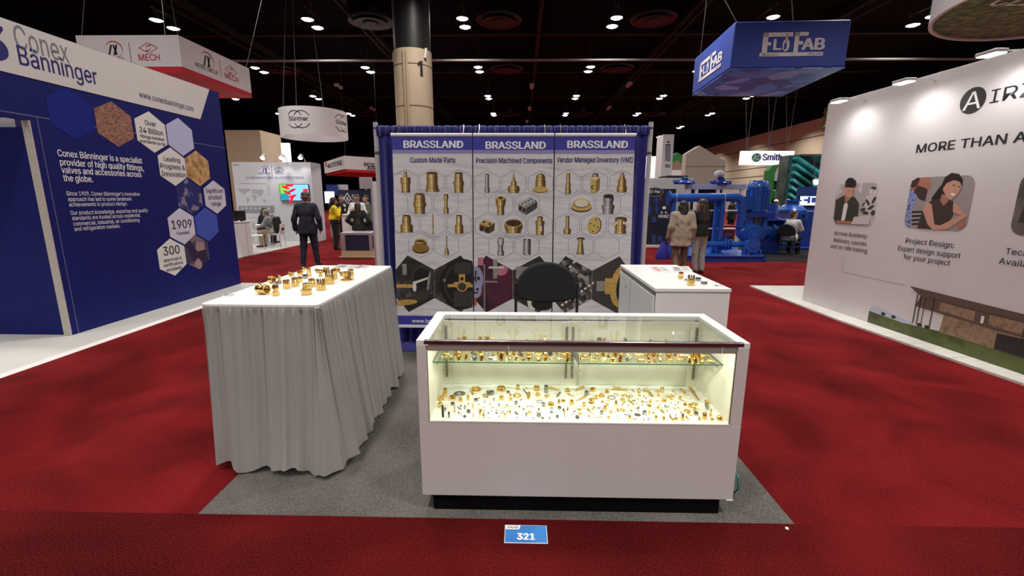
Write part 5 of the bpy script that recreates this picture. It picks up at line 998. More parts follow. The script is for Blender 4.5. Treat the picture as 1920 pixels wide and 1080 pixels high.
LIME = mat('lime_shirt', (.42, .48, .16), .85, var=.08); H_BLACK = mat('black_hair', (.010, .008, .008), .5, var=.3, scale=40, stretch=(1, 1, .2)); H_BROWN = mat('dark_brown_hair', (.030, .016, .010), .5, var=.4, scale=40, stretch=(1, 1, .2)); H_GREY = mat('grey_hair', (.20, .18, .17), .6, var=.3, scale=40); H_MID = mat('brown_hair', (.075, .045, .028), .5, var=.3, scale=40)
SHOE = mat('black_shoe', (.012, .011, .011), .35, var=.1); SHOE_BR = mat('brown_shoe', (.07, .04, .03), .5, var=.1); EYE_W = mat('eye_white', (.7, .68, .66), .3); EYE_D = mat('eye_dark', (.02, .012, .01), .3)
STAND = dict(pel=(0, 0, .97), waist=(0, 0, 1.08), chest=(0, .01, 1.28), neck=(0, -.01, 1.47), head=(0, .02, 1.635), hL=(-.09, 0, .93), hR=(.09, 0, .93), kL=(-.10, .02, .50), kR=(.10, .02, .50), aL=(-.10, -.02, .085), aR=(.10, -.02, .085), fL=(-.115, .15, .035), fR=(.115, .15, .035),
             sL=(-.175, 0, 1.42), sR=(.175, 0, 1.42), eL=(-.235, -.04, 1.14), eR=(.235, -.04, 1.14), wL=(-.245, .04, .90), wR=(.245, .04, .90), gL=(-.24, .065, .82), gR=(.24, .065, .82))
SIT = dict(STAND, pel=(0, .0, .56), waist=(0, .03, .68), chest=(0, .09, .87), neck=(0, .12, 1.05), head=(0, .19, 1.20), hL=(-.10, .02, .53), hR=(.10, .02, .53), kL=(-.12, .42, .52), kR=(.12, .42, .52), aL=(-.12, .40, .085), aR=(.12, .40, .085), fL=(-.13, .56, .035), fR=(.13, .56, .035),
           sL=(-.175, .11, 1.00), sR=(.175, .11, 1.00), eL=(-.23, .24, .78), eR=(.23, .24, .78), wL=(-.12, .42, .72), wR=(.12, .42, .72), gL=(-.08, .48, .72), gR=(.08, .48, .72))
def person(label, loc, rotz, H, base=STAND, pose=None, skin=SKIN_LIGHT, hair=('short', H_MID), top=(BLACK_CLOTH, .016, .86), legs=(BLACK_CLOTH, .016), shoes=SHOE, sleeve=1., hy=0., hx=0., wide=1., group=None, glasses=False, cell=.011, openfront=None):
    J = {k: Vector(v) for k, v in base.items()}; J.update({k: Vector(v) for k, v in (pose or {}).items()})
    t = thing('person', label, 'person', (0, 0, 0), group); s = H/1.75
    RH = Matrix.Rotation(hy, 3, 'Z') @ Matrix.Rotation(hx, 3, 'X'); hp = lambda x, y, z: J['head'] + RH @ Vector((x, y, z))
    def torso(g): return [(J['hL'], J['hR'], .105*wide+g, .105*wide+g, .05), (J['pel'], J['waist'], .122*wide+g, .118*wide+g, .06), (J['waist'], J['chest'], .116*wide+g, .135*wide+g, .06), (J['chest']+Vector((-.06, 0, .02)), J['chest']+Vector((.06, 0, .02)), .115*wide+g, .115*wide+g, .05), (J['sL']*.9+J['chest']*.1, J['sR']*.9+J['chest']*.1, .066+g, .066+g, .05), (J['chest'], J['neck'], .115+g, .055+g, .05)]
    def arms(g, f=1.): 
        out = []
        for q in 'LR':
            w = J['e'+q] + (J['w'+q]-J['e'+q])*f; out += [(J['s'+q], J['e'+q], .052+g, .042+g, .03), (J['e'+q], w, .041+g, .030+g*.8, .02)]
        return out
    def legsP(g):
        out = []
        for q in 'LR': out += [(J['h'+q], J['k'+q], .086*wide+g, .056+g, .04), (J['k'+q], J['a'+q], .055+g, .040+g, .03)]
        return out
    def hands():
        out = []
        for q, sg in (('L', -1), ('R', 1)):
            w, g = J['w'+q], J['g'+q]; d = (g-w).normalized(); side = Vector((sg, 0, 0)) if abs(d.x) < .8 else Vector((0, 0, 1)); nrm = d.cross(side).normalized(); side = nrm.cross(d).normalized()
            out += [(w, w+d*.05, .026, .024, .015), (w+d*.05-nrm*.024, w+d*.07+nrm*.024, .019, .019, .015)]
            for i, (o, L) in enumerate(((-.030, .058), (-.010, .068), (.010, .065), (.028, .050))):
                a = w+d*.075+nrm*o; b = a+d*L*.55+side*-.006*sg; out += [(a, b, .0095, .009, .004), (b, b+d*L*.45*.8-side*.018*sg*(1 if i else .6), .009, .0075, .004)]
            th = w+d*.035-nrm*.03; out += [(th, th+d*.035-nrm*.02, .011, .010, .006), (th+d*.035-nrm*.02, th+d*.062-nrm*.018, .010, .008, .004)]
        return out
    headP = [(hp(0, -.012, .02), hp(0, .008, .02), .092, .090, .02), (hp(0, .03, -.045), hp(0, .045, -.085), .066, .046, .03), (hp(0, .088, .0), hp(0, .112, -.038), .013, .018, .012), (hp(-.04, .075, .022), hp(.04, .075, .022), .018, .018, .012), (hp(-.016, .088, -.072), hp(.016, .088, -.072), .011, .011, .008), (hp(-.012, .084, -.086), hp(.012, .084, -.086), .011, .011, .008),
             (hp(-.09, -.005, .0), hp(-.088, .0, -.035), .018, .012, .008), (hp(.09, -.005, .0), hp(.088, .0, -.035), .018, .012, .008), (J['neck'], J['head']+Vector((0, -.005, -.05)), .056, .052, .03)]
    feet = []
    for q in 'LR': a, f = J['a'+q], J['f'+q]; d = f-a; feet += [(Vector((a.x, a.y, .045))-Vector((d.x, d.y, 0))*.22, f, .040, .034, .02), (a, Vector((a.x, a.y, .05)), .038, .040, .02)]
    S = Matrix.Scale(s, 4)
    blend_obj('body', torso(-.004) + arms(-.002) + legsP(-.004) + hands() + headP + [(p[0], p[1], p[2]-.008, p[3]-.008, p[4]) for p in feet], skin, t, cell, M=S)
    m, g, hem = top
    cut = [((0, 0, hem), (0, 0, 1)), (tuple(J['neck']+Vector((0, 0, .035))), (0, -.25, -1))] if base is STAND else [(tuple(J['neck']+Vector((0, 0, .035))), (0, .1, -1))]
    extra = [(Vector((-.06, 0, hem+.02)), Vector((.06, 0, hem+.02)), .125*wide+g, .125*wide+g, .06), (Vector((-.05, 0, hem+.02)), J['waist'], .13*wide+g, .122*wide+g, .06)] if base is STAND else []
    blend_obj('top', torso(g)+arms(g, sleeve)+extra, m, t, cell+.001, cut, .004, M=S)
    if openfront:      # shirt front showing between jacket lapels
        c = J['chest']; yv = .13*wide+g
        mb = MB().add([s*Vector((-.045, c.y+yv+.004, c.z+.15)), s*Vector((.045, c.y+yv+.004, c.z+.15)), s*Vector((.03, c.y+yv+.012, c.z-.12)), s*Vector((-.03, c.y+yv+.012, c.z-.12)), s*Vector((-.045, c.y+yv-.05, c.z+.15)), s*Vector((.045, c.y+yv-.05, c.z+.15)), s*Vector((.03, c.y+yv-.05, c.z-.12)), s*Vector((-.03, c.y+yv-.05, c.z-.12))], [(0, 3, 2, 1), (4, 5, 6, 7), (0, 1, 5, 4), (1, 2, 6, 5), (2, 3, 7, 6), (3, 0, 4, 7)]); mb.build('shirt_front', openfront, t, smooth=False)
    m, g = legs
    cut = [((0, 0, .07), (0, 0, 1)), ((0, 0, 1.08), (0, 0, -1))] if base is STAND else [((0, 0, .07), (0, 0, 1)), ((0, 0, .70), (0, 0, -1))]
    blend_obj('trousers', torso(.010)[:2]+legsP(g), m, t, cell+.001, cut, .003, M=S)
    blend_obj('shoes', feet, shoes, t, cell, M=S)
    st, hm = hair
    hs = [(hp(0, -.02, .03), hp(0, -.004, .035), .103, .098, .01)]; hc = [(tuple(hp(0, .055, .03)), tuple(RH @ Vector((0, -1, .75))))]
    if st == 'short': hs += [(hp(0, -.06, -.03), hp(0, -.05, -.06), .06, .05, .03)]
    elif st == 'top': hs = [(hp(0, -.01, .05), hp(0, .012, .065), .094, .080, .02), (hp(0, -.05, -.02), hp(0, -.055, -.05), .07, .05, .03)]; hc = [(tuple(hp(0, .075, .055)), tuple(RH @ Vector((0, -1, .7))))]
    elif st == 'bald': hs = [(hp(-.06, -.045, -.01), hp(.06, -.045, -.01), .058, .058, .03)]; hc = []
    elif st == 'long': hs += [(hp(-.03, -.055, -.05), J['neck']+Vector((-.03, -.085, -.20)), .078, .06, .04), (hp(.03, -.055, -.05), J['neck']+Vector((.03, -.085, -.20)), .078, .06, .04), (hp(-.085, -.01, -.03), hp(-.10, -.02, -.24), .036, .028, .03), (hp(.085, -.01, -.03), hp(.10, -.02, -.24), .036, .028, .03)]; hc = [(tuple(hp(0, .072, .03)), tuple(RH @ Vector((0, -1, .35))))]
    elif st == 'straight': hs += [(hp(0, -.055, -.05), J['neck']+Vector((0, -.11, -.42)), .085, .055, .04), (hp(-.04, -.05, -.05), J['neck']+Vector((-.05, -.11, -.40)), .06, .04, .04), (hp(.04, -.05, -.05), J['neck']+Vector((.05, -.11, -.40)), .06, .04, .04)]; hc = [(tuple(hp(0, .072, .03)), tuple(RH @ Vector((0, -1, .35))))]
    elif st == 'cap': hs = [(hp(0, -.01, .04), hp(0, .01, .04), .105, .102, .01), (hp(-.03, .10, .035), hp(.03, .10, .035), .03, .03, .03)]; hc = [(tuple(hp(0, 0, .03)), tuple(RH @ Vector((0, 0, 1))))]
    blend_obj('hair' if st != 'cap' else 'cap', hs, hm, t, .009, hc, .004, M=S)
    for sg in (-1, 1):
        e = MB().ball(s*hp(sg*.034, .083, .0), s*.013, n=10, m=8).build('eye', EYE_W, t); MB().ball(s*hp(sg*.034, .0935, .0), s*.0055, n=8, m=6).build('iris', EYE_D, e)
    if glasses:
        mb = MB()
        for sg in (-1, 1): mb.torus(s*hp(sg*.036, .108, -.002), RH @ Vector((0, 1, 0)), s*.026, s*.003, 16, 6).tube([s*hp(sg*.062, .105, .002), s*hp(sg*.094, .0, .002)], s*.003, 5)
        mb.build('glasses', BLACK, t)
    t.location = loc; t.rotation_euler = (0, 0, rotz); return t
RD = math.radians
P1 = at_z(583, 500); person('man in navy suit standing with his back turned near the white display wall', (P1.x, P1.y, 0), RD(12), 1.84, pose=dict(fL=(-.17, .10, .035), aL=(-.15, -.06, .085), kL=(-.12, .0, .5), aR=(.15, .06, .085), fR=(.20, .20, .035), kR=(.12, .05, .5), gL=(-.26, .05, .80), eL=(-.27, -.05, 1.14), wL=(-.28, .02, .89), eR=(.27, -.03, 1.14), wR=(.28, .04, .89), gR=(.27, .07, .81)), hair=('top', H_MID), top=(NAVY_SUIT, .024, .79), legs=(NAVY_SUIT, .020), wide=1.02, hy=RD(10))
p = at_z(631, 468); person('woman in yellow sweater and black trousers holding a phone to her mouth', (p.x, p.y, 0), RD(-62), 1.70, pose=dict(eR=(.23, .10, 1.16), wR=(.10, .19, 1.36), gR=(.05, .20, 1.44), eL=(-.24, .05, 1.15), wL=(-.02, .20, 1.14), gL=(.06, .21, 1.16), aL=(-.09, -.02, .085), aR=(.09, -.02, .085)), skin=SKIN_TAN, hair=('long', H_BLACK), top=(YELLOW_KNIT, .024, 1.02), legs=(BLACK_CLOTH, .035), hx=RD(-4))
p = at_y(674, 440, 11.35); person('woman with long straight brown hair in black behind the wooden-based crate', (p.x, 11.35, 0), RD(5), 1.56, pose=dict(eL=(-.36, -.06, 1.16), wL=(-.21, .06, 1.0), gL=(-.15, .09, .98), eR=(.36, -.06, 1.16), wR=(.21, .06, 1.0), gR=(.15, .09, .98)), skin=SKIN_LIGHT, hair=('straight', H_BROWN), top=(BLACK_CLOTH, .024, .84))
p = at_y(672, 420, 13.3); person('man in white shirt and glasses facing the woman with long brown hair', (p.x, 13.3, 0), RD(176), 1.79, pose=dict(eL=(-.27, .04, 1.15), wL=(-.2, .2, 1.05), gL=(-.16, .26, 1.04), eR=(.27, .04, 1.15), wR=(.2, .2, 1.05), gR=(.16, .26, 1.04)), skin=SKIN_TAN, hair=('top', H_BLACK), top=(WHITE_CLOTH, .032, .88), wide=1.12, glasses=True)
p = at_y(643, 420, 15.6); person('man in black jacket and white shirt talking behind the woman in yellow', (p.x, 15.6, 0), RD(-120), 1.78, hair=('top', H_BROWN), skin=SKIN_LIGHT, top=(BLACK_CLOTH, .030, .80), openfront=WHITE_CLOTH)
p = at_y(690, 420, 14.6); person('bearded man in olive jacket at the right end of the navy booth', (p.x, 14.6, 0), RD(110), 1.77, hair=('top', H_BROWN), skin=SKIN_LIGHT, top=(OLIVE, .030, .80))
p = at_z(1272, 515); W1 = p; person('woman in oatmeal cardigan and patterned trousers walking away beside a blue bag', (p.x, p.y, 0), RD(-8), 1.66, pose=dict(aL=(-.10, -.12, .085), fL=(-.11, .03, .04), aR=(.12, .10, .085), fR=(.14, .26, .035), kR=(.11, .10, .5), wL=(-.27, .06, .90), gL=(-.27, .09, .83)), skin=SKIN_TAN, hair=('long', H_BLACK), top=(CARDIGAN, .050, .70), legs=(PATTERN, .024), shoes=SHOE_BR)
p = at_z(1307, 512); person('woman in black top and pale grey jeans walking beside the cardigan woman', (p.x, p.y, 0), RD(18), 1.70, pose=dict(aL=(-.07, .0, .085), aR=(.09, -.04, .085), eR=(.22, .06, 1.14), wR=(.12, .22, 1.10), gR=(.06, .26, 1.12), eL=(-.22, .06, 1.14), wL=(-.12, .22, 1.1), gL=(-.06, .26, 1.12)), skin=SKIN_LIGHT, hair=('long', H_BROWN), top=(BLACK_CLOTH, .022, .90), legs=(GREY_JEANS, .020), shoes=SHOE_BR, hy=RD(35))
b = W1 + Vector((-.36, .10, 0)); mb = MB(); mb.lathe([(.03, .33), (.15, .34), (.17, .38), (.12, .56), (.07, .68), (.03, .74)], (b.x, b.y, 0), n=16, sx=1, sy=.55)
t = thing('shopping_bag', 'blue drawstring bag hanging from the hand of the cardigan woman', 'bag', (b.x, b.y, .3)); mb.build('pouch', mat('blue_bag', srgb(38, 40, 150), .6, var=.15, scale=20, bump=.3), t)
MB().tube([(b.x-.02, b.y, .70), (b.x+.03, b.y, .80), (b.x+.09, b.y, .84)], .006, 6).tube([(b.x+.03, b.y, .70), (b.x+.06, b.y, .80), (b.x+.09, b.y, .84)], .006, 6).build('handle', mat('blue_cord', srgb(30, 32, 110), .6), t)
for q, yy, lab, sk, hr, tp, rz in (((1455, 375), 20.5, 'person in lime shirt and pale cap beyond the blue motor', SKIN_DARK, ('cap', WHITE_CLOTH), LIME, 200), ((1444, 385), 19.6, 'dark-haired person in brown beside the one in lime shirt', SKIN_DARK, ('short', H_BLACK), mat('brown_top', (.10, .05, .035), .8), -60), ((1478, 374), 18.5, 'grey-haired man in dark jacket behind the seated man', SKIN_LIGHT, ('short', H_GREY), mat('dark_green_jacket', (.014, .018, .015), .85), 20), ((1375, 372), 17.0, 'person in black standing behind the blue pipe frame', SKIN_TAN, ('short', H_BLACK), BLACK_CLOTH, 40)):
    p = at_y(q[0], q[1], yy); person(lab, (p.x, yy, 0), RD(rz), p.z+.01, skin=sk, hair=hr, top=(tp, .026, .85), cell=.014)
# seated visitors and their chairs
def shell_chair(label, loc, rotz, group):
    t = thing('shell_chair', label, 'chair', (0, 0, 0), group); m = mat('white_shell', (.74, .72, .71), .4, var=.02)
    MB().prism([(-.21, .44), (.19, .44), (.21, .455), (.19, .47), (-.19, .47), (-.215, .56), (-.25, .80), (-.268, .80), (-.24, .55), (-.225, .46)], Fr((-.2, 0, 0), (0, 1, 0), (0, 0, 1)), 0, .40).build('shell', m, t, bevel=.012)
    for sx in (-1, 1):
        for sy in (-1, 1): MB().tube([(sx*.13, sy*.12, .44), (sx*.19, sy*.2, .42), (sx*.21, sy*.22, .0)], .010, 8).build('leg', CHROME, t)
    t.location = loc; t.rotation_euler = (0, 0, rotz); return t
MF = .02
c1 = at_z(514, 463, MF); shell_chair('white shell chair carrying the man with the backpack', (c1.x+.1, c1.y, MF), RD(95), 'white shell chairs at the meeting table')
c2 = at_z(484, 467, MF); shell_chair('white shell chair standing empty by the white counter', (c2.x, c2.y-.05, MF), RD(-60), 'white shell chairs at the meeting table')
person('seated man in grey shirt and khaki trousers with a black backpack', (c1.x+.05, c1.y, MF), RD(95), 1.72, base=SIT, pose=dict(head=(0, .22, 1.18)), hair=('short', H_GREY), top=(GREY_SHIRT, .020, 0), legs=(KHAKI, .024), shoes=SHOE_BR, hx=RD(-15))
b = Vector((c1.x+.05, c1.y, MF)); t = thing('backpack', 'bulky black backpack on the back of the seated man in grey', 'backpack', b); M = Matrix.Translation(b) @ Matrix.Rotation(RD(95), 4, 'Z')
blend_obj('pack', [((-.10, -.16, .62), (-.10, -.12, .96), .10, .08, .06), ((.10, -.16, .62), (.10, -.12, .96), .10, .08, .06), ((-.05, -.25, .62), (.05, -.25, .62), .07, .07, .05)], BLACK_CLOTH, t, .014, None, .004, M=M)
mb = MB()
for sg in (-1, 1): mb.tube([M @ Vector(v) for v in ((sg*.10, -.06, .98), (sg*.12, .06, 1.10), (sg*.14, .20, .98), (sg*.15, .17, .82), (sg*.15, 0, .68))], .016, 6)
mb.build('strap', BLACK_CLOTH, t)
p3 = at_z(487, 457, MF); person('seated person in black across the table from the backpack man', (p3.x, p3.y+.2, MF), RD(-80), 1.72, base=SIT, skin=SKIN_LIGHT, hair=('long', H_BLACK), top=(BLACK_CLOTH, .022, 0), legs=(BLACK_CLOTH, .022))
shell_chair('white shell chair under the seated person in black', (p3.x-.03, p3.y+.2, MF), RD(-80), 'white shell chairs at the meeting table')
tb = (c1+p3)/2; t = thing('meeting_table', 'small round white meeting table between the seated visitors', 'table', (tb.x, tb.y+.1, MF)); MB().cyl((tb.x, tb.y+.1, .73), (tb.x, tb.y+.1, .755), .36, n=32).build('table_top', WHITE, t); MB().cyl((tb.x, tb.y+.1, .05), (tb.x, tb.y+.1, .73), .03, n=12).build('pedestal', CHROME, t); MB().lathe([(.24, MF), (.24, .035), (.05, .05)], (tb.x, tb.y+.1, 0), n=24).build('base', CHROME, t)
p = at_z(1474, 477); oval_chair('padded_chair', 'black padded chair under the seated man in white shirt', (p.x, p.y, .006), RD(-52), .45, 1.)
person('seated man in white shirt on a black chair by the blue machines', (p.x+.03, p.y+.02, .006), RD(-52), 1.74, base=SIT, pose=dict(head=(0, .17, 1.22)), hair=('top', H_MID), top=(WHITE_CLOTH, .030, 0), legs=(BLACK_CLOTH, .024), wide=1.15, hy=RD(-25))

# ================================================================ left background: display booth, signs
VN = mat('light_plank_floor', (.50, .48, .45), .5, var=.06, scale=3, stretch=(1, 8, 1)); YW = 15.265; XE = -7.84
t = thing('display_platform', 'light floor of the white booth with the meeting table', 'platform', (-9.5, 12, 0)); MB().box(-12.9, at_z(500, 473.3).x, 10.0, YW, .0, .02).build('deck', VN, t, smooth=False)
t = thing('display_wall', 'white display wall with world map and television', 'exhibit wall', (-9.3, YW, .0)); FM = Fr((0, YW, 0), (1, 0, 0)); W0, W1x = at_y(434, 304, YW).x, at_y(581.5, 304, YW).x
MB().box(W0, W1x, YW, 16.15, .0, 3.005).build('wall_block', mat('display_white', (.66, .67, .72), .5, var=.02), t, smooth=False)
mb = MB()
def MP(x, y): return FM.px(430+x/5.4, 300+y/5.4)
for poly in (((85, 290), (110, 285), (120, 292), (160, 288), (215, 290), (210, 310), (180, 325), (165, 345), (150, 355), (135, 340), (120, 325), (100, 310)), ((175, 375), (200, 385), (210, 400), (190, 440), (180, 430), (172, 395)), ((228, 300), (260, 296), (300, 300), (328, 296), (350, 310), (345, 335), (325, 365), (310, 380), (300, 360), (285, 350), (270, 345), (250, 340), (230, 335), (225, 318)), ((225, 350), (270, 352), (280, 370), (262, 415), (250, 415), (245, 385), (228, 370)), ((338, 400), (370, 398), (378, 420), (355, 428), (340, 415))):
    mb.face([MP(*q) for q in poly], FM, .003)
mb.build('map_print', mat('map_grey', srgb(176, 178, 186), .6, var=.1), t, smooth=False)
GR = mat('print_grey_band', srgb(150, 150, 156), .6); BUSY = mat_ramp('print_small_text', [(.4, srgb(170, 172, 180)), (.6, srgb(222, 222, 228))], 30, 'noise', stretch=(1, 1, 4))
mb = MB().face([MP(*q) for q in ((92, 465), (455, 462), (458, 540), (98, 540))], FM, .003).face([MP(*q) for q in ((105, 236), (222, 236), (222, 241), (105, 241))], FM, .003).face([MP(*q) for q in ((235, 236), (376, 236), (376, 241), (235, 241))], FM, .003)
for i in range(7): a = MP(130+45*i, 490); mb.face(ell(a[0], a[1], .055, .05, 8), FM, .004, 1)
mb.face([MP(*q) for q in ((180, 575), (300, 575), (300, 590), (180, 590))], FM, .003, 1); mb.face([MP(*q) for q in ((385, 255), (412, 255), (412, 365), (385, 365))], FM, .003, 1); mb.build('info_print', [GR, BUSY], t, smooth=False)
def logo_meide(fr, a, b, s, c, ink, red):
    r = []
    for i in range(15): an = math.radians(-70+i*17); r.append((a+.05*s+s*.5*math.cos(an), b+s*.42*math.sin(an)))
    for p, q in zip(r, r[1:]):
        w = .055*s; red.face([p, q, (q[0]-w*.6, q[1]-w), (p[0]-w*.6, p[1]-w)], fr, c)
    for x in (-.32, -.02): ink.face([(a+x*s, b-.32*s), (a+(x+.10)*s, b-.32*s), (a+(x+.30)*s, b+.22*s), (a+(x+.20)*s, b+.22*s)], fr, c+.001)
    ink.face([(a+.0*s, b+.22*s), (a+.1*s, b+.22*s), (a+.22*s, b-.3*s), (a+.12*s, b-.3*s)], fr, c+.001)
def logo_mech(fr, a, b, s, c, red):
    P = [(a, b+.32*s), (a-.62*s, b), (a, b-.32*s), (a+.62*s, b)]; Q = [(a+(x-a)*.9, b+(y-b)*.88) for x, y in P]
    for i in range(4): j = (i+1) % 4; red.face([P[i], P[j], Q[j], Q[i]], fr, c)
    for sg in (1, -1):
        pts = [(a+sg*(.50-.5*u)*s*math.cos(u*4.2)*1.0, b+sg*(.20*math.sin(u*5.6)*(1-.35*u))*s) for u in [i/16 for i in range(17)]]
        for p, q in zip(pts, pts[1:]): red.face([(p[0], p[1]-.02*s), (q[0], q[1]-.02*s), (q[0], q[1]+.02*s), (p[0], p[1]+.02*s)], fr, c)
ink, red = MB(), MB(); a, b = MP(360, 102); logo_meide(FM, a, b, .34, .003, ink, ink); a, b = MP(502, 98); logo_mech(FM, a, b, .34, .003, ink); text_px(ink, 'MEIDE GROUP', FM, (430+295/5.4, 300+147/5.4), (430+415/5.4, 300+147/5.4), .075, c=.003); text_px(ink, 'MECH', FM, (430+465/5.4, 300+145/5.4), (430+546/5.4, 300+145/5.4), .10, c=.003)
text_px(ink, '50+ YEARS MANUFACTURING, 140+ COUNTRIES DISTRIBUTED', FM, (430+168/5.4, 300+191/5.4), (430+755/5.4, 300+191/5.4), .085, c=.003); text_px(ink, 'No.401', FM, (430+38/5.4, 300+58/5.4), (430+98/5.4, 300+58/5.4), .07, c=.003); a, b = MP(429, 110); ink.box(a-.008, a+.008, b-.2, b+.2, .002, .004, 0, FM); ink.build('lettering', INK_NAVY, t)
A, B = at_y(523.5, 345, YW-.06), at_y(581, 377, YW-.06); t = thing('television', 'wall television showing red flowers on the white display wall', 'television', (A.x, YW-.06, B.z)); FT = Fr((A.x, YW-.06, B.z), (1, 0, 0)); tw, th = B.x-A.x, A.z-B.z
MB().box(0, tw, 0, th, -.055, 0, 0, FT).build('housing', BLACK, t, bevel=.006); E = 1.1
TV = [mat('tv_sky', srgb(120, 180, 224), .3, emit=E), mat('tv_green', srgb(104, 190, 70), .3, emit=E), mat('tv_red', srgb(206, 26, 52), .3, emit=E), mat('tv_teal', srgb(30, 130, 150), .3, emit=E), mat('tv_violet', srgb(70, 50, 160), .3, emit=E), mat('tv_white', srgb(230, 236, 240), .3, emit=E)]
mb = MB().face([(.02, .02), (tw-.02, .02), (tw-.02, th-.02), (.02, th-.02)], FT, .002, 0); mb.face([(.02, .35*th), (.30*tw, .55*th), (.36*tw, th-.02), (.02, th-.02)], FT, .003, 1).face([(.02, .02), (.3*tw, .02), (.3*tw, .5*th), (.02, .42*th)], FT, .003, 3).face([(.7*tw, .02), (tw-.02, .02), (tw-.02, .3*th), (.75*tw, .25*th)], FT, .003, 4).face([(.8*tw, .45*th), (.96*tw, .45*th), (.96*tw, .72*th), (.8*tw, .72*th)], FT, .003, 2)
for x, y, an in ((.2, .80, -.35), (.25, .5, -.4), (.42, .62, .4), (.42, .28, .3), (.35, .92, .1), (.37, .08, .9)): mb.face(ell(x*tw, y*th, .15*tw, .075*th, 14, an), FT, .004, 2)
mb.face(ell(.85*tw, .2*th, .05*tw, .06*th, 10), FT, .004, 5); mb.build('screen', TV, t, smooth=False)
q0, q1 = at_z(456, 483), at_z(473.5, 478.7); t = thing('reception_counter', 'white reception counter at the aisle end of the meeting booth', 'counter', (q0.x-.3, q0.y, 0)); ct = at_y(456, 416, q0.y).z
MB().box(q0.x-.9, q0.x, q0.y, q1.y, .021, ct-.03).build('body', WHITE_SOFT, t, bevel=.004); MB().box(q0.x-.92, q0.x+.02, q0.y-.02, q1.y+.02, ct-.03, ct).build('top', WHITE, t, bevel=.004); MB().box(q0.x-.001, q0.x+.004, q0.y+.28, q0.y+.29, .02, ct-.04).build('panel_joint', INK_GREY, t, smooth=False)
a = at_y(446, 415, q0.y+.3); t = thing('monitor', 'black monitor seen from behind on the white reception counter', 'monitor', (a.x-.1, q0.y+.3, ct)); z1 = at_y(446, 395, q0.y+.3).z; x1 = at_y(460, 400, q0.y+.3).x
MB().box(x1-.25, x1, q0.y+.28, q0.y+.31, ct+.03, z1).build('screen', BLACK, t, bevel=.006); MB().box(x1-.16, x1-.09, q0.y+.26, q0.y+.36, ct, ct+.04).build('stand', BLACK, t); MB().box(x1-.33, x1-.27, q0.y+.25, q0.y+.34, ct, z1).build('side_panel', BLACK, t)
for i, x in enumerate((-9.45, -8.75, -8.05)):
    t = thing('clip_spotlight', 'clip-on spotlight on top of the white display wall, %s from left' % ORD[i], 'spotlight', (x, YW+.1, 3.005), 'clip spotlights on the white display wall'); MB().tube([(x, YW+.1, 3.005), (x, YW-.1, 3.25), (x+.05, YW-.35, 3.2)], .012, 6).build('arm', ALU, t)
    h = MB().cyl((x+.05, YW-.32, 3.24), (x+.05, YW-.42, 3.12), .05, .08, n=14).build('lamp_head', ALU, t); MB().cyl((x+.05, YW-.418, 3.118), (x+.05, YW-.425, 3.11), .075, n=14).build('lens', LEDHEAD, h)
    l = bpy.data.lights.new('clip_spot', 'SPOT'); l.energy = 16; l.spot_size = math.radians(95); l.spot_blend = .8; l.shadow_soft_size = .06; o = bpy.data.objects.new('clip_spot', l); COL.objects.link(o); o.location = (x+.05, YW-.45, 3.09); o.rotation_euler = (Vector((x, YW, 1.9)) - o.location).to_track_quat('-Z', 'Y').to_euler()
TANB = mat('beige_block', (.46, .36, .25), .7, var=.04, scale=3); a, b = at_y(421, 244, 18), at_y(487, 244, 18); c = at_x(526, 253, b.x)
t = thing('storage_block', 'tall beige wall block behind the white display wall', 'exhibit wall', (b.x-.7, 18, 0)); MB().box(a.x, b.x, 18, c.y, 0, a.z).build('wall_block', TANB, t, smooth=False)
a, b = at_y(526, 268, 19), at_y(545, 304, 19); t = thing('lit_sign', 'glowing white panel right of the beige block', 'sign', (a.x, 19, b.z)); MB().box(a.x, b.x, 19, 19.1, .0, a.z).build('panel', mat('lit_white', (.95, .96, 1), .5, var=0, emit=1.0), t, smooth=False)
def cables(t, pts, z=10.6, r=.008):
    for x, y, z0, dx, dy in pts: MB().tube([(x, y, z0), (x+dx, y+dy, z)], r, 5).build('cable', mat('grey_cable', (.10, .10, .10), .5), t)
t = thing('hanging_sign', 'white box sign with red underside hanging over the left booth', 'sign', (-9.06, 10.46, 4.6)); SW = mat('sign_fabric_white', (.68, .66, .67), .6, var=.015, scale=5); SR = mat('sign_red', srgb(186, 20, 40), .6, var=.05)
MB().box(-10.28, -7.85, 9.08, 11.86, 4.72, 5.40).build('sign_panel', SW, t, smooth=False); MB().box(-10.28, -7.85, 9.08, 11.86, 4.585, 4.72).build('red_base', SR, t, smooth=False)
F1 = Fr((0, 9.08, 0), (1, 0, 0)); F2 = Fr((-7.85, 0, 0), (0, 1, 0)); ink, red = MB(), MB()
for fr, pm, pc, pl, tl, tr, ml, mr, lb in ((F1, (212, 92), (278, 90), (244, 98), (184, 116), (232, 116), (261, 114), (300, 113), 0), (F2, (388, 113), (433, 133), (413, 128), (367, 127), (409, 138), (423, 149), (447, 153), 1)):
    s = .42 if lb == 0 else .48; a, b = fr.px(*pm); logo_meide(fr, a, b, s, .004, ink, red); a, b = fr.px(*pc); logo_mech(fr, a, b, s*.9, .004, red); a, b = fr.px(*pl); ink.box(a-.006, a+.006, b-.24, b+.2, .003, .004, 0, fr)
    text_px(ink, 'MEIDE GROUP', fr, tl, tr, .10, c=.004); text_px(red, 'MECH', fr, ml, mr, .14, .01, c=.004)
ink.build('lettering', INK_BLACK, t); red.build('emblem', INK_RED, t); cables(t, ((-10.2, 9.15, 5.4, .8, .6), (-7.9, 9.15, 5.4, -.6, .3), (-7.9, 11.8, 5.4, .9, 1.5), (-10.2, 11.8, 5.4, 0, .3)))
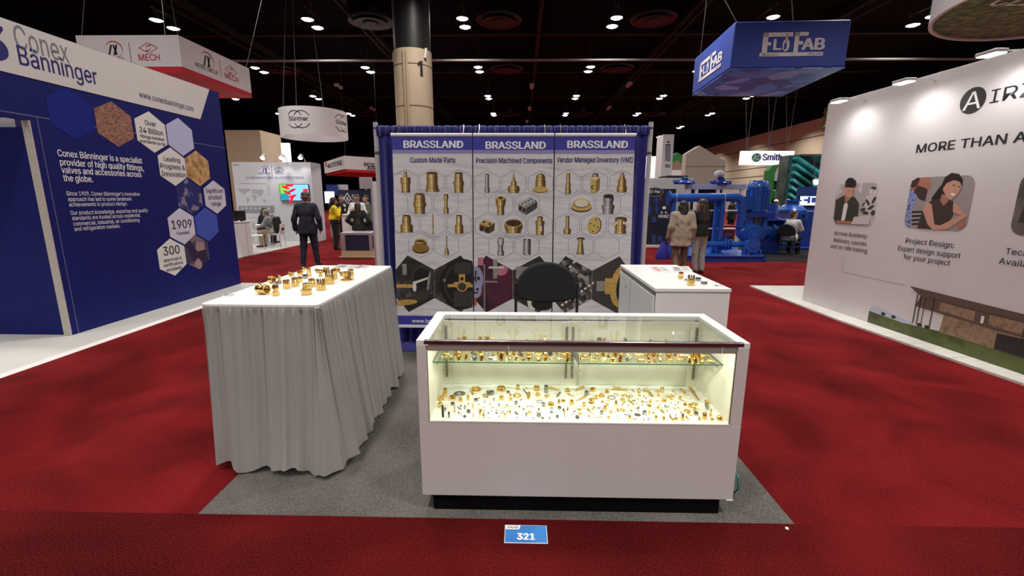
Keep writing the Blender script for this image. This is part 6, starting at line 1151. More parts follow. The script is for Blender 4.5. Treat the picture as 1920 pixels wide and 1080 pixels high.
a, b, zt = at_y(528.5, 208, 16), at_y(646, 212, 16), 4.93; gx, gr = (a.x+b.x)/2, (b.x-a.x)/2; zb_ = 3.95; t = thing('ring_sign', 'white round ring sign hanging behind the left booth', 'sign', (gx, 16, zb_))
MB().ring((gx, 16, zb_), (0, 0, 1), gr-.015, gr, zt-zb_, 64).build('fabric_ring', mat('ring_fabric', (.72, .70, .72), .6, var=.01), t)
mb = MB(); F0 = Fr((0, 0, 0), (1, 0, 0))
for ac in (-92, -10):
    m2 = MB(); text(m2, 'Güntner', F0, 0, -.05, .15, .72, 'c', .012, c=0)
    for cxx in (-.13, .13):
        for i in range(40):
            a0, a1 = 2*PI*i/40, 2*PI*(i+1)/40; ym = .31*math.sin((a0+a1)/2)
            if abs(ym) > .12: m2.face([(cxx+.31*math.cos(a0), .31*math.sin(a0)), (cxx+.31*math.cos(a1), .31*math.sin(a1)), (cxx+.285*math.cos(a1), .285*math.sin(a1)), (cxx+.285*math.cos(a0), .285*math.sin(a0))], F0, 0)
    R_ = gr+.006; m2.v = [(gx+R_*math.cos(math.radians(ac)+v[0]/R_), 16+R_*math.sin(math.radians(ac)+v[0]/R_), (zt+zb_)/2+.03+v[2]) for v in m2.v]; mb.add(m2.v, m2.f)
mb.build('lettering', INK_BLACK, t, smooth=False); cables(t, ((gx-.7, 15.1, zt, .5, .4), (gx-.1, 14.9, zt, .0, .6), (gx+.75, 15.2, zt, -.5, .4)), r=.012)
qs = [at_y(607, 301, 29), at_y(645, 294, 24), at_y(716, 298, 25.5)]; zl = [at_y(608, 322, 29).z, at_y(645, 319, 24).z, at_y(716, 322, 25.5).z]; t = thing('hanging_sign', 'white angled sign with red lower edge hanging in the far left distance', 'sign', qs[1])
zt = sum(q.z for q in qs)/3; zl = sum(zl)/3; v = [(q.x, q.y) for q in qs] + [(qs[2].x+.5, 31), (qs[0].x+2, 32)]; FZ = Fr((0, 0, 0), (1, 0, 0), (0, 1, 0)); MB().prism(v, FZ, zl, zt).build('sign_panel', SW, t, smooth=False); MB().prism([(x*.995-.02, y+.05) for x, y in v], FZ, zl-.14, zl).build('red_base', SR, t, smooth=False)
fl = Fr((qs[0].x, qs[0].y, 0), (qs[1].x-qs[0].x, qs[1].y-qs[0].y, 0)); fr = Fr((qs[1].x, qs[1].y, 0), (qs[2].x-qs[1].x, qs[2].y-qs[1].y, 0)); mb = MB(); text_px(mb, 'MULTISTACK', fl, (614.5, 314), (641, 310), .26, .02, c=.01); text_px(mb, 'DESERT', fr, (683, 311.5), (714, 312.5), .19, .03, c=.01); text_px(mb, 'AIRE', fr, (689, 317.8), (712, 318.5), .19, .03, c=.01); mb.build('lettering', INK_BLACK, t); mb = MB(); a, b = fl.px(612, 314); mb.box(a-.22, a+.14, b+.02, b+.34, .005, .01, 0, fl); mb.build('emblem', INK_RED, t); cables(t, ((qs[1].x, 24.2, zt, 0, .2), (qs[2].x-.3, 25.7, zt, 0, .2)))
# far booth between the display wall and the backdrop
NB = mat('navy_booth', (.012, .014, .05), .6, var=.2, scale=2); t = thing('booth_backwall', 'navy booth back wall with white diamond emblem in the left distance', 'exhibit wall', (-7.6, 18, 0)); a, b = at_y(632, 356, 18), at_y(724, 356, 18); MB().box(a.x, b.x, 18, 18.2, 0, a.z).build('wall_panel', NB, t, smooth=False); FN = Fr((0, 18, 0), (1, 0, 0)); mb = MB(); d = FN.px(651.5, 372); mb.face([(d[0], d[1]+.26), (d[0]-.17, d[1]), (d[0], d[1]-.26), (d[0]+.17, d[1])], FN, .004); mb.face([(d[0], d[1]+.2), (d[0]-.13, d[1]), (d[0], d[1]-.2), (d[0]+.13, d[1])], FN, .006, 1); [mb.box(d[0]-.05+.04*k, d[0]-.03+.04*k, d[1]-.09, d[1]+.07, .006, .008, 0, FN) for k in range(3)]; a = FN.px(660, 369); text(mb, 'SWEP', FN, a[0], a[1], .10, .30, 'l', .02, c=.006); d = FN.px(663, 374.5); mb.face(ell(d[0], d[1], .09, .07), FN, .004); mb.face(ell(d[0], d[1], .07, .05), FN, .006, 1); mb.build('emblem', [INK_WHITE, NB], t, smooth=False)
for nm, lab, x0, y0, x1, y1, yy, zb0, m, cat in (('blue_partition', 'mid blue partition above the yellow-sweater woman', 611, 346, 633, 366, 18.6, 0, mat('partition_blue', srgb(34, 62, 140), .6), 'exhibit wall'), ('white_cabinet_top', 'pale boxy display unit beside the mid blue partition', 632, 346, 651, 357, 18.8, 0, WHITE_SOFT, 'display unit'), ('lit_display', 'glowing white display screen left of the yellow-sweater woman', 608, 359, 626, 381, 16.9, 0, mat('lit_screen', (.9, .93, 1), .4, var=0, emit=.9), 'screen'), ('white_banner', 'white square banner standing above the navy booth wall', 673, 332, 697, 354, 19.5, 0, SW, 'banner')):
    a, b = at_y(x0, y0, yy), at_y(x1, y1, yy); t = thing(nm, lab, cat, ((a.x+b.x)/2, yy, zb0)); MB().box(a.x, b.x, yy, yy+.12, b.z if nm != 'white_cabinet_top' else b.z-.2, a.z).build('panel', m, t, smooth=False); MB().box((a.x+b.x)/2-.04, (a.x+b.x)/2+.04, yy+.02, yy+.1, 0, b.z).build('post', ALU, t)
a, b = at_y(640, 402, 13.9), at_y(661, 436, 13.9); t = thing('white_podium', 'white podium right of the yellow-sweater woman', 'podium', ((a.x+b.x)/2, 13.9, 0)); MB().box(a.x, b.x, 13.9, 14.4, 0, a.z-.03).build('body', WHITE_SOFT, t, bevel=.005); MB().box(a.x-.02, b.x+.02, 13.88, 14.42, a.z-.03, a.z).build('top', WHITE, t, bevel=.004)
a, b, c, d = at_y(697, 340, 6.5), at_y(706, 340, 6.5), at_y(704, 492, 6.5), at_y(714, 492, 6.5); t = thing('rollup_banner', 'white roll-up banner glimpsed edgewise left of the blue backdrop', 'banner', (c.x, 6.5, 0)); MB().prism([(a.x, a.z), (c.x, .05), (d.x+.12, .05), (b.x+.12, a.z)], Fr((0, 6.5, 0), (1, 0, 0)), -.02, .0).build('fabric_panel', SW, t, smooth=False); MB().box(c.x-.05, d.x+.2, 6.42, 6.62, 0, .05).build('base', ALU, t); MB().prism([(a.x-.02, a.z), (a.x+.01, a.z), (c.x+.03, .05), (c.x, .05)], Fr((0, 6.49, 0), (1, 0, 0)), 0, .02).build('side_rail', ALU, t, smooth=False)
a, b, c = at_z(641, 486), at_z(697, 487), at_y(641, 437, 10.37); t = thing('equipment_crate', 'grey metal equipment crate with navy panel on a pale wood pallet', 'crate', (a.x, a.y, 0)); WOOD = mat('pallet_wood', (.52, .38, .22), .7, var=.15, scale=8, stretch=(1, 6, 6)); x0, x1, y0, y1 = a.x, b.x+.02, a.y, a.y+.8
mb = MB().box(x0-.06, x1+.06, y0-.05, y1, .055, .075)
for yy in (y0, y0+.36, y1-.12): mb.box(x0-.05, x1+.05, yy, yy+.1, .0, .055)
mb.build('pallet', WOOD, t, smooth=False); MB().box(x0, x1, y0, y1, .075, .24).build('wood_base', WOOD, t, smooth=False); MB().box(x0+.02, x1-.02, y0+.02, y1, .24, .72).build('body', NB, t, smooth=False)
mb = MB().box(x0, x0+.13, y0, y0+.02, .24, .74).box(x1-.09, x1, y0, y0+.02, .24, .74).box(x0+.13, x1-.09, y0, y0+.02, .68, .74).box(x1-.02, x1, y0+.02, y1, .24, .30).box(x1-.02, x1, y0+.02, y1, .66, .74).box(x0, x1, y0+.02, y1, .72, .74); mb.build('metal_frame', ALU, t, smooth=False)
for k in range(7): MB().box(x1-.019, x1+.002, y0+.08+.1*k, y0+.11+.1*k, .30, .66).build('side_slat', STEEL, t, smooth=False)
MB().box(x1+.10, x1+.30, y0+.05, y0+.5, 0, .10).build('floor_box', BLACK, None); tag(bpy.data.objects['floor_box'], 'low black box on the red carpet right of the equipment crate', 'box')

# ================================================================ right background: blue pump skid
PB = mat('pump_blue', (.010, .095, .46), .35, var=.10, scale=6, coat=.4); PBD = mat('pump_blue_deep', (.008, .05, .33), .4, var=.10, scale=6, coat=.3)
t = thing('pump_skid', 'bright blue pump skid with big overhead pipe and vertical motor', 'pump', (6, 11.2, 0)); Y0, Y1, YM = 10.30, 12.5, 10.95
a, b = at_z(1291, 491), at_z(1439, 492); xl, xr = a.x, b.x
MB().box(xl, xr, Y0, Y0+.10, 0, .03).box(xl, xr, Y0+.04, Y0+.07, .03, .13).box(xl, xr, Y0, Y0+.10, .13, .16).box(xl-.12, xl, Y0+.02, Y1, 0, .16).box(xr-.10, xr, Y0, Y1, 0, .16).box(xl, xr, Y1-.1, Y1, 0, .16).build('base_frame', PBD, t, bevel=.004)
MB().box(xl-.10, xr-.02, Y0+.03, Y1, .150, .165).build('deck_plate', PB, t, smooth=False)
def flg(mb, p, ax, r, th=.035): mb.cyl(Vector(p)-Vector(ax)*th/2, Vector(p)+Vector(ax)*th/2, r, n=22)
pL, pR, pE = at_y(1254, 371, YM), at_y(1378, 370, YM), at_y(1393, 425, YM); R = .118
arc = [(pR.x+.17*math.sin(u*PI/2/6)*1.4, YM, pR.z-.24*(1-math.cos(u*PI/2/6))) for u in range(7)]; vx = arc[-1][0]
MB().tube([(pL.x, YM, pL.z), (pR.x, YM, pR.z)] + arc[1:] + [(vx, YM, pE.z-.05), (vx+.02, YM, pE.z-.2), (vx+.10, YM, pE.z-.30)], R, 20).build('discharge_pipe', PB, t)
mb = MB(); flg(mb, (pL.x, YM, pL.z), (1, 0, 0), .20, .05); flg(mb, (pL.x+.1, YM, pL.z), (1, 0, 0), .135); flg(mb, (vx, YM, pE.z), (0, 0, 1), .16); flg(mb, (vx, YM, pE.z+.42), (0, 0, 1), .13); mb.build('pipe_flange', PB, t)
for px in (1267, 1357): q = at_y(px, 371, YM); MB().torus((q.x, YM, q.z), (1, 0, 0), R+.006, .009, 24, 6).tube([(q.x, YM-R, q.z), (q.x, YM-R-.01, q.z-.3)], .008, 5).build('pipe_strap', mat('strap_grey', (.5, .52, .56), .4), t)
for px, yy in ((1341, YM+.12), (1352, YM-.06), (1260, YM)): q = at_y(px, 420, yy); MB().box(q.x-.055, q.x+.055, yy-.055, yy+.055, .165, pL.z-R*.8).box(q.x-.10, q.x+.10, yy-.1, yy+.1, .165, .18).build('support_post', PB, t, bevel=.004)
zc = at_y(1340, 458, YM-.2).z; x0, x1 = at_y(1306, 458, YM-.2).x, at_y(1398, 458, YM-.2).x; mb = MB().tube([(x0-.5, YM-.2, zc), (x0, YM-.2, zc), (x1, YM-.2, zc)], .085, 18); mb.build('suction_pipe', PB, t)
mb = MB()
for px, r in ((1357, .17), (1362, .17), (1368, .16), (1309, .10)): q = at_y(px, 458, YM-.2); flg(mb, (q.x, YM-.2, zc), (1, 0, 0), r, .03)
mb.build('valve_flange', PB, t); q = at_y(1362, 452, YM-.2); MB().cyl((q.x, YM-.2, zc), (q.x, YM-.2, zc+.30), .05, n=12).box(q.x-.03, q.x+.03, YM-.45, YM-.15, zc+.28, zc+.31).build('valve_stem', PBD, t)
q = at_y(1408, 459, YM-.35); MB().cyl((q.x, YM-.45, q.z), (q.x, YM, q.z), .15, n=24).cyl((q.x, YM-.48, q.z), (q.x, YM-.44, q.z), .20, n=24).cyl((q.x, YM-.50, q.z), (q.x, YM-.47, q.z), .09, n=16).build('suction_strainer', PB, t)
for px in (1397, 1411): q = at_y(px, 470, YM-.3); MB().box(q.x-.05, q.x+.05, YM-.4, YM-.2, .165, at_y(px, 452, YM-.3).z).build('pump_foot', PB, t, bevel=.004)
q = at_y(1405, 437, YM); MB().cyl((q.x, YM-.22, q.z), (q.x, YM+.2, q.z), .26, n=30).cyl((q.x, YM-.27, q.z), (q.x, YM-.22, q.z), .22, n=30).cyl((q.x, YM-.30, q.z), (q.x, YM-.27, q.z), .10, n=18).ball((q.x-.16, YM, q.z+.02), .22, .2, .22).build('pump_volute', PB, t)
mb = MB()
for i in range(10): an = 2*PI*i/10; mb.cyl((q.x+.18*math.cos(an), YM-.29, q.z+.18*math.sin(an)), (q.x+.18*math.cos(an), YM-.26, q.z+.18*math.sin(an)), .02, n=6)
mb.build('bolt', PBD, t); MB().tube([(q.x-.3, YM-.1, q.z+.24), (q.x-.24, YM-.1, q.z+.34), (q.x-.14, YM-.1, q.z+.26)], .025, 8).ball((q.x-.24, YM-.1, q.z+.36), .04).build('relief_valve', PBD, t)
a, b = at_y(1424, 338, YM+.2), at_y(1424, 398, YM+.2); mr = at_y(1441, 360, YM+.2).x-a.x; mx, my = a.x, YM+.2
MB().lathe([(mr*.9, b.z), (mr*.98, b.z+.02), (mr*.98, a.z-.22), (mr*1.04, a.z-.20), (mr*.98, a.z-.12), (mr*.75, a.z-.02), (mr*.55, a.z), (0, a.z)], (mx, my, 0), n=32).build('motor_body', PB, t)
for i in range(14): an = 2*PI*i/14; MB().box(-.012, .012, mr*.95, mr*1.07, b.z+.08, a.z-.26, 0, Fr((mx, my, 0), (math.cos(an), math.sin(an), 0), (-math.sin(an), math.cos(an), 0))).build('cooling_fin', PBD, t, smooth=False)
MB().box(mx-mr-.26, mx-mr*.7, my-.22, my+.1, b.z+.08, b.z+.45).build('terminal_box', PB, t, bevel=.01); MB().box(mx-mr*1.1, mx+mr*1.1, my-mr, my+mr, b.z-.13, b.z).build('motor_plate', PBD, t, bevel=.006)
for sx in (-.7, .7): MB().box(mx+sx*mr-.05, mx+sx*mr+.05, my-.2, my+.2, q.z+.15, b.z-.13).build('motor_leg', PB, t, bevel=.004)
MB().cyl((mx, my, q.z), (mx, my, b.z-.1), .10, n=14).build('shaft_guard', mat('guard_grey', (.2, .2, .22), .5, .5), t)
MB().torus((xr-.10, Y0+.25, .24), (1, .3, 0), .08, .02, 16, 6).build('lifting_eye', PB, t)
# second blue machine behind the seated man
t = thing('filter_unit', 'blue boxy machine with round flange behind the seated man', 'machine', (9.6, 13.2, 0)); a, b = at_y(1488, 396, 13.4), at_y(1540, 470, 13.4)
MB().box(a.x, b.x, 13.4, 14.6, .1, a.z).box(a.x-.1, b.x+.1, 13.3, 14.7, .0, .1).build('tank', PBD, t, bevel=.02); c = at_y(1503, 405, 13.4); MB().cyl((c.x, 13.33, c.z), (c.x, 13.42, c.z), .20, n=24).cyl((c.x, 13.30, c.z), (c.x, 13.34, c.z), .12, n=20).build('side_flange', PB, t); MB().cyl((c.x, 13.295, c.z), (c.x, 13.30, c.z), .07, n=16).build('port', BLACK, t)
c = at_y(1494, 396, 13.7); MB().lathe([(.44, c.z-.02), (.44, c.z+.04), (.34, c.z+.16), (.2, c.z+.24), (.2, c.z+.32), (.26, c.z+.33), (.26, c.z+.38), (0, c.z+.38)], (c.x, 14, 0), n=28).build('domed_cover', PB, t)
t = thing('volute_pump', 'round blue pump casing standing between the skid and the seated man', 'pump', (7.8, 12.55, 0)); c = at_y(1437, 432, 12.55)
MB().cyl((c.x-.25, 12.55, c.z), (c.x+.30, 12.55, c.z), .34, n=30).build('casing', PB, t); mb = MB()
for dx in (-.27, -.02, .28): flg(mb, (c.x+dx, 12.55, c.z), (1, .15, 0), .42, .05)
mb.build('flange', PB, t); MB().cyl((c.x+.05, 12.55, c.z+.2), (c.x+.05, 12.55, c.z+.55), .2, n=20).cyl((c.x+.05, 12.55, c.z+.33), (c.x+.05, 12.55, c.z+.37), .5, n=28).build('motor', PBD, t); MB().box(c.x-.3, c.x+.35, 12.3, 12.8, .0, c.z-.25).build('pedestal', PBD, t, bevel=.01); MB().cyl((c.x+.05, 12.55, c.z+.55), (c.x+.05, 12.55, c.z+.85), .22, n=20).build('motor_cap', PB, t)
t = thing('machine_bench', 'low blue steel bench with white papers beside the seated man', 'bench', (8, 12.8, 0)); a, b = at_y(1425, 455, 13.05), at_y(1486, 462, 13.05); MB().box(a.x, b.x, 13.05, 13.28, a.z-.12, a.z).build('top', PBD, t, bevel=.005); MB().box(a.x, a.x+.5, 13.06, 13.2, a.z, a.z+.02).build('paper_stack', INK_WHITE, t)
for x in (a.x+.1, b.x-.1): MB().box(x-.05, x+.05, 13.06, 13.26, 0, a.z-.12).build('leg', PBD, t)
o = MB().box(6.95, 18, 10.42, 17.5, 0, .006).build('dark_carpet', DARK_CARPET, smooth=False); tag(o, 'dark grey carpet under the blue machines and the seated man', 'carpet')
# poster, white unit, rack, tower, houses, signs
YP = 14.0; a, b = at_y(1213, 354, YP), at_y(1260.5, 457, YP); t = thing('poster_stand', 'black HVAC poster stand with blue pump pictures right of the backdrop', 'poster', ((a.x+b.x)/2, YP, 0)); FP = Fr((0, YP, 0), (1, 0, 0)); MB().box(a.x, b.x, YP, YP+.06, .08, a.z).build('panel', mat('poster_black', (.018, .018, .028), .5, var=.2), t, smooth=False); MB().box(a.x-.1, b.x-.3, YP-.15, YP+.2, .0, .08).build('base', WHITE, t)
def Q(x, y): return FP.px(1200+x/5.4, 310+y/5.4)
POST = [mat('poster_blue', srgb(44, 70, 140), .5, var=.3, scale=20), mat('poster_grey', srgb(126, 128, 140), .5), INK_RED, mat('poster_navy', srgb(24, 28, 60), .5), INK_BLACK, INK_WHITE]
mb = MB().face(ell(*Q(150, 270), .30, .16, 24), FP, .002, 1).face(ell(*Q(150, 270), .27, .13, 24), FP, .003, 4)
for x, y, w, h in ((95, 345, 14, 60), (165, 350, 26, 70), (92, 450, 30, 100), (170, 440, 18, 90), (140, 555, 36, 70), (140, 740, 30, 90), (200, 740, 30, 60)):
    mb.face([Q(x-w/2, y+h/2), Q(x+w/2, y+h/2), Q(x+w/2, y-h/2), Q(x-w/2, y-h/2)], FP, .002, 0); mb.face(ell(*Q(x, y), .045+w*.0012, .05, 12), FP, .0025, 0)
mb.face([Q(192, 290), Q(202, 290), Q(216, 350), (Q(206, 360))], FP, .003, 2)
for i in range(7): mb.face([Q(125, 560+22*i), Q(265-6*(i % 3), 560+22*i), Q(265-6*(i % 3), 568+22*i), Q(125, 568+22*i)], FP, .002, 3)
mb.face(ell(*Q(245, 430), .065, .055), FP, .002, 5)
for x in (220, 262): mb.face([Q(x, 462), Q(x-12, 484), Q(x+12, 484)], FP, .002, 5)
mb.build('print', POST, t, smooth=False); mb = MB(); text_px(mb, 'HVAC', FP, (1235, 408.5), (1254.5, 408.5), .115, .03, c=.004); text_px(mb, 'EZ-Flex', FP, (1217.5, 362), (1238, 362), .10, .02, c=.005); mb.build('lettering', INK_WHITE, t)
YU = 15.0; a, b = at_y(1213, 337, YU), at_y(1301, 334, YU); c = at_x(1322, 340, b.x); t = thing('chiller_unit', 'large white equipment unit behind the HVAC poster', 'machine', (a.x, YU, 0)); MB().box(a.x-.3, b.x, YU, 16.6, 0, b.z).build('housing', mat('unit_white', (.62, .60, .58), .5, var=.03), t, bevel=.01); FU = Fr((0, YU, 0), (1, 0, 0)); mb = MB(); text_px(mb, 'V2000 HHP-C', FU, (1261, 343.5), (1293, 343.5), .13, .02, c=.004); mb.build('lettering', INK_BLACK, t)
for i in range(4): MB().box(b.x-.9, b.x-.15, YU+.2+.3*i, YU+.4+.3*i, b.z, b.z+.10).build('top_vent', BLACK, t)
mb = MB().box(b.x-.001, b.x+.01, YU+.1, 16.5, .3, b.z-.2); mb.build('side_panel', mat('unit_side_grey', (.36, .35, .34), .5), t, smooth=False)
YR = 13.6; a, b = at_y(1303, 355, YR), at_y(1383, 470, YR); t = thing('display_rack', 'white-posted display rack with black shelving behind the blue pipes', 'rack', ((a.x+b.x)/2, YR, 0)); wz = a.z
for x in (a.x, b.x-.12, (a.x+b.x)/2-.1): MB().box(x, x+.10, YR-.05, YR+.05, 0, wz).build('post', WHITE_SOFT, t, smooth=False)
MB().box(a.x-.25, b.x+.05, YR-.06, YR+.3, wz, wz+.17).build('header', mat('rack_lilac', (.36, .38, .56), .5), t, bevel=.004); MB().box(a.x, b.x-.6, YR+.30, YR+.34, .1, wz).build('back_panel', BLACK, t, smooth=False)
for py in (394, 428, 463): z = at_y(1340, py, YR).z; MB().box(a.x, b.x-.1, YR-.04, YR+.3, z-.03, z).build('shelf', WHITE_SOFT, t, smooth=False)
for i, (px, py) in enumerate(((1282, 357), (1350, 356), (1347, 349))):
    q = at_y(px, py, YR+.1); tt = thing(('valve_sample', 'valve_sample', 'round_float')[i], ('left blue valve on top of the display rack', 'right blue valve on top of the display rack', 'white ball float above the right valve on the rack')[i], 'valve' if i < 2 else 'float', (q.x, YR+.1, wz+.17))
    if i < 2: MB().lathe([(.26, wz+.17), (.28, wz+.22), (.16, wz+.27), (.10, wz+.36), (.15, wz+.38), (0, wz+.42)], (q.x, YR+.1, 0), n=18).build('body', PBD, tt); MB().cyl((q.x-.34, YR+.1, wz+.24), (q.x+.34, YR+.1, wz+.24), .07, n=12).build('port', PBD, tt)
    else: MB().ball((q.x, YR+.1, wz+.52), .17, .17, .12).build('ball', INK_WHITE, tt); MB().cyl((q.x, YR+.1, wz+.40), (q.x, YR+.1, wz+.46), .04, n=10).build('neck', ALU, tt)
q = at_y(1367, 434, YR+.6); t = thing('red_cabinet', 'red metal box standing behind the blue support posts', 'box', (q.x, YR+.6, 0)); MB().box(q.x-.28, q.x+.22, YR+.6, YR+1, .35, q.z+.22).build('body', mat('red_metal', (.30, .02, .025), .4), t, bevel=.01); MB().box(q.x-.2, q.x+.15, YR+.59, YR+.6, q.z-.1, q.z+.1).build('door', mat('dark_red', (.12, .01, .012), .4), t, smooth=False); MB().box(q.x-.25, q.x+.18, YR+.65, YR+.95, 0, .35).build('stand', BLACK, t)
YT = 18.; a, b = at_y(1244, 252, YT), at_y(1258.5, 336, YT); t = thing('tower_sign', 'tall slim white tower sign with grey printed side', 'sign', (a.x, YT, 0)); MB().box(a.x, b.x, YT, YT+.9, 0, a.z).build('tower', SW, t, smooth=False); FTt = Fr((0, YT, 0), (1, 0, 0)); mb = MB()
def TP(x, y): return FTt.px(1190+x/5.486, 230+y/5.486)
mb.face([TP(316, 240), TP(370, 240), TP(366, 462), TP(312, 462)], FTt, .003, 0).face([TP(316, 222), TP(370, 222), TP(370, 236), TP(316, 236)], FTt, .004, 1).face([TP(332, 192), TP(362, 192), TP(362, 208), TP(332, 208)], FTt, .004, 1).face([TP(316, 395), TP(334, 395), TP(334, 425), TP(316, 425)], FTt, .005, 2).face([TP(342, 400), TP(362, 400), TP(362, 430), TP(342, 430)], FTt, .005, 2)
for i in range(6): mb.face([TP(322, 262+20*i), TP(360, 262+20*i), TP(360, 270+20*i), TP(322, 270+20*i)], FTt, .005, 3)
mb.build('print', [mat('tower_grey', srgb(120, 122, 128), .6), INK_BLACK, INK_WHITE, mat('tower_light', srgb(150, 152, 158), .6)], t, smooth=False)
WOODH = mat('pale_wood_house', (.40, .33, .27), .7, var=.08, scale=6, stretch=(8, 8, 1)); YH = 19.5; FH = Fr((0, YH, 0), (1, 0, 0)); t = thing('house_facade', 'pale wood house-shaped wall with pointed gable beyond the white unit', 'exhibit wall', (9, YH, 0)); P = [FH.px(*q) for q in ((1312, 273), (1287, 288), (1285, 340))]; R_ = [FH.px(1361, 303), FH.px(1357, 350)]
MB().prism([P[0], P[1], (P[1][0], 0), (R_[0][0], 0), R_[0]], FH, -.5, 0).build('gable_wall', WOODH, t, smooth=False); MB().box(P[1][0], R_[0][0], FH.px(1320, 312)[1], FH.px(1320, 312)[1]+.02, 0, .003, 0, FH).build('board_joint', mat('joint_brown', (.16, .12, .09), .7), t, smooth=False)
GREEN = mat('exhibit_green', (.025, .17, .035), .5, var=.05); YG = 24.; FG = Fr((0, YG, 0), (1, 0, 0)); t = thing('green_gable', 'green gabled booth wall behind the slim tower sign', 'exhibit wall', (9, YG, 0)); MB().prism([FG.px(1270, 286), FG.px(1224, 313), (FG.px(1224, 313)[0], 0), (FG.px(1286, 300)[0], 0), FG.px(1286, 295)], FG, -.4, 0).build('gable_wall', GREEN, t, smooth=False); MB().prism([FG.px(1269, 300), FG.px(1257, 309), FG.px(1257, 330), FG.px(1284, 330), FG.px(1284, 310)], FG, 0, .02).build('wood_panel', mat('brown_panel', (.26, .17, .13), .7), t, smooth=False); MB().prism([FG.px(1258, 319), FG.px(1258, 345), FG.px(1284, 345), FG.px(1284, 319)], FG, .02, .04).build('white_band', SW, t, smooth=False)
a, b = at_y(1218, 293, 22), at_y(1226.5, 345, 22); t = thing('lit_tower', 'narrow bright white panel right beside the backdrop post', 'sign', (a.x, 22, 0)); MB().box(a.x-.2, b.x, 22, 22.2, 0, a.z).build('panel', mat('lit_white2', (.95, .96, 1), .5, var=0, emit=.9), t, smooth=False)
YA = 24.; FO = Fr((0, YA, 0), (1, 0, 0)); a0, a1, b1 = FO.px(1391.5, 283), FO.px(1490, 283), FO.px(1391, 309); t = thing('hanging_sign', 'bright white hanging sign reading AO Smith against the tan hall wall', 'sign', FO.p(a0[0]+1, b1[1])); MB().box(a0[0], a1[0], b1[1], a0[1], -.25, 0, 0, FO).build('bright_box', mat('lit_sign_white', (.92, .93, .97), .5, var=.01, emit=.85), t, smooth=False)
SG = mat('sign_green', srgb(54, 134, 104), .6); mb = MB(); c = FO.px(1418.5, 295.5); mb.face(ell(c[0], c[1], .27, .235, 30), FO, .004); mb.build('emblem', SG, t, smooth=False); mb = MB(); text_px(mb, 'AO', FO, (1411, 300.5), (1427, 300.5), .29, .0, c=.008, shear=.1); mb.build('lettering', INK_WHITE, t); mb = MB(); text_px(mb, 'Smith.', FO, (1430, 300.5), (1469, 300.5), .34, .04, c=.006); mb.build('lettering', INK_NAVY, t)
cables(t, [(a0[0]+x, YA+.1, a0[1], d, .5) for x, d in ((.3, -.5), (.3, .4), (1.5, -.4), (1.5, .5), (2.5, -.5), (2.5, .6))], r=.014)
YB = 22.; FB2 = Fr((0, YB, 0), (1, 0, 0)); t = thing('green_booth', 'green framed booth front with white panel and window under the white sign', 'booth', (13, YB, 0)); g = [FB2.px(*q) for q in ((1441, 320), (1449, 310), (1480, 305), (1480, 400))]
MB().prism([g[0], (g[0][0], 0), (g[0][0]+.35, 0), (g[0][0]+.35, g[0][1]-.1), (g[1][0]+.25, g[1][1]-.1), (g[2][0], g[2][1]-.15), g[2], g[1]], FB2, -.4, 0).build('frame', GREEN, t, smooth=False); wl, wr = FB2.px(1449, 321), FB2.px(1476, 339); MB().box(wl[0], wr[0], wr[1], wl[1], -.1, -.02, 0, FB2).build('white_panel', mat('booth_pale', (.50, .50, .52), .6), t, smooth=False); w2 = FB2.px(1476, 356); MB().box(wl[0], wr[0], w2[1], wr[1], -.14, -.10, 0, FB2).build('window_glass', mat('window_dark', (.02, .04, .03), .1, var=.3), t, smooth=False)
mb = MB()
for x in (wl[0], (wl[0]+wr[0])/2, wr[0]-.05): mb.box(x, x+.06, w2[1], wr[1], -.1, -.05, 0, FB2)
mb.box(wl[0], wr[0], w2[1]-.05, w2[1], -.1, -.05, 0, FB2); mb.build('window_frame', WHITE_SOFT, t, smooth=False); z = FB2.px(1460, 362)[1]; MB().box(g[0][0], wr[0]+.3, z-.3, w2[1]-.05, -.2, -.05, 0, FB2).build('sill_board', GREEN, t, smooth=False); MB().box(g[0][0]+.35, wr[0]+.3, 0, z-.3, -.3, -.2, 0, FB2).build('lower_wall', mat('green_dark', (.008, .03, .012), .6), t, smooth=False)
q0, q1 = at_y(1474, 292, 20.5), at_y(1498, 470, 20.5); t = thing('printed_pillar', 'dark grey-green printed pillar right of the white hanging sign', 'pillar', (q0.x, 20.5, 0)); MB().box(at_y(1475, 330, 20.5).x, at_y(1497, 330, 20.5).x, 20.5, 21.3, 0, at_y(1484, 291, 20.5).z).build('pillar_body', mat_ramp('pillar_print', [(.3, (.02, .03, .028)), (.5, (.05, .07, .062)), (.7, (.11, .13, .12))], 2.2, 'noise'), t, smooth=False)
TEAL = mat('teal_ceiling', (.03, .26, .27), .5, var=.1); YL = 19.8; FL_ = Fr((0, YL, 0), (1, 0, 0)); c0, c1 = FL_.px(1499, 289), FL_.px(1545, 362); t = thing('teal_booth', 'teal lit booth with sloping slats at the edge of the white wall', 'booth', (15, YL, 0)); MB().box(c0[0], c0[0]+3.4, 0, c0[1], -1.0, -.6, 0, FL_).build('back_wall', mat('teal_dark', (.012, .11, .115), .5), t, smooth=False)
for i in range(6): y = c0[1]-.05-i*.34; MB().prism([(c0[0]+.02, y), (c0[0]+3.2, y-2.0), (c0[0]+3.2, y-2.14), (c0[0]+.02, y-.14)], FL_, -.55, -.1-.05*i).build('slat', TEAL, t, smooth=False)
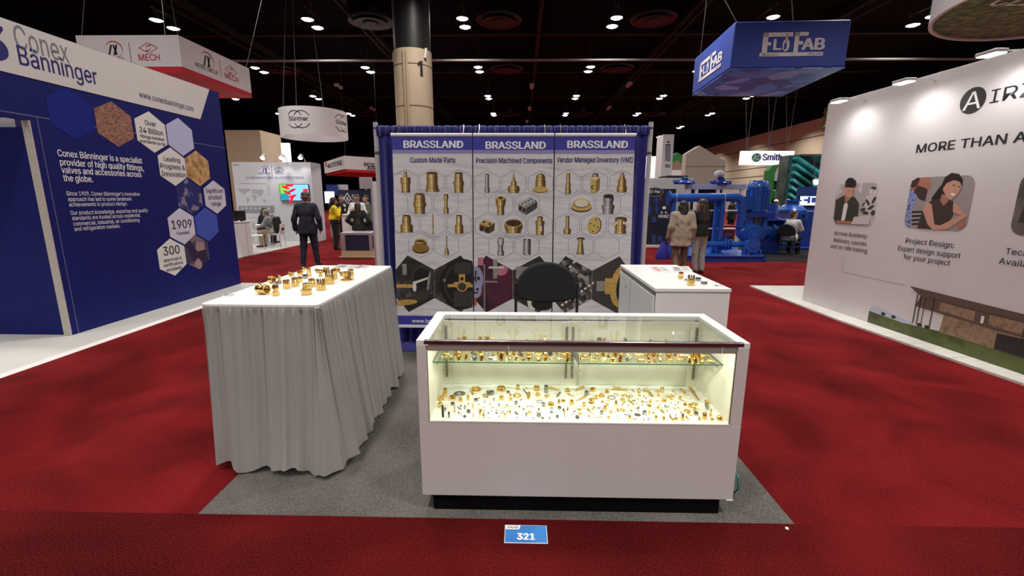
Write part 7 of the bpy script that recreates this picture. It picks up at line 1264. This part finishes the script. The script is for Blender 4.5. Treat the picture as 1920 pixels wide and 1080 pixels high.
MB().box(c0[0], c0[0]+3.4, c0[1]-.04, c0[1], -.6, .1, 0, FL_).build('canopy_edge', mat('teal_edge', (.10, .12, .12), .5), t, smooth=False); q = at_y(1530, 341, YL-.5); h = MB().lathe([(.10, 0), (.16, .05), (.16, .12), (.06, .2)], (q.x, q.y, q.z), (0, 1, .3), n=16).build('lamp_head', BLACK, t); MB().cyl((q.x, q.y-.01, q.z), (q.x, q.y, q.z), .13, n=16).build('lens', LEDHEAD, h); MB().tube([(q.x, q.y+.1, q.z+.1), (q.x, q.y+.4, c0[1]-.1)], .02, 6).build('arm', BLACK, t)
l = bpy.data.lights.new('booth_lamp', 'POINT'); l.energy = 60; l.shadow_soft_size = .1; l.color = (.9, 1, .95); o = bpy.data.objects.new('booth_lamp', l); COL.objects.link(o); o.location = (q.x, q.y-.2, q.z)
YV = 17.; a, b = at_y(1498, 350, YV), at_y(1540, 440, YV); t = thing('blue_partition', 'royal blue partition with wall screen beyond the seated man', 'exhibit wall', (a.x, YV, 0)); MB().box(a.x, b.x+.6, YV, YV+.1, 0, a.z).build('panel', mat('partition_royal', (.012, .05, .24), .5), t, smooth=False)
a, b = at_y(1500, 367, YV-.06), at_y(1534, 386, YV-.06); t = thing('wall_screen', 'glowing screen with blue shapes on the royal blue partition', 'television', (a.x, YV-.06, b.z)); MB().box(a.x, b.x, YV-.06, YV, b.z, a.z).build('housing', BLACK, t); FV = Fr((0, YV-.06, 0), (1, 0, 0)); mb = MB().face([(a.x+.02, b.z+.02), (b.x-.02, b.z+.02), (b.x-.02, a.z-.02), (a.x+.02, a.z-.02)], FV, .003); mz = (a.z+b.z)/2+.03; w = b.x-a.x; mb.face([(a.x+.42*w, mz-.13), (a.x+.55*w, mz-.13), (a.x+.55*w, mz+.13), (a.x+.42*w, mz+.13)], FV, .005, 1).face([(a.x+.22*w, mz-.04), (a.x+.42*w, mz-.04), (a.x+.42*w, mz+.04), (a.x+.22*w, mz+.04)], FV, .005, 1).face([(a.x+.62*w, mz-.1), (a.x+.9*w, mz-.1), (a.x+.9*w, mz+.1), (a.x+.62*w, mz+.1)], FV, .005, 1); mb.build('screen', [mat('screen_white', (.8, .88, 1), .4, var=0, emit=1.0), mat('screen_blue', (.02, .06, .3), .4, var=0, emit=.5)], t, smooth=False)
# hanging signs on the right
t = thing('hanging_sign', 'royal blue box sign with white logo lettering hanging at upper right', 'sign', (7, 12.1, 5)); SB = mat('sign_blue_fabric', (.035, .075, .42), .55, var=.03, scale=4); UND = mat_ramp('underside_blue_photo', [(.25, (.03, .10, .45)), (.45, (.05, .22, .75)), (.6, (.16, .42, .90)), (.75, (.06, .2, .66)), (.9, (.4, .6, .95))], 2.2, 'voronoi')
g = [at_z(1370, 130, 5), at_z(1585, 127, 5), at_z(1465, 181, 5), at_z(1297, 180, 5)]; zt = at_y(1378, 40, g[0].y).z; v = [(q.x, q.y) for q in g]; FZ0 = Fr((0, 0, 0), (1, 0, 0), (0, 1, 0)); MB().prism(v, FZ0, 5.02, zt).build('sign_panel', SB, t, bevel=.05, seg=3); MB().prism([(x*.999+.01, y) for x, y in v], FZ0, 5.0, 5.02).build('underside', UND, t, smooth=False)
mb = MB(); mb2 = MB()
fa = Fr((g[0].x, g[0].y, 0), g[1]-g[0]); fb = Fr((g[3].x, g[3].y, 0), g[0]-g[3])
def flofab(fr, p0, p1, pt, k):
    (a0, b0), (a1, b1) = fr.px(*p0), fr.px(*p1); H = fr.px(*pt)[1]-min(b0, b1); W = a1-a0; b0 = (b0+b1)/2
    bx = lambda x0, x1, y0, y1, c=.012: mb.face([(a0+W*x0, b0+H*y0), (a0+W*x1, b0+H*y0), (a0+W*x1, b0+H*y1), (a0+W*x0, b0+H*y1)], fr, c)
    bx(0, 1, 0, .16); bx(.03, .115, .0, 1); bx(.03, .50, .82, 1); bx(.115, .17, .46, .60); bx(.10, .30, .03, .12)
    text(mb, 'L', fr, a0+W*.215, b0+H*.28, H*.44, W*.115, 'l', .03, c=.012); mb.face(ell(a0+W*.405, b0+H*.47, W*.055, H*.27, 20), fr, .012); mb2.face(ell(a0+W*.395, b0+H*.42, W*.022, H*.15, 14), fr, .014); bx(.39, .42, .6, .95)
    bx(.53, .60, .16, 1); bx(.53, .74, .84, 1); bx(.60, .67, .48, .62); text(mb, 'AB', fr, a0+W*.665, b0+H*.27, H*.46, W*.335, 'l', .04, c=.012); text(mb2, 'SINCE 1981', fr, a0+W*.77, b0+H*.045, H*.07, W*.21, 'l', .02, c=.014)
flofab(fa, (1423, 106), (1542, 105), (1428, 62), 0); flofab(fb, (1310, 153), (1352, 127), (1330, 108), 1); mb.build('lettering', INK_WHITE, t); mb2.build('logo_detail', SB, t)
cables(t, ((v[0][0]+.1, v[0][1]+.1, zt, -1.4, 2.5), (v[1][0]-1.4, v[1][1]+.1, zt, -.5, .6), (v[3][0]+.1, v[3][1]-.2, zt, -.6, -2.2)), r=.012)
t = thing('round_sign', 'round white hanging sign with mossy green underside at the top right corner', 'sign', (9.75, 6.25, 5)); MOSS = mat_ramp('moss_green', [(.3, (.02, .04, .016)), (.5, (.08, .14, .05)), (.66, (.22, .32, .11)), (.8, (.05, .09, .035))], 7, 'noise', bump=.8); MB().ring((9.75, 6.25, 5), (0, 0, 1), 2.12, 2.18, 1.0, 72).build('rim', SW, t); MB().cyl((9.75, 6.25, 5.03), (9.75, 6.25, 5.10), 2.125, n=72).build('moss_underside', MOSS, t)
FU2 = Fr((0, 0, 5.0), (1, 0, 0), (0, -1, 0)); a = FU2.px(1845, 14); b = FU2.px(1925, 12); mb = MB(); text(mb, 'CLIMATE', FU2, a[0], (a[1]+b[1])/2, .42, (b[0]-a[0])*2.7, 'l', .01, c=-.02); mb.build('lettering', INK_WHITE, t); cables(t, ((8.5, 5.5, 6, 0, 0), (11, 5.5, 6, 0, 0), (9.75, 7.6, 6, 0, 0)))
